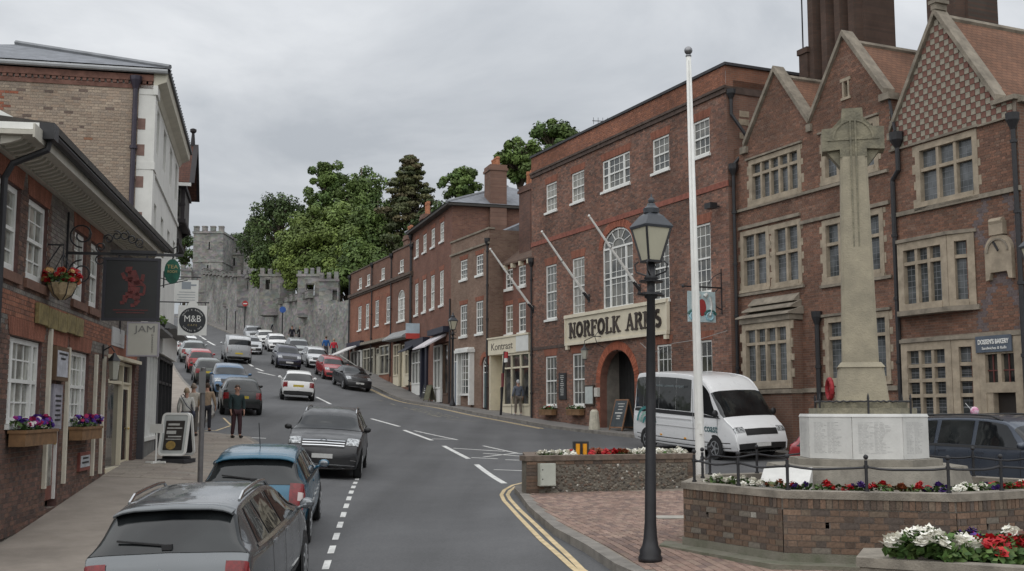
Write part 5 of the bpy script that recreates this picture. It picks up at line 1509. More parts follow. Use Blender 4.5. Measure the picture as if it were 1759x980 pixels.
J = board_sign('projecting_sign', 'square cream projecting sign reading JAM in thin grey capitals', PU, -3.0, 3.82, .22, .88, .74, M('cream sign', (.52, .51, .45), .5, .05), t=.06)
m = MB(); m.box(-.065, .065, -.91, -.19, -.03, 0); m.box(-.065, .065, -.91, -.19, .74, .77); m.box(-.065, .065, -.91, -.88, 0, .74); m.box(-.065, .065, -.22, -.19, 0, .74); m.build('frame', M('lilac grey frame', (.36, .34, .38), .5, .05), J)
gtxt = M('grey lettering', (.22, .22, .21), .6, 0)
xtext('lettering', 'JAM', .22, gtxt, J, -.60, .60, -.062, .46)
for i, c in enumerate('WARDROBE'):
    xtext('lettering', c, .055, gtxt, J, -.77, .46 - .055 * i, -.062)

# ------------------------------------------------------------------ tall white building with the brick flank
D_W = (-.2167, .9762)
az_wh = math.atan2(D_W[1], D_W[0])
WH = facade('white_stucco_building', 'tall white stucco building with a weathered buff brick flank and projecting cornice', 'building', (-9.5, 29.0), D_W, 1.2)
wcol = [(1.1, 2.0), (3.45, 4.35), (5.8, 6.7), (8.1, 9.0)]
stucco = M('white stucco', (.68, .675, .64), .8, .07, 1.2, .15, 30)
holes = [('r', a, b, 9.62, 10.82) for a, b in wcol] + [('r', a, b, 7.25, 8.2) for a, b in wcol] + [('r', .3, 3.6, 1.2, 4.2), ('r', 4.0, 9.2, 1.2, 4.2)]
plainwall(WH, .001, 9.6, .8, 11.3, holes, stucco, stucco, reveal=.3)
for a, b in wcol:
    sash(WH, a, b, 9.64, 10.8, 2, 4, y=.22, sill=.14, glass=g_dk); sash(WH, a, b, 7.27, 8.19, 2, 2, y=.22, sill=.1, glass=g_dk)
m = MB(); m.box(-.02, .55, -.07, -.002, 4.8, 10.85); m.box(-.06, .6, -.12, -.002, 10.85, 11.1); m.box(.58, 9.6, -.05, -.002, 8.88, 9.0); m.box(-.05, .575, -.1, -.003, 8.84, 9.04); m.build('pilaster', stucco, WH)
m = MB(); m.prism([(-.03, 10.98), (-.10, 11.12), (-.33, 11.22), (-.36, 11.44), (0, 11.44), (0, 10.98)], -.02, 9.65, 'x'); m.build('cornice', M('cream cornice', (.58, .55, .46), .8, .08, 2), WH)
m = MB(); m.box(-.05, 9.7, -.42, -.32, 11.44, 11.54)
for i in range(30):
    x = .1 + i * .32; m.tube([(x, -.37, 11.54), (x, -.40, 11.68)], .012, 4)
m.build('gutter', iron, WH)
rrk = random.Random(2)
to_wh = lambda x, y, z: (y, -x, z)
def red_patch(x, z):
    n1 = mnoise.noise((x * .9, z * 2.6, 3.1)); n2 = mnoise.noise((x * .35 + 9, z * .8, 7.7)); edge = (x + 3.6) * .35
    p = n1 * 1.1 + n2 * .7 - edge * .55 + (.35 if z > 10 else 0) * max(0, -x - 2) * .5
    return p
def cf_ga(x, z, rg):
    if red_patch(x, z) > .27 + rg.uniform(-.10, .10):
        return vary(rg.choice([(.31, .115, .07), (.27, .11, .075), (.30, .16, .10)]), .15)
    if rg.random() < .035:
        return vary((.16, .12, .10), .2)
    k = 1 + .16 * mnoise.noise((x * .6, z * .6, 1.0)); c = vary(rg.choice(P_GA), .09)
    return (c[0] * k, c[1] * k, c[2] * k)
brickwork(WH, -9, -.003, 4.0, 11.125, [], cf_ga, m_mortg, nparts=300, key=lambda b: (0 if (b[0] > -3.0 and 7.0 < b[2] < 10.2 and (b[2] - 6.4) > -.55 * (b[0] + .4) + .6 and red_patch(b[0], b[2]) < .17) else 100) + abs(b[2] - 8.6) + rrk.random() * .5, pal=P_GA[:3] + P_GA[:3] + [P_GA[3], P_GA[5], P_GA[4]], palname='buff brick', seed=41, tf=to_wh, rot=-math.pi / 2, wallname='flank_wall', joined='flank_brickwork')
m = MB()
for i in range(60):
    x = -.08 - i * .15; m.box(-.05, -.0, -(x + .05), -(x - .05), 11.13, 11.20)
m.box(-.06, 0, 0, 9, 11.21, 11.38); m.box(-.03, 0, 0, 9, 11.0, 11.12); m.build('corbel_course', M('dark red corbel', (.17, .085, .065), .9, .3, 5), WH, kind='stuff')
m = MB(); m.tube([(-.14, -.36, 11.47), (-.14, 9, 11.47)], .07, 8); m.build('flank_gutter', M('grey gutter', (.36, .37, .38), .5, .1), WH)
m = MB()
for z in (9.9, 9.2, 8.35, 7.4, 6.65, 5.9):
    m.box(-.024, -.017, .17, .36, z, z + .3)
m.build('quoin', M('brown quoin', (.20, .125, .105), .9, .2, 4), WH, kind='stuff')
m = MB(); m.box(-.016, .0, -.002, .36, 4, 11.1); m.box(-.03, -.016, -.002, .36, 8.84, 9.04); m.box(-.03, -.016, -.002, .36, 10.85, 11.1); m.build('white_return', stucco, WH)
m = MB(); m.tube([(-.1, .44, 4), (-.1, .44, 11.1)], .065, 8)
for z in (5.8, 7.6, 9.4):
    m.lathe([(.07, -.05), (.1, -.04), (.1, .04), (.07, .05)], (-.1, .44, z), 8)
m.lathe([(.06, -.25), (.15, 0), (.16, .1)], (-.1, .44, 11.2), 8); m.build('rainwater_pipe', M('violet black iron', (.035, .028, .045), .5, .2), WH)
m = MB(); m.prism([(-.42, 11.55), (4, 12.8), (8.5, 11.55)], 2.6, 9.7, 'x'); m.face([(-.2, -.42, 11.55), (-.2, 8.5, 11.55), (2.61, 4, 12.8)]); m.face([(-.2, -.42, 11.55), (2.61, 4, 12.8), (2.61, -.42, 11.55)]); m.face([(-.2, 8.5, 11.55), (2.61, 8.5, 11.55), (2.61, 4, 12.8)]); m.build('roof', slate, WH)
m = MB(); m.tube([(-.2, -.42, 11.58), (2.61, 4, 12.85)], .07, 6); m.build('hip_lead', lead, WH)
body(WH, .05, 9.59, 9, .8, 11.25, stucco, y0=.45)
# ground floor shopfronts
shop(WH, .3, 3.6, 1.2, 4.15, white, 4, None, .55, y=.06, fasc=M('grey riser', (.15, .15, .145), .8, .2)); shop(WH, 4.0, 9.15, 1.3, 4.15, black, 4, 3.4, .5, y=.05, glass=g_dk)
for a, b in ((3.6, 4.0), (.0, .3)):
    m = MB(); m.box(a, b, -.06, .1, .9, 4.3); m.build('shop_pilaster', M('dark grey pilaster', (.06, .06, .07), .6, .1), WH)
m = MB(); m.box(0.02, 3.8, -.12, -.003, 4.2, 4.62); m.build('fascia', M('pale fascia', (.40, .41, .41), .6, .1, 2), WH)
m = MB(); m.box(3.81, 9.5, -.14, -.003, 4.2, 4.9); m.build('fascia', white, WH)
m = MB(); m.prism([(-.42, 4.66), (-.42, 4.74), (0, 5.0), (0, 4.63)], .02, 3.8, 'x'); m.prism([(-.5, 4.94), (-.5, 5.02), (0, 5.25), (0, 4.91)], 3.81, 9.5, 'x'); m.build('canopy', M('grey lead canopy', (.20, .20, .20), .7, .2, 3), WH)
# projecting signs
CS = board_sign('projecting_sign', 'white projecting cafe sign with a round black M&B emblem', WH, 3.1, 4.70, .60, 1.40, .86, white)
m = MB(); m.prism([(-1.0 + .14 * math.cos(R(a)), .86 + .14 * math.sin(R(a))) for a in range(0, 181, 20)], -.03, .03, 'x'); m.build('crest', white, CS)
m = MB(); m.prism([(-1.0 + .37 * math.cos(R(a)), .43 + .37 * math.sin(R(a))) for a in range(0, 360, 12)], -.036, .036, 'x'); m.build('roundel', M('charcoal roundel', (.025, .028, .032), .5, .1), CS)
xtext('lettering', 'M&B', .27, white, CS, -1.0, .47, -.038, .46); xtext('lettering', 'C A F E', .075, M('gold paint', (.42, .34, .14), .5, .1), CS, -1.0, .29, -.038, .26)
for top in (1, -1):
    for i, c in enumerate('MATTS & BAKERS' if top > 0 else 'COFFEE & TEA'):
        n_ = 13 if top > 0 else 11; a = R(90 + top * (62 - 124 * i / n_)) if top > 0 else R(270 - 52 + 104 * i / n_)
        if c != ' ':
            xtext('lettering', c, .06, white, CS, -1.0 - .305 * math.cos(a), .43 + .305 * math.sin(a), -.038)
WS = board_sign('projecting_sign', 'plain white projecting sign with a grey block and faint grey lines, above the cafe sign', WH, 4.9, 5.80, .34, 1.04, .70, white)
m = MB(); m.box(-.036, -.03, -.82, -.55, .42, .64); m.box(-.036, -.03, -.98, -.82, .52, .57)
for i in range(4):
    m.box(-.036, -.031, -.95, -.42 - .05 * (i % 2), .08 + .08 * i, .095 + .08 * i)
m.build('lettering', M('pale grey print', (.30, .33, .36), .6, 0), WS)
GS = thing('oval_sign', 'dark green oval hanging sign with gold lettering on an iron hook', 'sign', loc(WH, .5, 0, 5.88), az_wh)
m = MB(); m.prism([(-.60 + .205 * math.cos(R(a)), .34 + .33 * math.sin(R(a))) for a in range(0, 360, 15)], -.03, .03, 'x'); m.build('board', M('deep green sign', (.012, .10, .065), .5, .3, 9), GS)
gold = M('gold leaf', (.50, .40, .18), .5, .15)
xtext('lettering', 'TEA', .14, gold, GS, -.60, .46, -.034, .28); xtext('lettering', 'ROOM', .10, gold, GS, -.60, .33, -.034, .24)
m = MB(); m.tube([(0, 0, .92), (0, -.55, .92), (0, -.72, 1.02), (0, -.74, .86), (0, -.62, .78), (0, -.6, .67)], .022, 6); m.beam((0, -.015, .6), (0, -.015, 1.1), .05, .03)
m.tube([(0, 0, .25), (0, -.5, .1), (0, -.9, .15)], .012, 4); m.tube([(0, 0, -.15), (0, -.5, .0), (0, -1.0, .12)], .012, 4); m.build('bracket', iron, GS)
FP = thing('plant_bracket', 'small hanging plant with bright green leaves on the white shopfront', 'hanging basket', loc(WH, .9, -.3, 4.72), az_wh)
m = MB(); m.tube([(0, .3, 0), (0, -.25, 0)], .02, 5); m.lathe([(.06, .0), (.1, .12)], (0, -.05, .0), 8); m.build('pot_bracket', iron, FP); m = MB(); leafy(m, (0, -.05, .2), .14, 60, [(.14, .22, .04), (.1, .18, .03)], .06, .9); m.build('foliage', leafm, FP, kind='stuff')

# ------------------------------------------------------------------ dark timbered jettied house beyond
TB = facade('timbered_house', 'dark timbered house with a jettied tile roofed bay beyond the white building', 'house', (-12.2, 40.3), D_W, 1.6)
tim = M('black timber', (.022, .018, .02), .7, .25, 4); plas = M('dark plaster', (.10, .095, .09), .9, .2, 3)
m = MB(); m.box(.1, 7, 1.2, 7, 1, 11.0); m.build('wall', plas, TB)
m = MB(); m.box(.0, 3.0, -.25, 1.25, 9.45, 10.75); m.box(.15, 2.85, -.02, 1.22, 8.75, 9.4); m.build('bay', plas, TB)
m = MB()
for x, y in ((-.03, -.28), (-.03, .2), (-.03, .7)):
    m.box(x, x + .06, y, y + .13, 9.4, 10.75)
m.box(-.05, 3.05, -.32, 1.25, 10.62, 10.78); m.box(-.05, 3.05, -.32, 1.25, 9.36, 9.5); m.box(.05, 3, -.12, 1.2, 8.62, 8.78)
for i, (y0, y1, z0, z1) in enumerate(((-.25, .15, 9.05, 9.36), (-.05, .4, 8.3, 8.62), (.15, .6, 7.9, 8.3), (.35, .9, 7.4, 7.9))):
    m.prism([(y0, z1), (y1, z1), (y1, z0)], 0, .14, 'x'); m.prism([(y0, z1), (y1, z1), (y1, z0)], 2.8, 2.94, 'x')
m.box(-.04, .02, -.3, 1.2, 10.0, 10.09); m.build('timber_frame', tim, TB)
m = MB(); m.face([(-.012, -.1, 9.6), (-.012, .18, 9.6), (-.012, .18, 10.55), (-.012, -.1, 10.55)]); m.face([(-.012, .36, 9.6), (-.012, .66, 9.6), (-.012, .66, 10.55), (-.012, .36, 10.55)]); m.build('window', g_dk, TB)
m = MB(); m.prism([(-.3, 10.82), (1.5, 12.62), (3.3, 10.82), (3.3, 10.74), (1.5, 12.5), (-.3, 10.74)], -.5, 4, 'y'); m.build('roof', M_brickwall('brown tiles', (.125, .06, .045), (.095, .05, .04), (.04, .028, .024), .19, .1, rot='Y'), TB)
m = MB(); m.beam((-.32, -.52, 10.76), (1.5, -.52, 12.6), .06, .18, up=(0, 1, 0)); m.beam((1.5, -.52, 12.6), (3.32, -.52, 10.76), .06, .18, up=(0, 1, 0)); m.build('barge_board', tim, TB)
m = MB(); m.box(-.34, -.26, -.5, 1.3, 10.66, 10.78); m.build('eaves_board', white, TB)
m = MB(); m.lathe([(.09, 0), (.07, .3), (.05, .5), (.12, .56), (.12, .66), (.02, .7)], (1.5, -.4, 12.55), 8); m.build('finial', tim, TB)

# ------------------------------------------------------------------ castle
def M_castle(name, c1, c2):
    m_, t, b, N, L = nodes_of(name)
    tc = N('ShaderNodeTexCoord'); v = N('ShaderNodeTexVoronoi'); v.inputs['Scale'].default_value = 2.2
    mp = N('ShaderNodeMapping'); mp.inputs['Scale'].default_value = (1, 1, 1.7); L(tc.outputs['Object'], mp.inputs[0]); L(mp.outputs[0], v.inputs['Vector'])
    n = N('ShaderNodeTexNoise'); n.inputs['Scale'].default_value = .45; n.inputs['Detail'].default_value = 10; n.inputs['Roughness'].default_value = .7; L(tc.outputs['Object'], n.inputs['Vector'])
    cr = N('ShaderNodeValToRGB'); e = cr.color_ramp.elements; e[0].position = .34; e[0].color = (*c1, 1); e[1].position = .66; e[1].color = (*c2, 1); L(n.outputs['Fac'], cr.inputs['Fac'])
    mx = N('ShaderNodeMix'); mx.data_type = 'RGBA'; mx.blend_type = 'MULTIPLY'; mx.inputs['Factor'].default_value = .45
    L(cr.outputs['Color'], mx.inputs['A']); L(v.outputs['Color'], mx.inputs['B']); 
    hs = N('ShaderNodeHueSaturation'); hs.inputs['Saturation'].default_value = .30; hs.inputs['Value'].default_value = 1.25; L(mx.outputs['Result'], hs.inputs['Color']); L(hs.outputs['Color'], b.inputs['Base Color'])
    b.inputs['Roughness'].default_value = .95; b.inputs['Specular IOR Level'].default_value = .2
    bp = N('ShaderNodeBump'); bp.inputs['Strength'].default_value = .5; bp.inputs['Distance'].default_value = .06; L(v.outputs['Distance'], bp.inputs['Height']); L(bp.outputs['Normal'], b.inputs['Normal'])
    return m_
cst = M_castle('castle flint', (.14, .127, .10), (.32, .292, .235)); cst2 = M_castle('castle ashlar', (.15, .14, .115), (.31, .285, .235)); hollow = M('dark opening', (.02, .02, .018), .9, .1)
COSP, SINP = math.cos(PITCH), math.sin(PITCH)
def z_at(y, Y):
    b = (490 - y) / FPX
    return EYE + Y * (SINP + b * COSP) / (COSP - b * SINP)
def P_at(px, Y, y=600):
    return ((px - 879.5) / FPX * (Y * COSP + (z_at(y, Y) - EYE) * SINP), Y)
CW = thing('castle_wall', 'long grey flint castle wall with battlements climbing the hill', 'castle wall', (-13.3, 92, G(-13.3, 92)), 0, zoff=False)
cwl = Vector(CW.location)
def cwbuild(mb, name, mat, parent=CW, **k):
    o = Vector((0, 0, 0)); par = parent
    mb.v = [tuple(Vector(p) - cwl) for p in mb.v]
    return mb.build(name, mat, par, **k)
def wallseg(p, q, zt0, zt1, th=1.6, name='wall', merlon=None):
    a = Vector(p); b = Vector(q); d = (b - a).normalized(); nrm = Vector((d.y, -d.x))
    if nrm.x < 0:
        nrm = -nrm
    n = 8; mb = MB(); L_ = (b - a).length
    for i in range(n):
        s, t = i / n, (i + 1) / n; c = a.lerp(b, s); e = a.lerp(b, t); zc = zt0 + (zt1 - zt0) * s; ze = zt0 + (zt1 - zt0) * t
        zb0, zb1 = G(*c) - .5, G(*e) - .5; c2, e2 = c + nrm * th, e + nrm * th
        mb.face([(*c, zb0), (*e, zb1), (*e, ze), (*c, zc)]); mb.face([(*c, zc), (*e, ze), (*e2, ze), (*c2, zc)]); mb.face([(*c2, zb0), (*c2, zc), (*e2, ze), (*e2, zb1)])
    for c, z0 in ((a, zt0), (b, zt1)):
        c2 = c + nrm * th; mb.face([(*c, G(*c) - .5), (*c, z0), (*c2, z0), (*c2, G(*c) - .5)])
    cwbuild(mb, name, cst)
    if merlon:
        k = int(L_ / merlon); me = None
        for i in range(k):
            t = (i + .5) / k; c = a.lerp(b, t); z = zt0 + (zt1 - zt0) * t
            if me is None:
                q_ = MB(); q_.box(-merlon * .3, merlon * .3, 0, .5, -.1, .85); q_.box(-merlon * .33, merlon * .33, -.06, .56, .85, .95); o = q_.build('merlon', cst2, CW); me = o.data
            else:
                o = place('merlon', me, CW)
            if random.random() < .2:
                bpy.data.objects.remove(o) if len(CW.children) > 3 and me.users > 1 else None
                continue
            o.scale = (random.uniform(.8, 1.25), 1, random.uniform(.35, .75))
            o.location = Vector((c.x, c.y, z)) - cwl; o.rotation_euler = (0, 0, math.atan2(d.y, d.x))
def turret(px0, px1, Y, yt, yb, opens=(), th=None, name='turret', crenel=3, corbel=False):
    x0, x1 = P_at(px0, Y, yt)[0], P_at(px1, Y, yt)[0]; zt = z_at(yt, Y); zb = z_at(yb, Y) if corbel else z_at(yb + 26, Y); w = x1 - x0; th = th or w * .8; c = .5; mb = MB()
    hz = [(P_at(a, Y, d)[0], P_at(b, Y, d)[0], z_at(d, Y), z_at(cc, Y)) for a, b, cc, d in opens]
    cells = sorted({zb, zt - .6} | {v for h in hz for v in h[2:]})
    for za, zc in zip(cells[:-1], cells[1:]):
        for p, q in free(x0, x1, (za + zc) / 2, [('r', *h) for h in hz]):
            mb.box(p, q, Y, Y + c, za, zc)
    mb.box(x0, x0 + c, Y + c, Y + th, zb, zt - .6); mb.box(x1 - c, x1, Y + c, Y + th, zb, zt - .6); mb.box(x0 + c, x1 - c, Y + th - c, Y + th, zb, zt - .6 if not opens else min(h[2] for h in hz)); mb.box(x0 + c, x1 - c, Y + c, Y + th - c, zb, zb + .5)
    mb.box(x0 - .12, x1 + .12, Y - .12, Y + .02, zt - .85, zt - .62)
    for i in range(4 if corbel else 0):
        k = i * .22; mb.box(x0 + k, x1 - k, Y + k, Y + th, zb - .3 * (i + 1), zb - .3 * i - .001)
    cwbuild(mb, name, cst)
    for i in range(crenel):
        a = x0 + w * (i / (crenel - .45)); b = a + w * .55 / (crenel - .45); q_ = MB(); q_.box(a, min(b, x1), Y - .02, Y + c, zt - .6, zt + random.uniform(-.32, .05)); cwbuild(q_, 'merlon', cst2)
    for yy in np.arange(Y + 1.2, Y + th - .5, 1.3):
        q_ = MB(); q_.box(x1 - c, x1, yy, yy + .7, zt - .6, zt - .05); cwbuild(q_, 'merlon', cst2)
    for a, b, cc, d in hz:
        q_ = MB(); q_.box(a - .12, a - .005, Y - .06, Y + .1, cc, d + .1); q_.box(b + .005, b + .12, Y - .06, Y + .1, cc, d + .1); q_.box(a - .12, b + .12, Y - .06, Y + .1, d + .1, d + .25); cwbuild(q_, 'opening_frame', cst2)
A_, B_, C_, D_, E_ = P_at(604, 92), P_at(548, 101), P_at(478, 112), P_at(440, 124), P_at(348, 150)
wallseg(A_, B_, z_at(513, 92), z_at(526, 101), merlon=None); wallseg(B_, C_, z_at(508, 101), z_at(522, 112), merlon=1.5); wallseg(C_, D_, z_at(486, 112), z_at(486, 124)); wallseg(D_, E_, z_at(478, 124), z_at(470, 150), merlon=2.2)
turret(549, 581, 100.5, 467, 525, [(571, 579, 498, 515)], corbel=True); turret(512, 550, 104, 459, 518, [(526, 540, 488, 507)], crenel=4); turret(447, 494, 112.5, 460, 515, [(456, 464, 480, 497), (483, 491, 491, 505)], crenel=4)
turret(408, 434, 128, 462, 500, [(425, 431, 484, 496)]); turret(384, 410, 138, 464, 500, [(390, 396, 480, 490)]); turret(311, 329, 165, 455, 480, crenel=2)
CT = thing('castle_tower', 'square battlemented castle gate tower rising above the castle wall', 'tower', (*P_at(358, 168), G(*P_at(358, 168))), 0, zoff=True)
def ct_part(px0, px1, Y, yt, th, opens, name, mer=4, merh=.75):
    ox, oy = CT.location.x, CT.location.y
    x0, x1 = P_at(px0, Y, yt)[0] - ox, P_at(px1, Y, yt)[0] - ox; zt = z_at(yt, Y); y = Y - oy; zb = CT.location.z - 1; mb = MB()
    mb.box(x0, x1, y, y + th, zb, zt - merh); w = x1 - x0
    mb.box(x0 - .15, x1 + .15, y - .15, y + th + .1, zt - merh - .35, zt - merh - .05)
    if name == 'tower':
        mb.prism([(x0 - .9, zb), (x0 + .0, zb), (x0 + .0, z_at(470, Y))], y - .4, y + th * .6)
        for f_ in (.30, .62):
            z = zb + (zt - zb) * f_; mb.box(x0 - .1, x1 + .1, y - .1, y + th, z, z + .25)
    o = mb.build(name, cst, CT); me = None
    for i in range(mer):
        q_ = MB(); a = x0 + w * i / (mer - .42); q_.box(a, min(a + w * .58 / (mer - .42), x1), y - .02, y + .6, zt - merh, zt); q_.box(a - .04, min(a + w * .58 / (mer - .42), x1) + .04, y - .08, y + .66, zt - .12, zt + .03); q_.build('merlon', cst2, o)
    for px, py0, py1, wpx in opens:
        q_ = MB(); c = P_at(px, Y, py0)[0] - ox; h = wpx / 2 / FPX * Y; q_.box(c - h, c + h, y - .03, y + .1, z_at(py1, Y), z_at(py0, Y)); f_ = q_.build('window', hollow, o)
        q_ = MB(); q_.box(c - h - .22, c - h, y - .09, y, z_at(py1, Y), z_at(py0, Y) + .2); q_.box(c + h, c + h + .22, y - .09, y, z_at(py1, Y), z_at(py0, Y) + .2); q_.box(c - h, c + h, y - .09, y, z_at(py0, Y), z_at(py0, Y) + .2)
        if wpx > 6:
            q_.box(c - .08, c + .08, y - .06, y, z_at(py1, Y), z_at(py0, Y))
        q_.build('window_frame', cst2, f_)
ct_part(333, 384, 166, 388, 8, [(360, 415, 428, 2.5), (357, 455, 468, 3)], 'tower'); ct_part(377, 428, 172, 425, 7, [(400, 443, 456, 9)], 'hall', 7, .8); ct_part(420, 436, 171, 395, 4, [], 'stair_turret', 3, .7); ct_part(424, 450, 165, 432, 6, [(446, 434, 448, 3)], 'gable_block', 4, .8)

# ------------------------------------------------------------------ trees
barkm = M('bark', (.075, .058, .042), .95, .3, 5, .5, 30)
leaft = M_attr('tree leaves', rough=.65, grain=.1, gscale=8, stain=.15, sscale=.3, bump=0)
GRN = {'mid': [(.09, .135, .032), (.11, .165, .04), (.07, .115, .03), (.10, .15, .04)], 'dark': [(.058, .092, .028), (.075, .115, .035), (.05, .078, .026), (.085, .125, .04)],
       'light': [(.14, .19, .044), (.16, .215, .05), (.12, .17, .042), (.11, .155, .04)], 'cedar': [(.08, .092, .034), (.10, .098, .042), (.068, .078, .03), (.058, .074, .028), (.11, .092, .046)]}
def tree(label, px, yt, yb, hw, Y, kind, seed, lobes=34, leaves=110, conif=False, lsz=.17, open_=1.0, group='trees on the castle bank'):
    rg = random.Random(seed); x, y = P_at(px, Y, (yt + yb) / 2); zt, zb = z_at(yt - 9, Y), z_at(yb, Y); w = hw / FPX * Y; z0 = min(G(x, y), zb - 2); w *= 1.12 if conif else 1.24; lobes = int(lobes * (1 if conif else 1.7)); leaves = int(leaves * 2.1)
    t = thing('conifer_tree' if conif else 'broadleaf_tree', label, 'tree', (x, y, z0), 0, group)
    H = zt - z0; cb = zb - z0; ch = zt - zb; pal = GRN[kind]
    tr = MB(); r0 = max(.28, H * .022)
    tr.tube([(0, 0, -.3), (rg.uniform(-.2, .2), 0, cb * .6), (rg.uniform(-.3, .3), rg.uniform(-.3, .3), cb + ch * .45), (0, 0, cb + ch * .92)], [r0, r0 * .8, r0 * .5, .05], 8)
    cr = MB(); cs = []; op = 1.0
    if kind != 'light' and not conif and yt < 340:
        lobes = int(lobes * 1.25); leaves = int(leaves * .72); op = .74
    for i in range(lobes):
        if conif:
            f = (i + .5) / lobes; zc = cb + ch * f; rad = w * (1 - f) ** .62 * rg.uniform(.35, 1.15); a = i * 2.4 + rg.uniform(-.4, .4)
            c = Vector((rad * .75 * math.cos(a), rad * .75 * math.sin(a), zc)); rl = (w * .20 * (1 - f) + .45, .30)
        else:
            v = Vector((rg.gauss(0, 1), rg.gauss(0, 1), rg.gauss(0, 1))).normalized() * rg.uniform(.45, .95 if op < 1 else .88) ** .8
            k = 1 - .25 * max(0, v.z)
            c = Vector((v.x * w * k, v.y * w * k, cb + ch * (.5 + .5 * v.z))); rl = (min(w, ch / 2) * rg.uniform(.22, .44) * op, .85)
        cs.append((c, rl))
        p = Vector((0, 0, max(cb * .7, c.z - rg.uniform(.15, .35) * ch)))
        tr.tube([p, p.lerp(c, .5) + Vector((0, 0, .3)), c], [r0 * .35, r0 * .22, .03], 5)
    tr.build('trunk', barkm, t, smooth=True)
    for c, (rl, fl) in cs:
        base = vary(rg.choice(pal), .3); n = int(leaves * open_)
        for _ in range(n):
            v = Vector((rg.gauss(0, 1), rg.gauss(0, 1), rg.gauss(0, 1))).normalized() * rl * rg.uniform(.3, 1.12) ** .5
            p = (c.x + v.x, c.y + v.y, c.z + v.z * fl)
            nn = (v.normalized() + Vector((rg.uniform(-.7, .7), rg.uniform(-.7, .7), rg.uniform(-.2, .9)))).normalized(); a = nn.orthogonal().normalized(); b = nn.cross(a); s = lsz * rg.uniform(.6, 1.35); th = rg.uniform(0, 6.28)
            e1 = a * math.cos(th) + b * math.sin(th); e2 = nn.cross(e1); P = Vector(p)
            cr.face([P - e1 * s, P + e2 * s * .55, P + e1 * s, P - e2 * s * .55], 0, vary(base, .28))
    cr.build('crown', leaft, t)
TREES = [
 ('tall dark green tree rising highest behind the turrets, its top split in two', 560, 276, 425, 33, 120, 'mid', 38, 120), ('tall broad dark tree just left of the conifer', 620, 282, 450, 44, 118, 'mid', 44, 120),
 ('open ragged dark tree with gaps of sky, nearest the castle tower', 484, 334, 440, 46, 126, 'dark', 26, 80), ('bright green rounded tree behind the four-merlon turret', 535, 358, 490, 42, 114, 'light', 36, 120),
 ('bright green tree below the tallest tree', 585, 352, 500, 42, 112, 'light', 36, 120), ('mid green leaning tree between the bright trees and the conifer', 648, 340, 500, 44, 108, 'mid', 36, 120),
 ('narrow bright green tree standing right behind the castle wall', 492, 396, 500, 26, 116, 'light', 22, 110), ('dark bushy tree filling the gap over the terrace roofs', 625, 420, 520, 46, 104, 'mid', 30, 110),
 ('dark tree low down behind the castle gate buildings', 450, 378, 455, 34, 140, 'dark', 24, 90), ('small round tree between the conifer and the big chimney stack', 792, 292, 348, 30, 112, 'mid', 20, 100),
 ('tree crown showing above the inn parapet beside the chimney pots', 893, 238, 320, 36, 92, 'mid', 24, 100), ('tall tree crown right over the left end of the inn parapet', 950, 214, 310, 42, 94, 'mid', 30, 100),
 ('dark low tree far off between the timbered house and the castle tower', 318, 408, 460, 20, 190, 'dark', 16, 80), ('hazy dark tree seen over the castle hall roof', 404, 406, 440, 26, 195, 'dark', 16, 70),
 ('bright lime green tree crowding the wall top between the two left turrets', 520, 405, 505, 36, 110, 'light', 24, 110), ('bright bushy tree right behind the turret with the round arch', 600, 395, 515, 38, 107, 'light', 26, 110), ('bushy mid green tree filling the bank above the lowest wall', 466, 425, 500, 32, 122, 'mid', 22, 110),
 ('mid green tree filling the foot of the bank above the turrets', 570, 430, 500, 40, 110, 'mid', 28, 110), ('dark spreading tree behind the tall hipped house', 740, 352, 470, 40, 104, 'dark', 28, 100), ('deep green tree between the two broad trees', 598, 330, 440, 30, 122, 'dark', 22, 100)]
for i, (lab, px, yt, yb, hw, Y, kd, lb, lv) in enumerate(TREES):
    tree(lab, px, yt, yb, hw, Y, kd, 50 + i, lb, lv)
tree('brownish green conifer with drooping boughs standing above the terrace', 703, 277, 460, 74, 106, 'cedar', 90, 120, 60, True, .18)

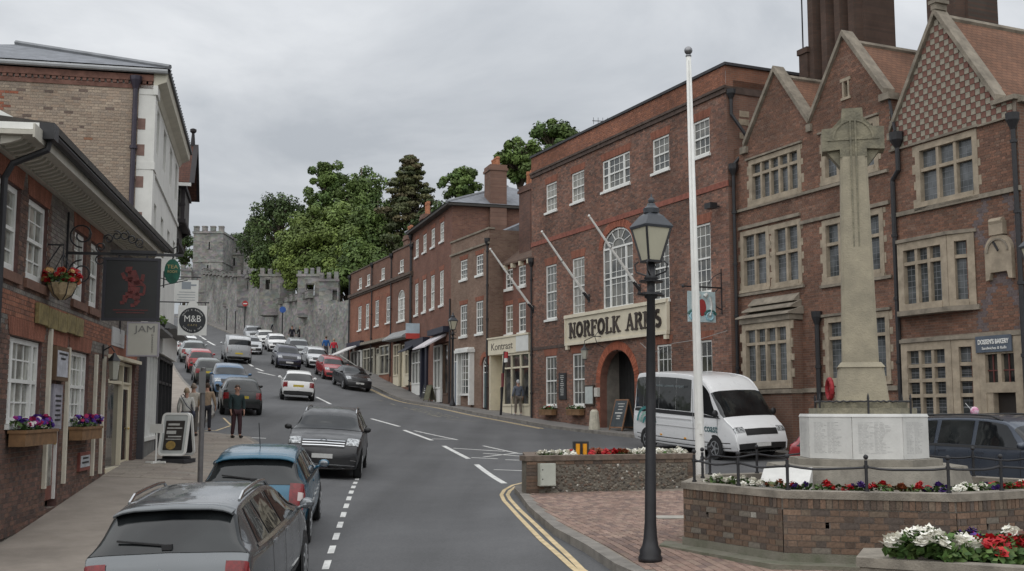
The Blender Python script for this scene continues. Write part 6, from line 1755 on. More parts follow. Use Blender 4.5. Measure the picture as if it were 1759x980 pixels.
# ------------------------------------------------------------------ war memorial, planters, flowers
MC = Vector((4.95, 16.0)); MZ = .70
oct_ = lambda r, a0=186: [(r * math.cos(R(a0 + 45 * k)), r * math.sin(R(a0 + 45 * k))) for k in range(8)]
MP = thing('memorial_planter', 'large octagonal brick planter around the war memorial', 'planter', (MC.x, MC.y, MZ), 0, zoff=True)
vo = oct_(2.6)
P_PL = [(.145, .10, .073), (.125, .088, .067), (.16, .107, .076), (.115, .086, .068), (.15, .115, .086), (.10, .08, .068), (.165, .108, .076)]
_cp = colours(P_PL, .2, .3, 1.5, 5)
def cf_pl(x, z, rg):
    n = mnoise.noise((x * 3.1, z * 4, 2.2))
    if n > .48 and rg.random() < .5:
        return vary((.30, .285, .25), .25)
    return _cp(x, z, rg)
for k in range(8):
    p, q = vo[k], vo[(k + 1) % 8]; L_ = math.dist(p, q); e = ((q[0] - p[0]) / L_, (q[1] - p[1]) / L_); nn = (-e[1], e[0])
    tf = (lambda p, e, nn: (lambda s, y, z: (p[0] + e[0] * s + nn[0] * y, p[1] + e[1] * s + nn[1] * y, z)))(p, e, nn)
    front = k in (0, 1, 2)
    if not front:
        m = MB(); m.box(0, L_, 0, .22, .5, 1.47); m.v = [tf(*v) for v in m.v]; m.build('wall', m_mortd, MP); continue
    brickwork(MP, .005, L_ - .005, .8, 1.325, [('r', .5, .545, 1.10, 1.15)], cf_pl, m_mortd, nparts=100, key=lambda b: abs(b[0] - (1.4 if k == 0 else .9)), pal=P_PL + [P_PL[0], (.17, .15, .125)], palname='planter brick', seed=60 + k, tf=tf, rot=math.atan2(e[1], e[0]), reveal=.08)
    m = MB(); rg = random.Random(k); x = .01
    while x < L_ - .06:
        m.box(x, x + .062, -.012 + rg.uniform(-.003, .003), .05, 1.34, 1.452, c=vary(rg.choice(P_PL), .2)); x += .073
    m.box(0, L_, .0, .1, 1.32, 1.46, c=(.15, .13, .11)); m.v = [tf(*v) for v in m.v]; m.build('soldier_course', M_attr('bricks'), MP, kind='stuff')
conc = M('mossy concrete', (.20, .185, .15), .95, .3, 3, .5, 50, col2=(.12, .125, .085)); cap = M('weathered coping', (.23, .205, .17), .95, .3, 4, .5, 60)
def ringo(r0, r1, z0, z1, a0=186):
    m = MB(); A, Bq = oct_(r0, a0), oct_(r1, a0)
    for k in range(8):
        j = (k + 1) % 8
        m.face([(*A[k], z1), (*A[j], z1), (*Bq[j], z1), (*Bq[k], z1)]); m.face([(*A[k], z0), (*A[j], z0), (*A[j], z1), (*A[k], z1)]); m.face([(*Bq[k], z0), (*Bq[k], z1), (*Bq[j], z1), (*Bq[j], z0)])
    return m
ringo(2.63, 2.34, 1.455, 1.545).build('coping', cap, MP); ringo(2.625, 2.4, .3, .80).build('concrete_base', conc, MP); ringo(2.95, 2.5, .3, .70).build('plinth_step', conc, MP)
m = MB(); m.face([(*p, 1.46) for p in oct_(2.36)]); m.build('soil', M('soil', (.06, .045, .032), .95, .3, 8, .5, 30), MP)
RL = thing('garden_railing', 'low black railing with ball topped posts standing on the octagonal planter', 'railing', (MC.x, MC.y, 1.54), 0)
pts = []; vo2 = oct_(2.44)
for k in range(8):
    a, b = Vector(vo2[k]), Vector(vo2[(k + 1) % 8]); pts += [a, a.lerp(b, .5)]
pb = MB(); pb.tube([(0, 0, 0), (0, 0, .38)], .020, 8); pb.lathe([(.032, 0), (.032, .03)], n=8); pb.ball((0, 0, .42), .032, 8, 6); pb.lathe([(.03, -.02), (.03, .02)], (0, 0, .30), 8); pme = None
for p in pts:
    if pme is None:
        o = pb.build('post', iron, RL); pme = o.data
    else:
        o = place('post', pme, RL)
    o.location = (p.x, p.y, 0)
for i, p in enumerate(pts):
    q = pts[(i + 1) % len(pts)]; m = MB(); m.tube([(*p.lerp(q, t), .30 - .035 * math.sin(math.pi * t) + (.006 * math.sin(9 * t + i))) for t in np.linspace(0, 1, 7)], .016, 6); m.build('rail', iron, RL)
WM = thing('war_memorial', 'tall weathered stone cross on a white octagonal drum carved with names', 'war memorial', (MC.x, MC.y, 1.4), 0, zoff=True)
ms = M('memorial stone', (.42, .37, .27), .9, .3, 1.3, .5, 45, col2=(.25, .225, .17)); msd = M('lichened stone', (.15, .14, .105), .95, .35, 5, .7, 30, col2=(.27, .245, .175)); mw = M('white memorial stone', (.58, .575, .55), .8, .08, 3, .15, 60)
def octp(r, z0, z1, a0, r1=None):
    m = MB(); A = oct_(r, a0); Bq = oct_(r1 or r, a0)
    for k in range(8):
        j = (k + 1) % 8; m.face([(*A[k], z0), (*A[j], z0), (*Bq[j], z1), (*Bq[k], z1)])
    m.face([(*p, z1) for p in Bq]); return m
octp(1.5, 1.3, 1.78, 199, 1.36).build('base_step', M('grey step stone', (.24, .22, .185), .95, .25, 3, .4, 50), WM)
octp(1.05, 1.7, 1.87, 199).build('base_slab', MATS['grey step stone'], WM)
A = oct_(.88, 199); dark_joint = M('joint', (.16, .15, .14), .9, .1)
octp(.865, 1.86, 2.44, 199).build('drum_core', dark_joint, WM); octp(.89, 2.44, 2.48, 199, .87).build('drum_top', mw, WM)
ink = M('incised lettering', (.49, .485, .47), .9, .1, 9)
rg = random.Random(4)
for k in range(8):
    a, b = Vector(A[k]), Vector(A[(k + 1) % 8]); e = (b - a).normalized(); n_ = Vector((-e.y, e.x)); L_ = (b - a).length
    f = lambda s, y, z: (a.x + e.x * s + n_.x * y, a.y + e.y * s + n_.y * y, z)
    m = MB(); m.box(.006, L_ - .006, 0, .05, 1.875, 2.438); m.v = [f(*v) for v in m.v]; o = m.build('name_panel', mw, WM)
    if k in (7, 0, 1, 2):
        m = MB()
        for c0 in (.10, .42):
            for r_ in range(22):
                x = L_ * (c0 + .02)
                for w_ in range(rg.randint(2, 3)):
                    ln_ = rg.uniform(.03, .075); z = 2.36 - r_ * .0195
                    m.face([(x, -.002, z), (x + ln_, -.002, z), (x + ln_, -.002, z + .008), (x, -.002, z + .008)]); x += ln_ + .015
        m.v = [f(*v) for v in m.v]; m.build('inscription', ink, o, kind='stuff')
octp(.74, 2.48, 2.56, 199).build('upper_step', msd, WM); octp(.62, 2.56, 2.64, 199).build('upper_step', msd, WM)
rz = R(-14)
def rot2(mb, a=rz):
    c, s = math.cos(a), math.sin(a); mb.v = [(x * c - y * s, x * s + y * c, z) for x, y, z in mb.v]; return mb
def taper(w0, d0, z0, w1, d1, z1, ch=.0):
    m = MB()
    def sec(w, d, z):
        return [(-w + ch, -d, z), (w - ch, -d, z), (w, -d + ch, z), (w, d - ch, z), (w - ch, d, z), (-w + ch, d, z), (-w, d - ch, z), (-w, -d + ch, z)]
    S0, S1 = sec(w0, d0, z0), sec(w1, d1, z1)
    for i in range(8):
        m.face([S0[i], S0[(i + 1) % 8], S1[(i + 1) % 8], S1[i]])
    m.face(S1); m.face(S0[::-1]); return m
rot2(taper(.36, .33, 2.63, .30, .28, 3.13, .03)).build('pedestal', ms, WM); rot2(taper(.32, .30, 3.13, .27, .25, 3.2, .02)).build('pedestal_cap', ms, WM)
rot2(taper(.245, .21, 3.195, .185, .165, 6.16, .035)).build('shaft', ms, WM)
m = MB()
m.prism([(-.185, 6.15), (-.185, 6.27), (-.43, 6.25), (-.43, 6.58), (-.16, 6.60), (-.14, 6.87), (.14, 6.87), (.16, 6.60), (.43, 6.58), (.43, 6.25), (.185, 6.27), (.185, 6.15)], -.165, .165)
for sx in (-1, 1):
    m.prism([(sx * .186, 6.02), (sx * .186, 6.262), (sx * .37, 6.25), (sx * .34, 6.22)], -.10, .10); m.prism([(sx * .155, 6.603), (sx * .30, 6.588), (sx * .145, 6.76)], -.09, .09)
rot2(m).build('cross_head', msd, WM)
m = MB()
for sx in (-1, 1):
    m.box(sx * .035 - .012, sx * .035 + .012, -.185, -.160, 4.0, 6.7)
m.box(-.36, .36, -.178, -.160, 6.40, 6.43); m.arch_ring(0, .26, .26, 6.42, .03, -.18, -.16); rot2(m).build('carving', msd, WM)
UR = thing('cross_railing', 'small black wavy railing around the foot of the stone cross', 'railing', (MC.x, MC.y, 2.48), 0)
up_ = [(.70 * math.cos(R(a)), .70 * math.sin(R(a))) for a in range(20, 380, 60)]
for i, p in enumerate(up_):
    m = MB(); m.tube([(*p, 0), (*p, .22)], .014, 6); m.lathe([(.02, .2), (.012, .25), (.0, .29)], (*p, 0), 6); m.build('post', iron, UR)
    q = up_[(i + 1) % 6]; m = MB(); m.tube([(p[0] + (q[0] - p[0]) * t, p[1] + (q[1] - p[1]) * t, .17 + .008 * math.sin(t * 40)) for t in np.linspace(0, 1, 15)], .012, 5); m.build('rail', iron, UR)
PW = thing('poppy_wreath', 'red poppy wreath leaning against the foot of the stone cross', 'wreath', (MC.x - .42, MC.y - .02, 2.66), R(88))
m = MB(); m.tube([(.14 * math.cos(t), .03, .17 + .14 * math.sin(t)) for t in np.linspace(0, 2 * math.pi, 15)], .032, 7); m.build('ring', M('poppy red', (.26, .012, .018), .7, .3, 20), PW)
LD = MB(); LD.face([(-.42, -.62, 1.58), (.36, -.62, 1.58), (.36, -.05, 1.83), (-.42, -.05, 1.83)]); LD.face([(-.42, -.62, 1.50), (.36, -.62, 1.50), (.36, -.62, 1.58), (-.42, -.62, 1.58)]); LD.face([(-.42, -.05, 1.83), (-.42, -.05, 1.5), (-.42, -.62, 1.5), (-.42, -.62, 1.58)]); LD.face([(.36, -.62, 1.5), (.36, -.05, 1.5), (.36, -.05, 1.83), (.36, -.62, 1.58)])
LD.v = [(x * .8, y * .8, (z - 1.5) * .85) for x, y, z in LD.v]
o = LD.build('tablet', mw); o.location = (3.70, 15.1, 1.5); o.rotation_euler = (0, 0, R(-22)); tag(o, 'sloping white stone tablet in the planter left of the drum', 'tablet')

# flowering plants: foliage, and each bloom a rosette of its own
BL = {}
def bloom(kind, i):
    k = (kind, i)
    if k not in BL:
        rg = random.Random(i + len(kind)); m = MB(); pal = {'white': WHT, 'red': RED, 'purple': [(.07, .03, .18), (.10, .04, .24)], 'rust': [(.20, .05, .02), (.26, .08, .03)]}[kind]
        for ring, (r, h, n) in enumerate(((.052, .0, 7), (.034, .025, 6), (.016, .042, 4))):
            for j in range(n):
                t = 6.283 * j / n + ring * .5 + rg.uniform(-.2, .2); d = Vector((math.cos(t), math.sin(t), 0)); s = Vector((-d.y, d.x, 0)); c = d * r; c.z = h
                w = .030 - ring * .006; u = Vector((0, 0, .022 + ring * .004)); col = vary(rg.choice(pal), .12)
                m.face([c - d * .02 - s * w * .4, c - s * w + u * .3, c + d * w * .8 + u * rg.uniform(.2, 1), c + s * w + u * .3, c - d * .02 + s * w * .4], 0, col)
        m.ball((0, 0, .012), .035, 7, 5, 0, .7, vary(pal[0], .1))
        me = bpy.data.meshes.new('blossom'); me.from_pydata(m.v, [], m.f); me.materials.append(flowm)
        at = me.attributes.new('Col', 'FLOAT_COLOR', 'FACE'); arr = np.ones((len(m.f), 4), np.float32); arr[:, :3] = np.array(m.c, np.float32); at.data.foreach_set('color', arr.ravel()); me.update(); BL[k] = me
    return BL[k]
def plant(label, kind, x, y, z, n, r, scale, group, rg, fol=70, palf=None):
    t = thing(kind + '_begonia' if kind != 'purple' else 'purple_pansy', label, 'flower', (x, y, z), rg.uniform(0, 6), group)
    m = MB(); leafy(m, (0, 0, r * .45), r * 1.1, fol, palf or (LEAF if kind != 'rust' else [(.09, .06, .02), (.06, .05, .02), (.07, .09, .03)]), .045 * scale, .6, rg); m.build('foliage', leafm, t, kind='stuff')
    for i in range(n):
        a = rg.uniform(0, 6.28); d = r * math.sqrt(rg.random()); o = place('blossom', bloom(kind, rg.randrange(3)), t)
        o.location = (d * math.cos(a), d * math.sin(a), r * .5 + (r - d) * .55 + rg.uniform(-.01, .03)); o.rotation_euler = (rg.uniform(-.5, .5), rg.uniform(-.5, .5), rg.uniform(0, 6)); s = scale * rg.uniform(.75, 1.2); o.scale = (s, s, s)
    return t
rg = random.Random(12)
seq = ['white'] * 6 + ['rust', 'red', 'purple', 'red', 'red', 'purple', 'red', 'rust', 'red', 'purple', 'white', 'white', 'white', 'purple', 'red', 'red', 'red', 'white']
for i, kd in enumerate(seq):
    a = 184 + 142 * i / (len(seq) - 1); q = None
    rr_ = 2.17 * math.cos(R(22.5)) / math.cos(R(((a - 186) % 45) - 22.5))
    plant(f'{kd} bedding flower in the planter ring around the war memorial' if kd != 'rust' else 'rust coloured fading begonia in the planter ring around the war memorial', kd, MC.x + rr_ * math.cos(R(a)), MC.y + rr_ * math.sin(R(a)), 1.46, 5 if kd in ('white', 'red') else 4, .15, .85, f'{kd} flowers of the memorial planter', rg, 70)
# low planter in front
LP = thing('low_planter', 'low stone edged planter in front of the octagonal one', 'planter', (4.9, 12.2, .45), 0, zoff=True)
lp = [(3.62, 11.95), (3.95, 12.75), (5.6, 12.6), (7.2, 12.2), (7.2, 10.9), (5.2, 11.0)]
lpl = [(x - 4.9, y - 12.2) for x, y in lp]; cxy = (sum(p[0] for p in lpl) / 6, sum(p[1] for p in lpl) / 6); inn = [(cxy[0] + (p[0] - cxy[0]) * .82, cxy[1] + (p[1] - cxy[1]) * .72) for p in lpl]
m = MB()
for k in range(6):
    j = (k + 1) % 6; m.face([(*lpl[k], .2), (*lpl[j], .2), (*lpl[j], .90), (*lpl[k], .90)])
m.build('wall', M('rubble base', (.16, .14, .115), .95, .35, 9, .8, 22), LP)
m = MB()
for k in range(6):
    j = (k + 1) % 6; A0, A1, B0, B1 = lpl[k], lpl[j], inn[k], inn[j]; g_ = lambda p: (p[0] + (p[0] - cxy[0]) * .02, p[1] + (p[1] - cxy[1]) * .03); A0, A1 = g_(A0), g_(A1)
    m.face([(*A0, 1.0), (*A1, 1.0), (*B1, 1.0), (*B0, 1.0)]); m.face([(*A0, .905), (*A1, .905), (*A1, 1.0), (*A0, 1.0)]); m.face([(*B0, 1.0), (*B1, 1.0), (*B1, .85), (*B0, .85)]); m.face([(*A0, .905), (*A1, .905), (*lpl[j], .905), (*lpl[k], .905)])
m.build('coping', cap, LP); m = MB(); m.face([(*p, .93) for p in inn]); m.build('soil', MATS['soil'], LP)
for i, (px, kd, dy) in enumerate([(1535, 'white', .0), (1560, 'white', .25), (1585, 'white', -.1), (1575, 'white', .4), (1610, 'white', .15), (1640, 'white', .0), (1600, 'red', .35), (1665, 'red', .2), (1690, 'red', .0), (1700, 'purple', .3), (1655, 'purple', .35), (1715, 'red', .25), (1720, 'white', .45), (1745, 'red', .05), (1760, 'red', .35), (1635, 'purple', .3), (1675, 'red', -.1), (1550, 'purple', .42), (1780, 'red', .1), (1620, 'white', -.15)]):
    Y = 11.85 + dy; x = (px - 879.5) / FPX * Y * 1.0
    plant(f'{kd} bedding flower in the low stone edged planter', kd, x, Y, .95 + rg.uniform(0, .12), 5 if kd != 'purple' else 4, .17, 1.35 if kd != 'purple' else .85, f'{kd} flowers of the low planter', rg, 130)
# flint wall on the left of the island with its flower bed
FW = thing('flint_wall', 'low flint wall with brick coping at the tip of the traffic island', 'wall', (.32, 24.62, .6), math.atan2(1.40, 3.76), zoff=True)
FL = 4.25
m = MB(); m.box(0, FL, 0, .3, .35, 1.45); m.prism([(0, .301), (.33, .301), (1.13, 2.3), (.80, 2.3)], .35, 1.45, 'z'); m.box(1.135, FL, 2.0, 2.3, .35, 1.45); m.build('core', M('flint bedding', (.15, .135, .11), .95, .25, 5, .6, 30), FW)
m = MB(); m.box(-.04, FL, -.04, .34, 1.452, 1.56); m.prism([(.10, .341), (.42, .341), (1.18, 2.34), (.80, 2.34)], 1.452, 1.56, 'z'); m.box(1.185, FL, 1.96, 2.34, 1.452, 1.56); m.build('coping', M('brick coping', (.155, .12, .095), .95, .3, 5, .5, 50), FW)
m = MB(); rg2 = random.Random(8)
for z in np.arange(.62, 1.44, .075):
    for x0, x1 in ((.0, .40 if int(z * 40) % 2 else .28), (FL - .3, FL)):
        m.box(x0 - .012, x1, -.012, .0, z, z + .064, c=vary(rg2.choice(P_PL), .2))
x = 0
for z0 in (.60, 1.372):
    x = .0
    while x < FL:
        m.box(x, min(x + .215, FL), -.014, 0, z0, z0 + .066, c=vary(rg2.choice(P_PL), .2)); x += .225
m.build('brick_border', M_attr('bricks'), FW, kind='stuff')
m = MB()
for _ in range(900):
    x = rg2.uniform(.42, FL - .3); z = rg2.uniform(.72, 1.34); r = rg2.uniform(.022, .055); n = 6; t0 = rg2.uniform(0, 6)
    c = rg2.choice([(.135, .12, .10), (.16, .14, .115), (.095, .085, .075), (.14, .12, .095), (.18, .16, .13), (.12, .10, .08), (.15, .11, .085)]) if rg2.random() > .02 else (.42, .40, .36); c = vary(c, .25)
    rim = [(x + r * math.cos(t0 + 1.047 * k) * rg2.uniform(.7, 1.2), -.002, z + r * .8 * math.sin(t0 + 1.047 * k)) for k in range(n)]; top = (x + rg2.uniform(-.01, .01), -.002 - r * .45, z)
    for k in range(n):
        m.face([rim[k], rim[(k + 1) % n], top], 0, c)
m.build('flint', M_attr('bricks'), FW, kind='stuff')
m = MB(); m.prism([(.32, .3), (FL, .3), (FL, 2.0), (1.05, 2.0)], 1.2, 1.46, 'z'); m.build('soil', MATS['soil'], FW)
fx, fy = math.cos(math.atan2(1.40, 3.76)), math.sin(math.atan2(1.40, 3.76))
fseq = ['white', 'white', 'white', 'white', 'red', 'red', 'rust', 'red', 'red', 'rust', 'white', 'white', 'white', 'white', 'white', 'white']
for i, kd in enumerate(fseq):
    for row in (0, 1):
        s = .6 + i * .23 + row * .32; d = .55 + row * .6 + rg.uniform(-.1, .1)
        k2 = kd if row == 0 else fseq[min(i + 1, 15)]
        plant(f'{k2} bedding flower behind the flint wall' if k2 != 'rust' else 'rust coloured fading begonia behind the flint wall', k2, .32 + fx * s - fy * d, 24.62 + fy * s + fx * d, 1.45, 6, .15, 1.25, f'{k2} flowers behind the flint wall', rg, 40)
def gz(x, y, k=KERB):
    return G(x, y) + k
EB = thing('utility_box', 'pale grey green utility cabinet fixed to the flint wall', 'utility box', (.32 + fx * .42 + fy * .03, 24.62 + fy * .42 - fx * .03, .92), math.atan2(1.40, 3.76))
m = MB(); m.box(-.18, .18, -.16, 0, 0, .48); m.build('cabinet', M('grey green box', (.46, .48, .42), .5, .06, 3), EB); m = MB(); m.box(-.165, .165, -.172, -.16, .015, .465); m.build('door', MATS['grey green box'], EB); m = MB(); m.ball((-.13, -.172, .15), .014); m.ball((-.13, -.172, .35), .014); m.build('lock', iron, EB)
AL = thing('amber_beacon', 'small black box with two amber panels among the flowers behind the flint wall', 'warning light', (1.55, 25.6, 1.45), R(8))
m = MB(); m.box(-.17, .17, -.08, .08, .06, .40); m.box(-.03, .03, -.03, .03, -.1, .06); m.build('case', iron, AL)
for sx in (-1, 1):
    m = MB(); m.lathe([(.0, -.12), (.05, -.12), (.052, .12), (.0, .12)], (sx * .08, -.07, .23), 10); m.build('amber_panel', M('amber', (.75, .33, .02), .35, .1, 8), AL)

# ------------------------------------------------------------------ lamps, poles, bollards, boards, signs
glassl = M('frosted lamp glass', (.46, .44, .34), .25, .06, 2)
def street_lamp(label, x, y, s=1.0, rotz=0.3, z=None):
    t = thing('street_lamp', label, 'street lamp', (x, y, gz(x, y) if z is None else z), rotz, 'black lantern street lamps')
    t.rotation_euler = (0, R(1.1) if s == 1.0 else 0, rotz)
    m = MB(); m.lathe([(.15, 0), (.155, .05), (.135, .09), (.14, .14), (.105, .2), (.088, .30), (.074, .5), (.064, 2.0), (.054, 3.36), (.085, 3.38), (.085, 3.44), (.055, 3.46), (.05, 3.60), (.10, 3.63), (.06, 3.68), (.045, 3.84)], n=20)
    m.v = [tuple(c * s for c in v) for v in m.v]; m.build('column', iron, t, smooth=True)
    m = MB(); m.lathe([(.15, 3.41), (.15, 3.44)], n=12); m.lathe([(.155, 3.58), (.16, 3.6)], n=12); m.tube([(-.2, 0, 3.42), (.2, 0, 3.42)], .02, 6)
    for a in range(4):
        t_ = R(45 + 90 * a); m.tube([(.04 * math.cos(t_), .04 * math.sin(t_), 3.66), (.2 * math.cos(t_), .2 * math.sin(t_), 3.72), (.22 * math.cos(t_), .22 * math.sin(t_), 3.82), (.17 * math.cos(t_), .17 * math.sin(t_), 3.86)], .012, 5)
    m.v = [tuple(c * s for c in v) for v in m.v]; m.build('bracket', iron, t)
    m = MB(); m.lathe([(.13, 3.86), (.262, 4.30)], n=4, rot=.5); m.v = [tuple(c * s for c in v) for v in m.v]; m.build('lantern_glass', glassl, t)
    m = MB()
    for a in range(4):
        t_ = R(45 + 90 * a); m.beam((.13 * math.cos(t_), .13 * math.sin(t_), 3.86), (.266 * math.cos(t_), .266 * math.sin(t_), 4.30), .026, .026)
    m.lathe([(.15, 3.84), (.15, 3.87)], n=4, rot=.5)
    m.v = [tuple(c * s for c in v) for v in m.v]; m.build('lantern_frame', iron, t)
    m = MB(); m.lathe([(.28, 4.29), (.295, 4.32), (.28, 4.34), (.165, 4.46), (.10, 4.50)], n=4, rot=.5); m.lathe([(.10, 4.50), (.11, 4.56), (.06, 4.60), (.05, 4.63)], n=10); m.ball((0, 0, 4.67), .045, 8, 6); m.lathe([(.02, 4.7), (.004, 4.77)], n=6)
    m.v = [tuple(c * s for c in v) for v in m.v]; m.build('lantern_roof', M('blue grey lamp roof', (.05, .056, .066), .45, .2, 3), t)
    return t
street_lamp('tall black lantern lamp post on the brick paving in front of the inn', 1.76, 14.6, 1.0, R(25))
street_lamp('black lantern lamp post far up the kerb before the brown brick house', -3.25, 61.6, 1.08, R(20))
street_lamp('lantern lamp post standing right of the memorial planter, only its lantern edge in view', 7.98, 17.0, 1.0, R(10))
FPo = thing('tall_flagpole', 'tall bare white flagpole with a grey ball finial behind the memorial planter', 'flagpole', (3.24, 19.5, gz(3.24, 19.5)), 0)
m = MB(); m.tube([(0, 0, -.2), (-.01, 0, 1.2), (-.04, 0, 4), (-.085, 0, 8.1)], [.085, .08, .066, .045], 14); m.build('pole', white, FPo, smooth=True)
m = MB(); m.lathe([(.045, 8.08), (.055, 8.1), (.03, 8.14)], (-.085, 0, 0), 12); m.ball((-.086, 0, 8.2), .075, 12, 8); m.build('finial', M('grey metal', (.25, .25, .26), .35, .15, metal=.8), FPo, smooth=True)
m = MB(); m.tube([(-.055, -.07, 1.5), (-.09, -.06, 8.0)], .008, 4); m.box(-.02, .02, -.11, -.07, 1.4, 1.6); m.build('halyard', white, FPo)
for x, y, lab in ((3.35, 46.0, 'pale conical guard stone at the foot of the arch, left of the chalk board'), (5.2, 44.2, 'pale conical guard stone at the foot of the arch, behind the minibus')):
    m = MB(); m.lathe([(.24, -.1), (.23, .1), (.17, .72), (.10, .80)], n=12); o = m.build('guard_stone', M('whitewashed stone', (.50, .47, .38), .9, .2, 5, .3, 30)); o.location = (x, y, gz(x, y)); tag(o, lab, 'bollard')
m = MB(); m.tube([(0, 0, -.1), (0, 0, .42)], .05, 8); m.lathe([(.075, .42), (.085, .46), (.08, .62), (.06, .68)], n=10); o = m.build('bollard', [M('yellow post', (.42, .33, .08), .6, .2)]); o.location = (2.3, 51.2, gz(2.3, 51.2)); tag(o, 'short yellow post at the foot of the inn wall between the window boxes', 'bollard')
m = MB(); m.box(-.12, .12, -.09, .09, .2, .72); m.box(-.05, .05, -.05, .05, -.1, .2); o = m.build('bollard', white); o.location = (2.62, 50.4, gz(2.62, 50.4)); tag(o, 'short white post beside the yellow one at the inn wall', 'bollard')
def aboard(name, label, x, y, rz, w, h, fm, pm, spread=.28, marks=None, rounded=False):
    t = thing(name, label, 'a-board', (x, y, gz(x, y)), rz)
    for sg, nm in ((-1, 'front_frame'), (1, 'back_frame')):
        f = lambda X, Yv, Z, sg=sg: (X, sg * (spread * (1 - Z / h)) + Yv, Z)
        m = MB(); k = .05
        for (a, b, c, d) in ((-w, -w + k, 0, h), (w - k, w, 0, h), (-w + k, w - k, h - k, h), (-w + k, w - k, .1, .1 + k)):
            m.box(a, b, -.02, .02, c, d)
        m.v = [f(*v) for v in m.v]; m.build(nm, fm, t)
        m = MB(); m.box(-w + k, w - k, -.012, .012, .1 + k, h - k); m.v = [f(*v) for v in m.v]; pan = m.build('panel', pm, t)
        if sg == -1 and marks:
            r = random.Random(int(x * 9)); m = MB(); z = h - .2
            while z > .32:
                a = r.uniform(-.8, -.3) * (w - .1); b = r.uniform(.3, .8) * (w - .1); m.box(a, b, -.02, -.013, z, z + r.uniform(.03, .07)); z -= r.uniform(.09, .16)
            m.v = [f(*v) for v in m.v]; m.build('lettering', marks, pan, kind='stuff')
    return t
aboard('chalk_board', 'large wooden framed chalk A-board under the inn arch', 4.45, 45.55, az_na + .1, .46, 1.25, M('varnished frame', (.20, .10, .05), .6, .2, 5), M('slate board', (.045, .055, .062), .7, .25, 3), .35, chalk)
aboard('a_board', 'black A-board on the pavement before the pale awning', -5.35, 70.3, R(-60), .3, .95, black, black, .25, chalk); aboard('a_board', 'olive green A-board on the pavement nearest the black lamp', -4.95, 67.8, R(-60), .36, 1.0, M('olive board', (.09, .085, .05), .7, .2), M('olive panel', (.12, .115, .07), .7, .25, 4), .25)
AB = thing('pavement_sign', 'white framed rounded pavement sign with a black cafe poster outside the shop', 'a-board', (-8.45, 28.6, gz(-8.45, 28.6)), R(-8))
def rr_frame(mb, w, h0, h1, r, t, y0, y1, n=5):
    def out(k):
        pts = []
        for cx_, cz_, a0 in ((w - r, h1 - r, 0), (-w + r, h1 - r, 90), (-w + r, h0 + r, 180), (w - r, h0 + r, 270)):
            for i in range(n + 1):
                a = R(a0 + 90 * i / n); pts.append((cx_ + (r - k) * math.cos(a), cz_ + (r - k) * math.sin(a)))
        return pts
    A, Bq = out(0), out(t)
    for i in range(len(A)):
        j = (i + 1) % len(A); mb.prism([A[i], A[j], Bq[j], Bq[i]], y0, y1)
    return Bq
for sg in (-1, 1):
    m = MB(); inner = rr_frame(m, .37, .18, 1.25, .12, .055, -.025, .025); f = lambda v, sg=sg: (v[0], v[1] + sg * (.30 * (1 - v[2] / 1.3) + .03), v[2]); m.v = [f(v) for v in m.v]; m.build('frame', white, AB)
    m = MB(); m.prism(inner, -.012, .012); m.v = [f(v) for v in m.v]; pan = m.build('panel', M('pale poster panel', (.45, .47, .46), .5, .08) if sg < 0 else M('dark panel', (.03, .03, .035), .5, .1), AB)
    if sg < 0:
        m = MB(); m.box(-.25, .25, -.022, -.013, .32, 1.05); m.v = [f(v) for v in m.v]; po = m.build('poster', M('black poster', (.035, .03, .028), .5, .2, 4), pan)
        m = MB(); m.prism([(-.05 + .13 * math.cos(R(a)), .44 + .11 * math.sin(R(a))) for a in range(0, 360, 30)], -.026, -.022); m.v = [f(v) for v in m.v]; m.build('emblem', M('gold emblem', (.30, .20, .06), .6, .3, 12), po)
        m = MB()
        for (a, b, z, hh) in ((-.18, .12, .93, .05), (-.2, .2, .85, .03), (-.2, .05, .72, .08), (-.15, .2, .64, .03), (-.2, .2, .58, .02)):
            m.box(a, b, -.026, -.022, z, z + hh)
        m.v = [f(v) for v in m.v]; m.build('lettering', chalk, po)
m = MB(); m.box(-.36, .36, -.34, .34, .0, .10); m.tube([(-.36, 0, .12), (.36, 0, .12)], .05, 8); m.build('base', M('dark rubber', (.03, .03, .034), .7, .1), AB)
WSn = thing('small_white_stand', 'small blank white sign on a thin white stand beside the pavement sign', 'sign', (-8.75, 27.9, gz(-8.75, 27.9)), R(-8))
m = MB(); m.tube([(0, 0, 0), (0, 0, .85)], .022, 8); m.beam((-.25, 0, .03), (.25, 0, .03), .06, .05); m.beam((0, -.2, .03), (0, .2, .03), .06, .05); m.build('stand', white, WSn); m = MB(); m.box(-.17, .17, -.02, .02, .74, .96); m.build('panel', white, WSn)
PO = thing('parking_post', 'plain grey steel post on the pavement edge beside the blue car', 'post', (-6.55, 23.9, gz(-6.55, 23.9)), 0)
m = MB(); m.tube([(0, 0, -.1), (0, 0, 2.45)], .055, 10); m.lathe([(.055, 2.43), (.06, 2.47), (.02, 2.49)], n=10); m.build('pole', M('grey steel', (.13, .125, .125), .5, .2, 4), PO); m = MB(); m.box(-.07, .07, -.075, -.055, 1.95, 2.4); m.build('plate', M('grey plate back', (.2, .2, .2), .5, .1), PO)
LPn = thing('leaning_post', 'dark sign post leaning right with a red and white flag plate before the cream shop', 'sign post', (-.55, 54.6, gz(-.55, 54.6)), az_ko)
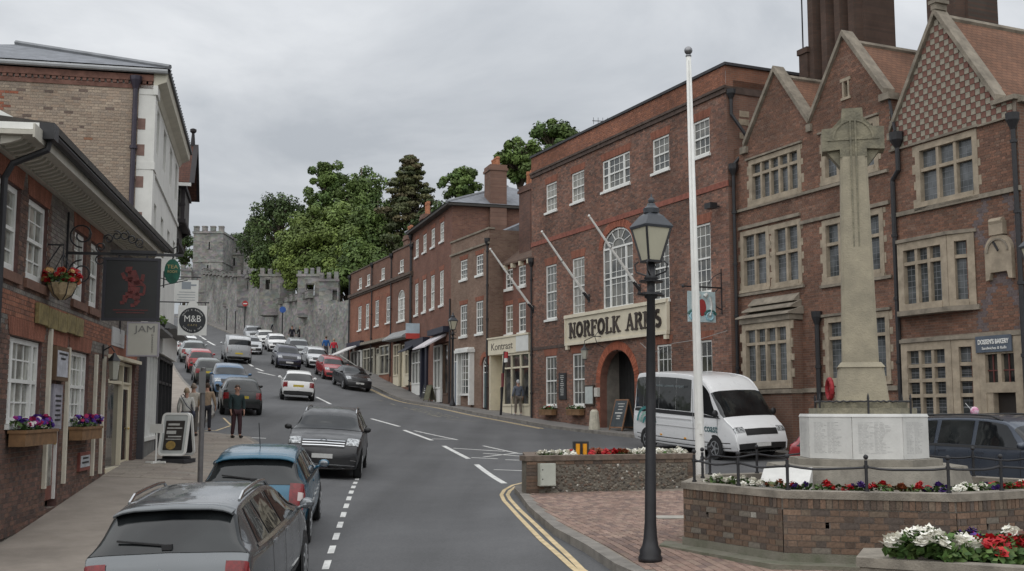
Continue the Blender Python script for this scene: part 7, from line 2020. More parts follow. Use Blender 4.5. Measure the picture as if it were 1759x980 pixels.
m = MB(); m.tube([(0, 0, -.1), (.46, 0, 3.05)], .06, 8); m.build('pole', iron, LPn); m = MB(); m.box(.44, .78, -.03, .03, 2.72, 3.02); m.build('red_plate', M('red plate', (.42, .03, .03), .5, .1), LPn); m = MB(); m.box(.42, .74, -.03, .03, 2.52, 2.715); m.build('white_plate', white, LPn); m = MB(); m.box(.24, .42, -.08, -.03, 1.35, 2.0); m.build('timetable_case', M('dark red case', (.16, .02, .025), .5, .2), LPn); m = MB(); m.box(.14, .27, -.08, -.03, .75, 1.33); m.build('timetable_frame', iron, LPn)
def roadsign(name, label, x, y, h, kind):
    t = thing(name, label, 'road sign', (x, y, gz(x, y)), R(18)); m = MB(); m.tube([(0, 0, -.1), (0, 0, h)], .06, 8); m.build('pole', iron, t)
    m = MB(); m.prism([(.31 * math.cos(R(a)), h - .2 + .31 * math.sin(R(a))) for a in range(0, 360, 20)], -.09, -.06); m.build('disc', M('sign ' + kind, (.42, .03, .03) if kind == 'red' else (.03, .10, .35), .5, .1), t)
    if kind == 'red':
        m = MB(); m.box(-.21, .21, -.10, -.09, h - .26, h - .14); m.build('bar', white, t)
    return t
roadsign('no_entry_sign', 'small red no entry sign on a dark post by the castle wall up the hill', *P_at(419, 122), 3.6, 'red'); roadsign('blue_road_sign', 'small blue round road sign by the castle wall behind parked cars', *P_at(484, 108), 3.4, 'blue')
for px, Y in ((403, 124), (388, 130)):
    x, y = P_at(px, Y); m = MB(); m.tube([(0, 0, -.1), (0, 0, 2.4)], .06, 6); m.ball((0, 0, 2.44), .08); o = m.build('post', iron); o.location = (x, y, gz(x, y)); tag(o, 'dark post on the far pavement next to the red no entry sign' if px == 403 else 'dark post on the far pavement lower down the line toward the castle tower', 'post')
m = MB(); m.box(-.32, .32, -.24, .24, .004, .02); o = m.build('access_cover', M('pale cover', (.36, .34, .30), .9, .15, 5)); o.location = (2.75, 19.3, gz(2.75, 19.3) + .004); tag(o, 'pale rectangular access cover set in the brick paving', 'manhole cover')

# ------------------------------------------------------------------ vehicles
def M_paint(name, col, metal=.0, rough=.28, coat=.7):
    if name in MATS:
        return MATS[name]
    m, t, b, N, L = nodes_of(name)
    b.inputs['Base Color'].default_value = (*col, 1); b.inputs['Metallic'].default_value = metal; b.inputs['Roughness'].default_value = rough
    b.inputs['Coat Weight'].default_value = coat; b.inputs['Coat Roughness'].default_value = .05
    tc = N('ShaderNodeTexCoord'); n = N('ShaderNodeTexNoise'); n.inputs['Scale'].default_value = 3; n.inputs['Detail'].default_value = 6; L(tc.outputs['Object'], n.inputs['Vector'])
    r = N('ShaderNodeMapRange'); r.inputs['From Min'].default_value = .35; r.inputs['From Max'].default_value = .7; r.inputs['To Min'].default_value = rough * .8; r.inputs['To Max'].default_value = rough * 1.5; L(n.outputs['Fac'], r.inputs['Value']); L(r.outputs[0], b.inputs['Roughness'])
    MATS[name] = m
    return m
carglass = M_glass('car glass', (.006, .007, .008), (.022, .025, .026), 1.1, .03, .55)
privacy = M_glass('dark car glass', (.006, .007, .008), (.014, .015, .016), 1.1, .05, .7)
tyre = M('tyre rubber', (.018, .018, .019), .85, .2, 12); rimm = M('alloy', (.42, .43, .44), .35, .1, 6, metal=.7); trimk = M('black trim', (.014, .014, .015), .5, .2, 8)
redl = M('red lamp', (.17, .006, .008), .2, .35, 14, coat=.25); whl = M('clear lamp', (.10, .105, .11), .12, .2, 14, coat=.7, metal=.2, col2=(.55, .57, .58), lo=.42, hi=.58)
mirg = M('mirror glass', (.30, .32, .34), .08, .1, 5, metal=.8); chrome = M('chrome', (.60, .61, .62), .15, .0, 3, metal=1)
platey = M('yellow plate', (.55, .42, .05), .5, .08, 20); platew = M('white plate', (.6, .6, .58), .5, .08, 20)
SPEC = {
 'hatch': dict(L=3.95, W=1.70, H=1.50, belt=.96, tum=.20, prof=[(0, .33), (0, .64), (.05, .82), (.10, .97), (.42, 1.36), (.62, 1.46), (1.5, 1.50), (2.1, 1.46), (2.42, 1.36), (3.02, .99), (3.5, .88), (3.82, .74), (3.95, .56), (3.95, .30)], wheels=(.72, 3.2), rwin=(.13, .44), wind=(2.42, 2.98), side=[(.52, 1.22, .62, 1.26), (1.32, 2.72, 1.36, 2.24)]),
 'estate': dict(L=4.65, W=1.80, H=1.52, belt=.98, tum=.24, prof=[(0, .35), (0, .66), (.05, .86), (.09, .98), (.50, 1.42), (.72, 1.49), (1.9, 1.52), (2.6, 1.47), (2.95, 1.36), (3.62, 1.0), (4.15, .89), (4.5, .74), (4.65, .56), (4.65, .30)], wheels=(.88, 3.72), rwin=(.15, .52), wind=(2.95, 3.58), side=[(.60, 1.12, .82, 1.18), (1.22, 2.0, 1.26, 2.02), (2.08, 3.34, 2.12, 2.76)]),
 'suv': dict(L=4.80, W=1.94, H=1.72, belt=1.14, tum=.22, prof=[(0, .42), (0, .82), (.06, 1.08), (.10, 1.18), (.48, 1.58), (.72, 1.68), (1.9, 1.72), (2.6, 1.67), (2.98, 1.56), (3.60, 1.16), (4.3, 1.06), (4.66, .92), (4.80, .70), (4.80, .36)], wheels=(.94, 3.86), rwin=(.14, .50), wind=(2.98, 3.58), side=[(.62, 1.2, .82, 1.22), (1.3, 2.1, 1.34, 2.1), (2.18, 3.36, 2.2, 2.8)], wr=.37),
 'jeep': dict(L=4.80, W=1.88, H=1.84, belt=1.20, tum=.16, prof=[(0, .46), (0, .9), (.04, 1.18), (.08, 1.24), (.28, 1.72), (.5, 1.80), (1.9, 1.84), (2.7, 1.80), (3.02, 1.70), (3.55, 1.24), (4.35, 1.14), (4.7, 1.0), (4.80, .80), (4.80, .40)], wheels=(.94, 3.80), rwin=(.10, .28), wind=(3.02, 3.54), side=[(.42, 1.15, .5, 1.15), (1.25, 2.1, 1.27, 2.1), (2.2, 3.36, 2.2, 2.86)], wr=.38),
 'saloon': dict(L=4.60, W=1.76, H=1.43, belt=.95, tum=.22, prof=[(0, .33), (0, .68), (.05, .92), (.16, 1.01), (.78, 1.04), (1.32, 1.34), (1.65, 1.42), (2.3, 1.43), (2.7, 1.34), (3.35, .97), (4.1, .84), (4.46, .70), (4.60, .52), (4.60, .28)], wheels=(.95, 3.66), rwin=(.86, 1.30), wind=(2.7, 3.3), side=[(1.05, 1.75, 1.35, 1.8), (1.84, 3.08, 1.86, 2.54)]),
 'mpv': dict(L=4.30, W=1.79, H=1.63, belt=1.04, tum=.20, prof=[(0, .36), (0, .72), (.05, .95), (.08, 1.06), (.32, 1.50), (.52, 1.59), (1.6, 1.63), (2.3, 1.57), (2.62, 1.46), (3.35, 1.06), (3.8, .93), (4.15, .80), (4.30, .60), (4.30, .30)], wheels=(.80, 3.5), rwin=(.11, .32), wind=(2.62, 3.3), side=[(.42, 1.05, .52, 1.08), (1.15, 1.95, 1.18, 1.96), (2.03, 3.12, 2.05, 2.42)]),
 'van': dict(L=4.85, W=1.90, H=1.96, belt=1.12, tum=.10, prof=[(0, .42), (0, .9), (.03, 1.15), (.05, 1.3), (.14, 1.86), (.30, 1.95), (1.8, 1.97), (3.0, 1.94), (3.35, 1.82), (4.02, 1.14), (4.5, 1.0), (4.75, .86), (4.85, .62), (4.85, .32)], wheels=(.85, 3.95), rwin=(.055, .12), wind=(3.35, 3.96), side=[(2.8, 3.78, 2.8, 3.3)]),
 'minibus': dict(L=5.98, W=2.06, H=2.58, belt=1.24, tum=.10, prof=[(0, .46), (0, 1.1), (.03, 1.5), (.06, 1.7), (.16, 2.44), (.34, 2.57), (2.2, 2.60), (3.7, 2.54), (4.25, 2.40), (4.60, 2.10), (5.38, 1.22), (5.74, 1.06), (5.92, .88), (5.98, .66), (5.98, .38)], wheels=(1.05, 4.92), rwin=(.07, .14), wind=(4.60, 5.34), side=[(.16, .74, .18, .74), (.755, 1.74, .755, 1.74), (1.755, 2.74, 1.755, 2.74), (2.755, 3.62, 2.755, 3.6), (4.02, 5.12, 4.02, 4.56)], wr=.35),
}
class Loft:
    def __init__(s, sp):
        s.sp = sp; P = [Vector(p) for p in sp['prof']]
        for _ in range(2):
            Q = [P[0]]
            for a, b in zip(P[:-1], P[1:]):
                Q += [a.lerp(b, .25), a.lerp(b, .75)]
            P = Q + [P[-1]]
        d = [0]
        for a, b in zip(P[:-1], P[1:]):
            d.append(d[-1] + (b - a).length)
        n = 84; t = np.linspace(0, d[-1], n); s.x = np.interp(t, d, [p.x for p in P]); s.z = np.interp(t, d, [p.y for p in P]); s.n = n
        s.grid = np.array([s.ring(i) for i in range(n)])     # n x m x 3
    def ring(s, i):
        sp = s.sp; x, zt = s.x[i], s.z[i]; L, W, H, b0, tum = sp['L'], sp['W'], sp['H'], sp['belt'], sp['tum']
        u = (x - L / 2) / (L / 2); w = W / 2 * (1 - .10 * abs(u) ** 4); zb = .24 + .05 * abs(u) ** 3; b = b0 + .03 * (1 - x / L)
        if zt < .62:
            w *= .96 + .04 * max(0, (zt - .3) / .32)
        be = min(b, zt - .055); h = zt - be; wr = .955 * w - tum * min(1, max(0, h / (H - b0))) ** .8 * (1 if h > .06 else 0)
        C = [(0, zb), (.84 * w, zb), (.965 * w, zb + .1), (w, zb + .30), (.992 * w, (zb + .3) * .35 + be * .65), (.962 * w, be), (wr + .012, zt - min(.13, h * .55)), (wr - .045, zt - min(.045, h * .25)), (wr * .62, zt), (0, zt + .012)]
        C = [(y, min(z, zt - .004 * (9 - k) if k < 8 else z)) for k, (y, z) in enumerate(C)]
        out = []; m = len(C)
        for k in range(m - 1):
            p0, p1, p2, p3 = (Vector(C[max(k - 1, 0)]), Vector(C[k]), Vector(C[k + 1]), Vector(C[min(k + 2, m - 1)]))
            lin = k in (0, 5, 8)
            for j in range(4):
                t = j / 4
                q = p1.lerp(p2, t) if lin else .5 * ((2 * p1) + (p2 - p0) * t + (2 * p0 - 5 * p1 + 4 * p2 - p3) * t * t + (3 * p1 - p0 - 3 * p2 + p3) * t ** 3)
                out.append(q)
        out.append(Vector(C[-1])); e = max(0, abs(u) - .55) / .45; sg = 1 if u > 0 else -1
        cv = .17 if s.sp['H'] < 1.9 else .08
        if sg < 0:
            cv *= .6
        return [(x - sg * cv * e * e * (q.x / (W / 2)) ** 2 - L / 2, q.x, q.y) for q in out]
    def S(s, si, t):
        si = min(max(si, 0), s.n - 1.001); k = min(max(t * 4, 0), s.grid.shape[1] - 1.001); i, j = int(si), int(k); a, b = si - i, k - j; g = s.grid
        return (g[i, j] * (1 - a) + g[i + 1, j] * a) * (1 - b) + (g[i, j + 1] * (1 - a) + g[i + 1, j + 1] * a) * b
    def six(s, x):          # station for a distance from the rear, over the top
        return float(np.interp(x, s.x + np.arange(s.n) * 1e-6, np.arange(s.n)))
    def siz(s, z, front=False):   # station on the rear or front face at a height
        top = int(np.argmax(s.z))
        if front:
            return float(s.n - 1 - np.interp(z, s.z[::-1][:s.n - top], np.arange(s.n - top)))
        return float(np.interp(z, s.z[:top], np.arange(top)))
    def patch(s, mb, fa, fb, t0, t1, off, sides=(1, -1), na=6, nt=5, through=False):
        """sheet lying off the body: stations run from fa(t) to fb(t), ring positions from t0 to t1"""
        def pt(si, t, sg):
            p = s.S(si, t); da = s.S(si + .4, t) - s.S(si - .4, t); db = s.S(si, t + .12) - s.S(si, t - .12); n = np.cross(da, db); l = np.linalg.norm(n)
            if l < 1e-9:
                n = np.array([0, 0, 1.0]); l = 1
            n = n / l
            if n @ (p - np.array([p[0] * .8, 0, .7])) < 0:
                n = -n
            q = p + n * off; return (q[0], q[1] * sg, q[2])
        cols = []
        if through:
            tt = [(t0 + (9 - t0) * i / nt, 1) for i in range(nt)] + [(9 - (9 - t0) * i / nt, -1) for i in range(nt + 1)]
            rows = [[pt(fa(t) + (fb(t) - fa(t)) * a / na, t, sg) for a in range(na + 1)] for t, sg in tt]
            for r0, r1 in zip(rows[:-1], rows[1:]):
                for a in range(na):
                    mb.face([r0[a], r0[a + 1], r1[a + 1], r1[a]])
            return
        for sg in sides:
            rows = [[pt(fa(t) + (fb(t) - fa(t)) * a / na, t, sg) for a in range(na + 1)] for t in np.linspace(t0, t1, nt + 1)]
            for r0, r1 in zip(rows[:-1], rows[1:]):
                for a in range(na):
                    mb.face([r0[a], r0[a + 1], r1[a + 1], r1[a]])
LOFT = {k: Loft(v) for k, v in SPEC.items()}
def ground_frame(x, y, hd, L=2.6, k=0.0):
    f = Vector((hd[0], hd[1])).normalized(); l = Vector((-f.y, f.x)); h = L / 2
    zf, zr = G(x + f.x * h, y + f.y * h), G(x - f.x * h, y - f.y * h); zl, zr2 = G(x + l.x * .75, y + l.y * .75), G(x - l.x * .75, y - l.y * .75)
    F = Vector((f.x, f.y, (zf - zr) / L)).normalized(); Lv = Vector((l.x, l.y, (zl - zr2) / 1.5)); U = F.cross(Lv).normalized(); Lv = U.cross(F)
    z = (zf + zr) / 2 + k
    return Matrix(((F.x, Lv.x, U.x, x), (F.y, Lv.y, U.y, y), (F.z, Lv.z, U.z, z), (0, 0, 0, 1)))
def car(typ, name, label, cat, x, y, hd, paint, glass=None, rails=False, rear=True, front=True, detail=2, rplate=True, fplate=True, group=None, drail=None, lower=None, tail=None):
    sp = SPEC[typ]; lf = LOFT[typ]; L, W, H = sp['L'], sp['W'], sp['H']; glass = glass or carglass; top = int(np.argmax(lf.z))
    t = thing(name, label, cat, (0, 0, 0), 0, group); t.matrix_world = ground_frame(x, y, hd, 2.6)
    g = lf.grid; n, m, _ = g.shape; mb = MB()
    vs = [tuple(p) for i in range(n) for p in g[i]] + [(p[0], -p[1], p[2]) for i in range(n) for p in g[i]]; mb.v = vs; o_ = n * m
    for i in range(n - 1):
        for j in range(m - 1):
            a, b, c, d = i * m + j, (i + 1) * m + j, (i + 1) * m + j + 1, i * m + j + 1
            mb.f.append((a, b, c, d)); mb.f.append((a + o_, d + o_, c + o_, b + o_))
    mb.m = [0] * len(mb.f); mb.c = [(1, 1, 1)] * len(mb.f)
    mb.build('body', paint, t, smooth=True)
    X = lambda x_: (lambda tt: lf.six(x_))
    def lerpx(xa, xb, t0, t1):
        return lambda tt: lf.six(xa + (xb - xa) * (tt - t0) / (t1 - t0))
    m_ = MB(); a, b = sp['wind']; lf.patch(m_, X(a + .03), X(b - .01), 6.25, 9, .008, through=True, na=8, nt=7); m_.build('windscreen', glass, t, smooth=True)
    m_ = MB(); a, b = sp['rwin']; lf.patch(m_, X(a), X(b), 6.3 if typ not in ('van',) else 6.6, 9, .008, through=True, na=7, nt=7); rw = m_.build('rear_window', glass, t, smooth=True)
    for xa, xb, xc, xd in sp['side']:
        for sg in (1, -1):
            m_ = MB(); t0, t1 = 5.12, 6.15 if typ != 'minibus' else 5.98; lf.patch(m_, lerpx(xa, xc, t0, t1), lerpx(xb, xd, t0, t1), t0, t1, .007, (sg,), 8, 5); m_.build('side_window', privacy if typ == 'minibus' else glass, t, smooth=True)
    if detail > 0:
        m_ = MB(); x0 = sp['side'][0][0] - .05; x1 = sp['side'][-1][1] + .08
        for sg in (1, -1):
            m_ = MB(); lf.patch(m_, X(x0), X(x1), 5.0, 5.10, .009, (sg,), na=20, nt=1); m_.build('waist_trim', trimk if typ != 'estate' else chrome, t)
    zb = sp['belt']; hi = H > 2.2
    for sg in (1, -1):
        m_ = MB(); ta, tb = (4.0, 7.7) if typ not in ('van', 'minibus', 'jeep') else (4.2, 5.6)
        za, zc = tail or ((zb - .26, zb - .01) if typ not in ('van', 'minibus') else (.85, 1.35))
        lf.patch(m_, lambda tt: lf.siz(za), lambda tt: lf.siz(zc), ta, tb, .012, (sg,), 5, 6); tl = m_.build('tail_light', redl, t, smooth=True)
        if detail > 1:
            m_ = MB(); zz0 = za + (zc - za) * .3; zz1 = za + (zc - za) * .65; lf.patch(m_, lambda tt: lf.siz(zz0), lambda tt: lf.siz(zz1), ta + .9, tb - .6, .017, (sg,), 3, 4); m_.build('reversing_lamp', M('pale lamp', (.5, .42, .4), .15, .1, coat=.6), tl, smooth=True)
        m_ = MB(); zc = zb - .10 if typ not in ('minibus', 'van') else zb - .22; lf.patch(m_, lambda tt: lf.siz(zc, True), lambda tt: lf.siz(zc - .15, True), 5.2, 7.9, .012, (sg,), 5, 6); m_.build('headlight', whl, t, smooth=True)
    m_ = MB(); zg = zb - .20 if typ not in ('minibus', 'van') else zb - .34; lf.patch(m_, lambda tt: lf.siz(zg + .06, True), lambda tt: lf.siz(zg - .12, True), 7.95, 9, .010, through=True, na=4, nt=4); gr = m_.build('grille', trimk, t, smooth=True)
    if typ == 'suv' and front:
        for sg in (1, -1):
            m_ = MB(); lf.patch(m_, lambda tt: lf.siz(.62, True), lambda tt: lf.siz(.46, True), 5.6, 7.4, .014, (sg,), 3, 4); m_.build('side_intake', trimk, t, smooth=True)
            m_ = MB(); lf.patch(m_, lambda tt: lf.siz(.54, True), lambda tt: lf.siz(.525, True), 5.6, 7.4, .02, (sg,), 1, 4); m_.build('intake_trim', chrome, t, smooth=True)
        m_ = MB(); lf.patch(m_, lambda tt: lf.siz(.41, True), lambda tt: lf.siz(.395, True), 6.4, 9, .02, through=True, na=1, nt=6); m_.build('bumper_trim', chrome, t, smooth=True)
        m_ = MB()
        for k in range(3):
            lf.patch(m_, lambda tt, k=k: lf.siz(zg + .045 - .055 * k, True), lambda tt, k=k: lf.siz(zg + .025 - .055 * k, True), 8.0, 9, .016, through=True, na=1, nt=4)
        m_.build('chrome_bar', chrome, gr)
    m_ = MB(); lf.patch(m_, lambda tt: lf.siz(.55, True), lambda tt: lf.siz(.36, True), 6.8 if front else 7.6, 9, .010, through=True, na=3, nt=4); m_.build('lower_grille', trimk, t, smooth=True)
    # lower edge trim
    for sg in (1, -1):
        m_ = MB(); lf.patch(m_, X(.3), X(L - .3), 1.2, 2.3 if not lower else lower, .004, (sg,), na=24, nt=2); m_.build('sill', trimk, t, smooth=True)
    m_ = MB(); lf.patch(m_, lambda tt: 0.0, lambda tt: lf.siz(.50 if typ != 'minibus' else .8), 5.6, 9, .008, through=True, na=3, nt=4); m_.build('rear_valance', trimk, t, smooth=True)
    wr = sp.get('wr', .315)
    for xw in sp['wheels']:
        for sg in (1, -1):
            u = (xw - L / 2) / (L / 2); w = W / 2 * (1 - .10 * abs(u) ** 4); cx_ = xw - L / 2
            m_ = MB(); q = wr + .055
            m_.face([(cx_ + q * math.cos(R(a)), sg * (w + .006), wr + q * math.sin(R(a))) for a in range(-20, 201, 10)]); m_.build('wheel_arch', trimk, t)
            m_ = MB(); m_.lathe([(wr * .62, -.10), (wr * .94, -.10), (wr, -.07), (wr, .07), (wr * .94, .10), (wr * .62, .10)], n=24); m_.v = [(cx_ + vx, sg * (w - .085) + vz * 1.0, wr + vy) for vx, vy, vz in m_.v]; wh = m_.build('wheel', tyre, t, smooth=False)
            if detail > 0:
                m_ = MB(); yo = sg * (w + .017)
                for k in range(7 if detail > 1 else 5):
                    a = 2 * math.pi * k / (7 if detail > 1 else 5); m_.beam((cx_ + .05 * math.cos(a), yo, wr + .05 * math.sin(a)), (cx_ + wr * .6 * math.cos(a), yo, wr + wr * .6 * math.sin(a)), .045, .012, up=(0, 1, 0))
                ri = [(cx_ + wr * .64 * math.cos(R(a)), wr + wr * .64 * math.sin(R(a))) for a in range(0, 360, 20)]; rj = [(cx_ + wr * .56 * math.cos(R(a)), wr + wr * .56 * math.sin(R(a))) for a in range(0, 360, 20)]
                for k in range(18):
                    j = (k + 1) % 18; m_.face([(ri[k][0], yo, ri[k][1]), (ri[j][0], yo, ri[j][1]), (rj[j][0], yo, rj[j][1]), (rj[k][0], yo, rj[k][1])])
                m_.prism([(cx_ + .07 * math.cos(R(a)), wr + .07 * math.sin(R(a))) for a in range(0, 360, 45)], yo - .005, yo + .005); m_.build('rim', rimm, wh)
    xm = sp['wind'][1] - .16 - (.12 if typ == 'minibus' else 0)
    for sg in (1, -1):
        p = lf.S(lf.six(xm), 5.2); m_ = MB(); s_ = 1.6 if hi else 1.0
        m_.ball((p[0] + .02, sg * (abs(p[1]) + .12), p[2] + .07 * s_), .1, 10, 7, 0, .72 * s_); m_.v = [(p[0] + .02 + (v[0] - p[0] - .02) * .6, v[1], v[2]) for v in m_.v]; m_.tube([(p[0], sg * (abs(p[1]) - .03), p[2] + .0), (p[0], sg * (abs(p[1]) + .08), p[2] + .04)], .025, 6); mi = m_.build('mirror', paint if typ not in ('minibus', 'suv') else trimk, t, smooth=True)
        if detail > 1:
            m_ = MB(); m_.ball((p[0] - .045, sg * (abs(p[1]) + .12), p[2] + .07), .08, 8, 5, 0, .7); m_.v = [(p[0] - .045 + (v[0] - p[0] + .045) * .1, v[1], v[2]) for v in m_.v]; m_.build('mirror_glass', mirg, mi)
    # plates
    def plate(mat, z, frontside):
        si = lf.siz(z, frontside); p = lf.S(si, 9); m_ = MB(); d = .016 if frontside else -.016; m_.box(min(p[0], p[0] + d), max(p[0], p[0] + d), -.26, .26, z - .055, z + .055); m_.build('number_plate', mat, t)
    if rplate:
        plate(platey, zb - .20 if typ not in ('van', 'minibus') else .72, False)
    if fplate:
        plate(platew, .50 if typ not in ('suv', 'jeep') else .62, True)
    if detail > 1:
        m_ = MB()
        for xa in [s_[0] - .04 for s_ in sp['side'][1:]] + [sp['side'][-1][1] - .1]:
            lf.patch(m_, lambda tt, xa=xa: lf.six(xa), lambda tt, xa=xa: lf.six(xa + .014), 2.6, 5.0, .003, na=1, nt=8)
        m_.build('door_seam', trimk, t, kind='stuff')
        for sd in sp['side'][1:] if len(sp['side']) > 1 else sp['side']:
            for sg in (1, -1):
                p = lf.S(lf.six(sd[0] + .14), 4.72); m_ = MB(); m_.box(p[0] - .1, p[0] + .1, sg * abs(p[1]) - .012, sg * abs(p[1]) + .03 * 1, p[2] - .015, p[2] + .015); m_.build('door_handle', paint if typ != 'estate' else chrome, t)
        p = lf.S(lf.six(sp['rwin'][0] + .04), 9); m_ = MB(); q = lf.S(lf.six(sp['rwin'][0] + .09), 7.6); m_.tube([(p[0] - .012, 0, p[2] + .02), (q[0] - .03, q[1] * .9, q[2] + .035)], .012, 5); m_.box(p[0] - .04, p[0] + .02, -.05, .05, p[2] - .02, p[2] + .03); m_.build('wiper', trimk, rw)
        a, b = sp['rwin']; m_ = MB(); m2 = MB(); tt_ = [6.75, 7.1, 7.5, 8.0, 8.5, 9.0]; row = []
        for t_, sg in [(q, 1) for q in tt_] + [(q, -1) for q in tt_[::-1][1:]]:
            p = lf.S(lf.six(b + .10), t_); p2 = lf.S(lf.six(b), t_); row.append(((p[0], p[1] * sg, p[2] + .006), (p2[0] - .13, p2[1] * sg * .97, p2[2] + .045)))
        for (a0, a1), (b0, b1) in zip(row[:-1], row[1:]):
            dn = lambda q: (q[0] + .012, q[1], q[2] - .028)
            m_.face([a0, b0, b1, a1]); m_.face([a1, b1, dn(b1), dn(a1)]); m2.face([dn(a1), dn(b1), (b0[0] - .03, b0[1], b0[2] - .04), (a0[0] - .03, a0[1], a0[2] - .04)])
        sp_ = m_.build('spoiler', paint, t, smooth=True); m2.build('spoiler_underside', trimk, sp_)  # underside coloured black to stand for the spoiler's shadow over the window
        m_ = MB(); lf.patch(m_, lambda tt: lf.siz(.60), lambda tt: lf.siz(.615), 6.2, 9, .006, through=True, na=1, nt=5); m_.build('tailgate_seam', trimk, t)
        if typ == 'hatch':
            p = lf.S(lf.six(1.0), 9); m_ = MB(); m_.tube([(p[0], 0, p[2]), (p[0] - .25, 0, p[2] + .42)], .006, 4); m_.build('antenna', trimk, t)
    if rails:
        for sg in (1, -1):
            m_ = MB(); xs_ = np.linspace(sp['side'][0][2] + .1, sp['side'][-1][3] - .15, 9); P = []
            for k, xx in enumerate(xs_):
                p = lf.S(lf.six(xx), 7.05); P.append((p[0], sg * abs(p[1]), p[2] + (.055 if 0 < k < 8 else .0)))
            m_.tube(P, .020, 6); m_.build('roof_rail', drail or chrome, t)
    return t
c_grey = M_paint('gunmetal paint', (.13, .14, .148), .6, .22); c_teal = M_paint('teal car paint', (.012, .095, .16), .3, .25); c_blk = M_paint('black car paint', (.008, .008, .010), .0, .3, .3); c_dkg = M_paint('near black green paint', (.007, .010, .009), .0, .3, .3)
c_wht = M_paint('white car paint', (.72, .72, .71), 0, .35); c_red = M_paint('red car paint', (.30, .018, .022), .1, .28); c_sil = M_paint('silver car paint', (.42, .43, .44), .6, .3); c_blu = M_paint('mid blue car paint', (.035, .095, .18), .3, .28)
c_navy = M_paint('navy car paint', (.012, .014, .035), .2, .25); c_suv = M_paint('slate blue car paint', (.055, .068, .092), .4, .28); c_olv = M_paint('grey green car paint', (.05, .058, .05), .3, .3); c_lgr = M_paint('light grey car paint', (.30, .32, .32), .5, .3)
PK = 'cars parked along the street'
car('estate', 'parked_car', 'grey estate car seen from behind with silver roof rails, nearest to the camera', 'car', -3.52, 13.6, (-.055, 1), c_grey, rails=True, tail=(.60, .96))
car('hatch', 'parked_car', 'teal blue hatchback parked right in front of the grey estate', 'car', -4.20, 19.45, (-.11, 1), c_teal, tail=(.66, 1.02))
VW = car('suv', 'parked_car', 'black SUV facing the camera with chrome grille and silver roof rails', 'car', -5.02, 31.0, (.085, -1), c_blk, rails=True)
m = MB(); lf = LOFT['suv']; p = lf.S(lf.siz(.96, True), 9); ex = p[0] + .018; k = .085
ring = [(k * math.cos(R(a)), k * math.sin(R(a))) for a in range(0, 360, 18)]
for i in range(20):
    a, b = ring[i], ring[(i + 1) % 20]; m.beam((ex, a[0], .96 + a[1]), (ex, b[0], .96 + b[1]), .014, .012, up=(1, 0, 0))
for q in ([(-.05, .055), (-.018, -.005), (0, .03), (.018, -.005), (.05, .055)], [(-.062, .02), (-.03, -.068), (0, -.005), (.03, -.068), (.062, .02)]):
    for a, b in zip(q[:-1], q[1:]):
        m.beam((ex, a[0], .96 + a[1]), (ex, b[0], .96 + b[1]), .012, .012, up=(1, 0, 0))
m.build('badge', chrome, VW)
car('hatch', 'parked_car', 'very dark green hatchback parked behind the man in the dark coat', 'car', -11.72, 48.5, (-.30, 1), c_dkg, detail=1)
car('mpv', 'parked_car', 'mid blue car facing down the hill just above the dark green hatchback', 'car', -14.75, 58.6, (.33, -1), c_blu, detail=1)
car('hatch', 'parked_car', 'grey green car with pale roof parked on the pub side above the blue car', 'car', -18.0, 66.5, (-.33, 1), c_olv, detail=1)
car('hatch', 'parked_car', 'dark red car in the row on the pub side of the street', 'car', -20.4, 73.4, (-.33, 1), c_red, detail=1)
car('estate', 'parked_car', 'light grey car in the row on the pub side, just above the dark red one', 'car', -22.8, 80.2, (-.33, 1), c_lgr, detail=1)
car('hatch', 'parked_car', 'white car in the row on the pub side, second from the top', 'car', -25.3, 87.5, (-.33, 1), c_wht, detail=1)
car('mpv', 'parked_car', 'silver car topmost in the row on the pub side', 'car', -27.8, 94.6, (-.33, 1), c_sil, detail=1)
car('van', 'panel_van', 'silver panel van driving away up the hill in the middle of the road', 'van', -20.3, 82.6, (-.33, 1), c_sil, detail=1)
car('hatch', 'moving_car', 'white hatchback driving away up the middle of the road with dark red lamps', 'car', -11.25, 58.9, (-.22, 1), c_wht, glass=privacy, detail=1)
car('saloon', 'parked_car', 'black saloon at the lower end of the row beside the terrace pavement', 'car', -10.45, 73.0, (.40, -1), c_blk, detail=1)
car('hatch', 'parked_car', 'bright red hatchback parked directly above the black saloon', 'car', -12.7, 78.7, (.38, -1), c_red, detail=1)
car('hatch', 'parked_car', 'white silver hatchback parked above the bright red one', 'car', -15.0, 85.4, (.36, -1), M_paint('pearl white paint', (.55, .56, .57), .3, .3), detail=1)
car('mpv', 'moving_car', 'navy people carrier coming down the hill past the parked row', 'car', -16.6, 82.4, (.33, -1), c_navy, detail=1)
car('mpv', 'parked_car', 'tall light grey people carrier parked under the castle wall turret', 'car', -17.6, 92.0, (.34, -1), c_lgr, detail=1)
car('hatch', 'parked_car', 'white hatchback parked higher under the castle wall, lower of two white ones', 'car', -20.7, 98.5, (.33, -1), c_wht, detail=1)
car('hatch', 'parked_car', 'white hatchback parked highest under the castle wall', 'car', -23.0, 104.6, (.33, -1), M_paint('off white paint', (.62, .62, .60), 0, .35), detail=1)
car('saloon', 'moving_car', 'silver saloon coming down the hill beside the panel van', 'car', -22.0, 94.2, (.33, -1), c_sil, detail=1)
car('mpv', 'parked_car', 'far silver car half hidden beyond the other cars at the hilltop', 'car', -25.8, 112, (.33, -1), c_sil, detail=0)
JP = car('jeep', 'parked_car', 'slate blue four wheel drive parked behind the memorial planter', 'car', 9.75, 21.9, (.42, -.91), c_suv, rails=True, drail=trimk)
car('hatch', 'parked_car', 'red hatchback almost hidden behind the white memorial drum', 'car', 8.1, 25.9, (.42, -.91), c_red, detail=1)
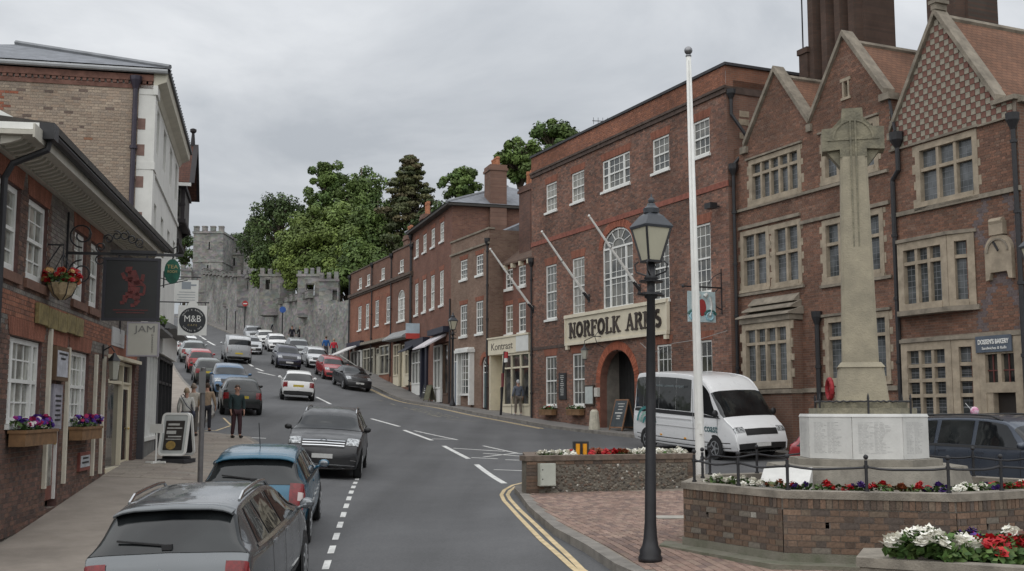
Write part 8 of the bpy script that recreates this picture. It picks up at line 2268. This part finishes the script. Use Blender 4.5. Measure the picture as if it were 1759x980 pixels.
MBs = car('minibus', 'minibus', 'white high roofed minibus with dark windows and a green wave emblem', 'minibus', 6.25, 36.5, (.42, -.908), M_paint('minibus white', (.74, .745, .75), 0, .32), detail=1, lower=2.9)
lf = LOFT['minibus']
def busquad(mb, xa, xb, za, zb_, y=-1.035, m=0):
    mb.face([(xa - 2.99, y, za), (xb - 2.99, y, za), (xb - 2.99, y, zb_), (xa - 2.99, y, zb_)], m)
teal2 = M('teal print', (.05, .22, .22), .4, .2, 6); pgreen = M('pale green print', (.25, .42, .36), .4, .2, 6)
m = MB()
for k, (r0, r1) in enumerate(((.52, .62), (.36, .46), (.20, .30))):
    for a in range(10, 170, 16):
        q = [(.95 - r * math.cos(R(b)) - 2.99 + (.10 if r > .5 else .15), -1.037 - .001 * k, .84 + r * math.sin(R(b))) for r, b in ((r0, a), (r1, a), (r1, a + 16), (r0, a + 16))]
        if q[0][0] > -2.86:
            m.face(q, k % 2)
m.build('wave_emblem', [teal2, pgreen], MBs)
m = MB(); m.face([(1.25 - 2.99 + .08 * math.cos(R(a)), -1.036, 1.46 + .05 * math.sin(R(a))) for a in range(0, 360, 30)]); m.build('sun_emblem', M('gold print', (.5, .38, .12), .5, .1), MBs)
o = text('lettering', 'coast', .34, M('dark teal print', (.035, .11, .12), .5, .1), MBs, (4.74 - 2.99, -1.03, .93), (math.pi / 2, 0, 0), ext=.001, width=.68, bold=.004)
o = text('lettering', 'your wealden community transport', .13, M('grey print', (.2, .24, .25), .5, 0), MBs, (2.35 - 2.99, -1.012, 2.17), (math.pi / 2 - .06, 0, 0), ext=.001, width=1.9)
m = MB(); m.box(3.8 - 2.99, 3.815 - 2.99, -1.040, -1.03, .5, 2.1); m.box(5.05 - 2.99, 5.06 - 2.99, -1.01, -.99, .7, 1.4); m.build('door_seam', M('grey seam', (.25, .25, .25), .6, 0), MBs, kind='stuff')
m = MB(); m.box(.9 - 2.99, 3.7 - 2.99, -1.045, -1.03, 1.12, 1.15); m.box(.9 - 2.99, 3.9 - 2.99, -1.042, -1.03, .88, .90); m.build('swage_line', M('soft grey', (.5, .5, .5), .5, 0), MBs)
m = MB(); m.box(3.9 - 2.99, 4.1 - 2.99, -1.05, -1.03, 1.18, 1.23); m.build('door_handle', trimk, MBs)
for xx, zz in ((1.9, .55), (3.3, .52)):
    m = MB(); m.box(xx - 2.99, xx + .1 - 2.99, -1.05, -1.03, zz, zz + .05); m.build('marker_lamp', MATS['amber'], MBs)

# ------------------------------------------------------------------ people
SKIN = M('skin', (.38, .21, .15), .6, .08, 8)
def skinned(name, verts, edges, radii, mat, parent, root=0, sub=2):
    me = bpy.data.meshes.new(name); me.from_pydata([tuple(v) for v in verts], edges, []); me.materials.append(mat)
    o = place(name, me, parent)
    o.modifiers.new('skin', 'SKIN').use_smooth_shade = True
    for i, r in enumerate(radii):
        rr_ = r if isinstance(r, tuple) else (r, r); me.skin_vertices[0].data[i].radius = rr_; me.skin_vertices[0].data[i].use_root = (i == root)
    s = o.modifiers.new('smooth', 'SUBSURF'); s.levels = sub; s.render_levels = sub
    return o
def person(label, x, y, face, h=1.75, coat=(.03, .05, .06), legs=(.05, .02, .03), hair=(.05, .035, .025), shoe=(.02, .015, .012), arms=((.10, .05), (.10, .05)), stride=.12, long=.0, bag=None, stick=False, hat=None, fingers=True, kdz=KERB, bald=False, lean=0.0, group=None, build=1.0):
    t = thing('person', label, 'person', (x, y, gz(x, y, kdz)), math.atan2(face[1], face[0]) - math.pi / 2, group)
    k = h / 1.75; V = lambda a, b, c: (a * k, b * k, c * k)
    # +y is the way the person faces
    sw = .19 * build; hip = .09
    J = {'pel': (0, 0, .93), 'wai': (0, .0, 1.07), 'che': (0, .01 + lean, 1.30), 'nec': (0, .0 + lean, 1.46), 'hdb': (0, .015 + lean, 1.55), 'hdm': (0, .02 + lean, 1.64), 'hdt': (0, .005 + lean, 1.72)}
    order = list(J); verts = [V(*J[j]) for j in order]; idx = {j: i for i, j in enumerate(order)}; edges = [(0, 1), (1, 2), (2, 3), (3, 4), (4, 5), (5, 6)]
    rad = [(.13 * k, .10 * k), (.125 * k, .095 * k), (.15 * k, .105 * k), .058 * k, (.068 * k, .075 * k), (.075 * k, .09 * k), (.055 * k, .065 * k)]
    def add(p, par, r):
        verts.append(V(*p)); edges.append((par, len(verts) - 1)); rad.append(r if isinstance(r, tuple) else r * k); return len(verts) - 1
    hands = []; arml = []
    for sg, (ax, ay) in ((-1, arms[0]), (1, arms[1])):
        s = add((sg * sw, lean, 1.40), 2, .062); e = add((sg * (sw + .05 + ax * .3), lean - .02 + ay * .2, 1.13), s, .046); w = add((sg * (sw + .02 + ax), lean + ay, .90), e, .030); p = add((sg * (sw + .015 + ax), lean + ay + .02, .83), w, (.034 * k, .018 * k)); hands.append((sg, sw + .015 + ax, lean + ay + .02)); arml.append((s, e, w))
        if fingers:
            for f in range(4):
                q = add((sg * (sw + .015 + ax), lean + ay + .02 + (f - 1.5) * .019, .785), p, .010); q = add((sg * (sw + .010 + ax), lean + ay + .022 + (f - 1.5) * .019, .755), q, .009); add((sg * (sw + ax), lean + ay + .026 + (f - 1.5) * .018, .73 + .006 * abs(f - 1.5)), q, .007)
            q = add((sg * (sw + .008 + ax), lean + ay + .065, .81), p, .011); add((sg * (sw + .0 + ax), lean + ay + .075, .775), q, .009)
    legl = []
    for sg, st in ((-1, stride), (1, -stride)):
        a = add((sg * hip, .0, .88), 0, .085); b = add((sg * (hip + .01), st * .55 + .02, .48), a, .06); c = add((sg * (hip + .015), st - .02, .09), b, .042); d = add((sg * (hip + .03), st + .11, .035), c, (.04 * k, .028 * k)); legl.append((a, b, c, d))
    skinned('body', verts, edges, rad, SKIN, t)
    g = lambda i: verts[i]
    cm = M(f'coat {coat}', coat, .9, .18, 10, .3, 60)
    cv = [V(0, 0, .93 - long), V(0, 0, 1.02), V(0, lean * .6 + .005, 1.20), V(0, lean + .005, 1.36), V(0, lean, 1.45)]; ce = [(0, 1), (1, 2), (2, 3), (3, 4)]; cr = [((.165 + long * .1) * k * build, .135 * k * build), (.158 * k * build, .128 * k * build), (.165 * k * build, .13 * k * build), (.17 * k * build, .125 * k * build), .075 * k]
    for s, e, w in arml:
        i = len(cv); cv += [g(s), g(e), tuple(Vector(g(w)) * .86 + Vector(g(e)) * .14)]; ce += [(3, i), (i, i + 1), (i + 1, i + 2)]; cr += [.078 * k * build, .062 * k * build, .048 * k]
    skinned('coat', cv, ce, cr, cm, t)
    lm = M(f'trousers {legs}', legs, .9, .15, 10)
    lv = [V(0, 0, .92)]; le = []; lr = [(.15 * k * build, .12 * k * build)]
    for a, b, c, d in legl:
        i = len(lv); lv += [g(a), g(b), tuple(Vector(g(c)) * .97 + Vector(g(b)) * .03)]; le += [(0, i), (i, i + 1), (i + 1, i + 2)]; lr += [.10 * k * build, .075 * k, .062 * k]
    skinned('trousers', lv, le, lr, lm, t)
    sm_ = M(f'shoes {shoe}', shoe, .6, .1)
    for a, b, c, d in legl:
        m = MB(); q = Vector(g(d)); m.ball((q.x, q.y - .05 * k, .05 * k), .06 * k, 10, 6, 0, .8); m.v = [(v[0] * 1 + 0, q.y - .05 * k + (v[1] - q.y + .05 * k) * 2.1, max(.0, v[2])) for v in m.v]; m.build('shoe', sm_, t, smooth=True)
    hz = 1.645 * k; hy = (.02 + lean) * k
    hm = M(f'hair {hair}', hair, .8, .25, 25, .4, 80)
    m = MB(); m.ball((0, hy - .018 * k, hz + .03 * k), .098 * k, 14, 9, 0, 1.12)
    m.v = [(v[0] * .9, v[1] if v[1] < hy + .03 * k else hy + .03 * k + (v[1] - hy - .03 * k) * .4, v[2] if (v[1] < hy + .0 or v[2] > hz + .05 * k) else max(v[2], hz + .05 * k)) for v in m.v]
    m.build('hair', hm, t, smooth=True)
    m = MB(); m.beam((0, hy + .088 * k, hz + .0), (0, hy + .112 * k, hz - .035 * k), .022 * k, .02 * k)
    m.build('nose', SKIN, t)
    m = MB()
    for sg in (-1, 1):
        m.ball((sg * .032 * k, hy + .083 * k, hz + .005 * k), .011 * k, 6, 4)
    m.box(-.025 * k, .025 * k, hy + .085 * k, hy + .092 * k, hz - .068 * k, hz - .06 * k); m.build('eyes_and_mouth', M('dark features', (.06, .03, .025), .5, 0), t)
    m = MB()
    for sg in (-1, 1):
        m.ball((sg * .083 * k, hy, hz - .01 * k), .024 * k, 6, 5, 0, 1.4)
    m.build('ears', SKIN, t, smooth=True)
    if hat:
        m = MB(); m.lathe([(.15 * k, 0), (.11 * k, .012 * k), (.10 * k, .07 * k), (.06 * k, .10 * k), (.01 * k, .105 * k)], (0, hy, hz + .06 * k), 14); m.build('hat', M(f'hat {hat}', hat, .8, .1), t, smooth=True)
    return t, hands, k
PE, HN, KK = person('man in a dark green coat and maroon trousers standing at the kerb', -9.3, 38.2, (.55, -.8), 1.76, (.018, .034, .036), (.045, .018, .022), (.09, .06, .045), arms=((.02, .06), (.02, .06)), stride=.07, long=.12)
person('woman in a white top with a shoulder bag walking away from the cafe board', -10.55, 36.6, (-.25, 1), 1.66, (.55, .54, .50), (.02, .025, .045), (.36, .27, .18), arms=((.05, .1), (.03, .02)), stride=.1)
BG = thing('shoulder_bag', 'dark blue shoulder bag hanging at the hip of the woman in white', 'bag', (-10.27, 36.45, gz(-10.3, 36.5) + .72), R(10))
m = MB(); m.ball((0, 0, .12), .15, 10, 7, 0, .9); m.v = [(v[0] * .45, v[1], v[2]) for v in m.v]; m.build('pouch', M('navy bag', (.03, .035, .06), .7, .2, 8), BG, smooth=True); m = MB(); m.tube([(0, .1, .2), (-.12, .16, .5), (-.36, .12, .78), (-.4, -.05, .72), (-.2, -.14, .4), (0, -.1, .2)], .014, 5); m.build('strap', M('navy strap', (.03, .035, .06), .7, .1), BG)
person('man in a cream shirt walking ahead of the woman in white', -10.75, 38.1, (-.25, 1), 1.74, (.46, .42, .36), (.10, .09, .08), (.25, .2, .16), stride=.1)
person('woman in a beige jacket and dark leggings near the dark green hatchback', -10.72, 39.7, (-.2, 1), 1.68, (.30, .22, .15), (.018, .018, .025), (.06, .035, .022), shoe=(.05, .02, .015), stride=.05, long=.1)
EM, HN2, _k = person('elderly man in a grey blue jacket with a walking stick before the cream shop', .30, 55.2, (-.40, .91), 1.70, (.13, .145, .18), (.17, .145, .12), (.5, .5, .5), shoe=(.5, .48, .45), arms=((.07, .12), (.04, -.03)), stride=.11)
WK = thing('walking_stick', 'thin dark walking stick held by the elderly man', 'walking stick', (EM.location.x, EM.location.y, EM.location.z), EM.rotation_euler[2])
m = MB(); m.tube([(-.275, .16, 0), (-.275, .145, .80), (-.275, .10, .86), (-.275, .06, .82)], .012, 6); m.build('stick', iron, WK)
person('person in a bright blue jacket walking under the castle wall', *P_at(560, 93), (-.3, 1), 1.74, (.02, .10, .30), (.05, .05, .06), (.08, .05, .03), fingers=False); person('person in a bright red jacket walking beside the one in blue', *P_at(573.5, 92), (-.3, 1), 1.66, (.50, .03, .05), (.05, .05, .06), (.35, .26, .18), fingers=False)
person('person in dark clothes standing by the castle wall next to the pale haired one', *P_at(501, 106), (.3, -1), 1.74, (.012, .013, .02), (.02, .02, .025), (.03, .022, .018), fingers=False); person('pale haired person in black standing by the castle wall', *P_at(515, 106), (.3, -1), 1.74, (.012, .012, .014), (.02, .02, .025), (.5, .42, .3), fingers=False)
person('person in navy walking uphill under the castle wall turret, left one of the pair', *P_at(470, 115), (-.3, 1), 1.76, (.02, .022, .04), (.02, .02, .03), (.04, .03, .02), fingers=False); person('person in black and red walking uphill close by the one in navy', *P_at(478, 114.5), (-.3, 1), 1.72, (.05, .012, .015), (.02, .02, .022), (.03, .02, .02), fingers=False)
FLG = thing('car_pennant', 'small pink and white pennant on a thin rod above the slate blue car', 'pennant', (9.35, 22.9, G(9.35, 22.9) + 1.86), 0)
m = MB(); m.tube([(0, 0, 0), (-.16, 0, .2)], .006, 4); m.build('rod', white, FLG); m = MB(); m.ball((.02, 0, .04), .09, 8, 6); m.v = [(v[0], v[1] * .6, v[2]) for v in m.v]; m.build('pom', [M('pink and white fabric', (.55, .12, .28), .8, .3, 18, col2=(.7, .62, .66))], FLG, smooth=True)
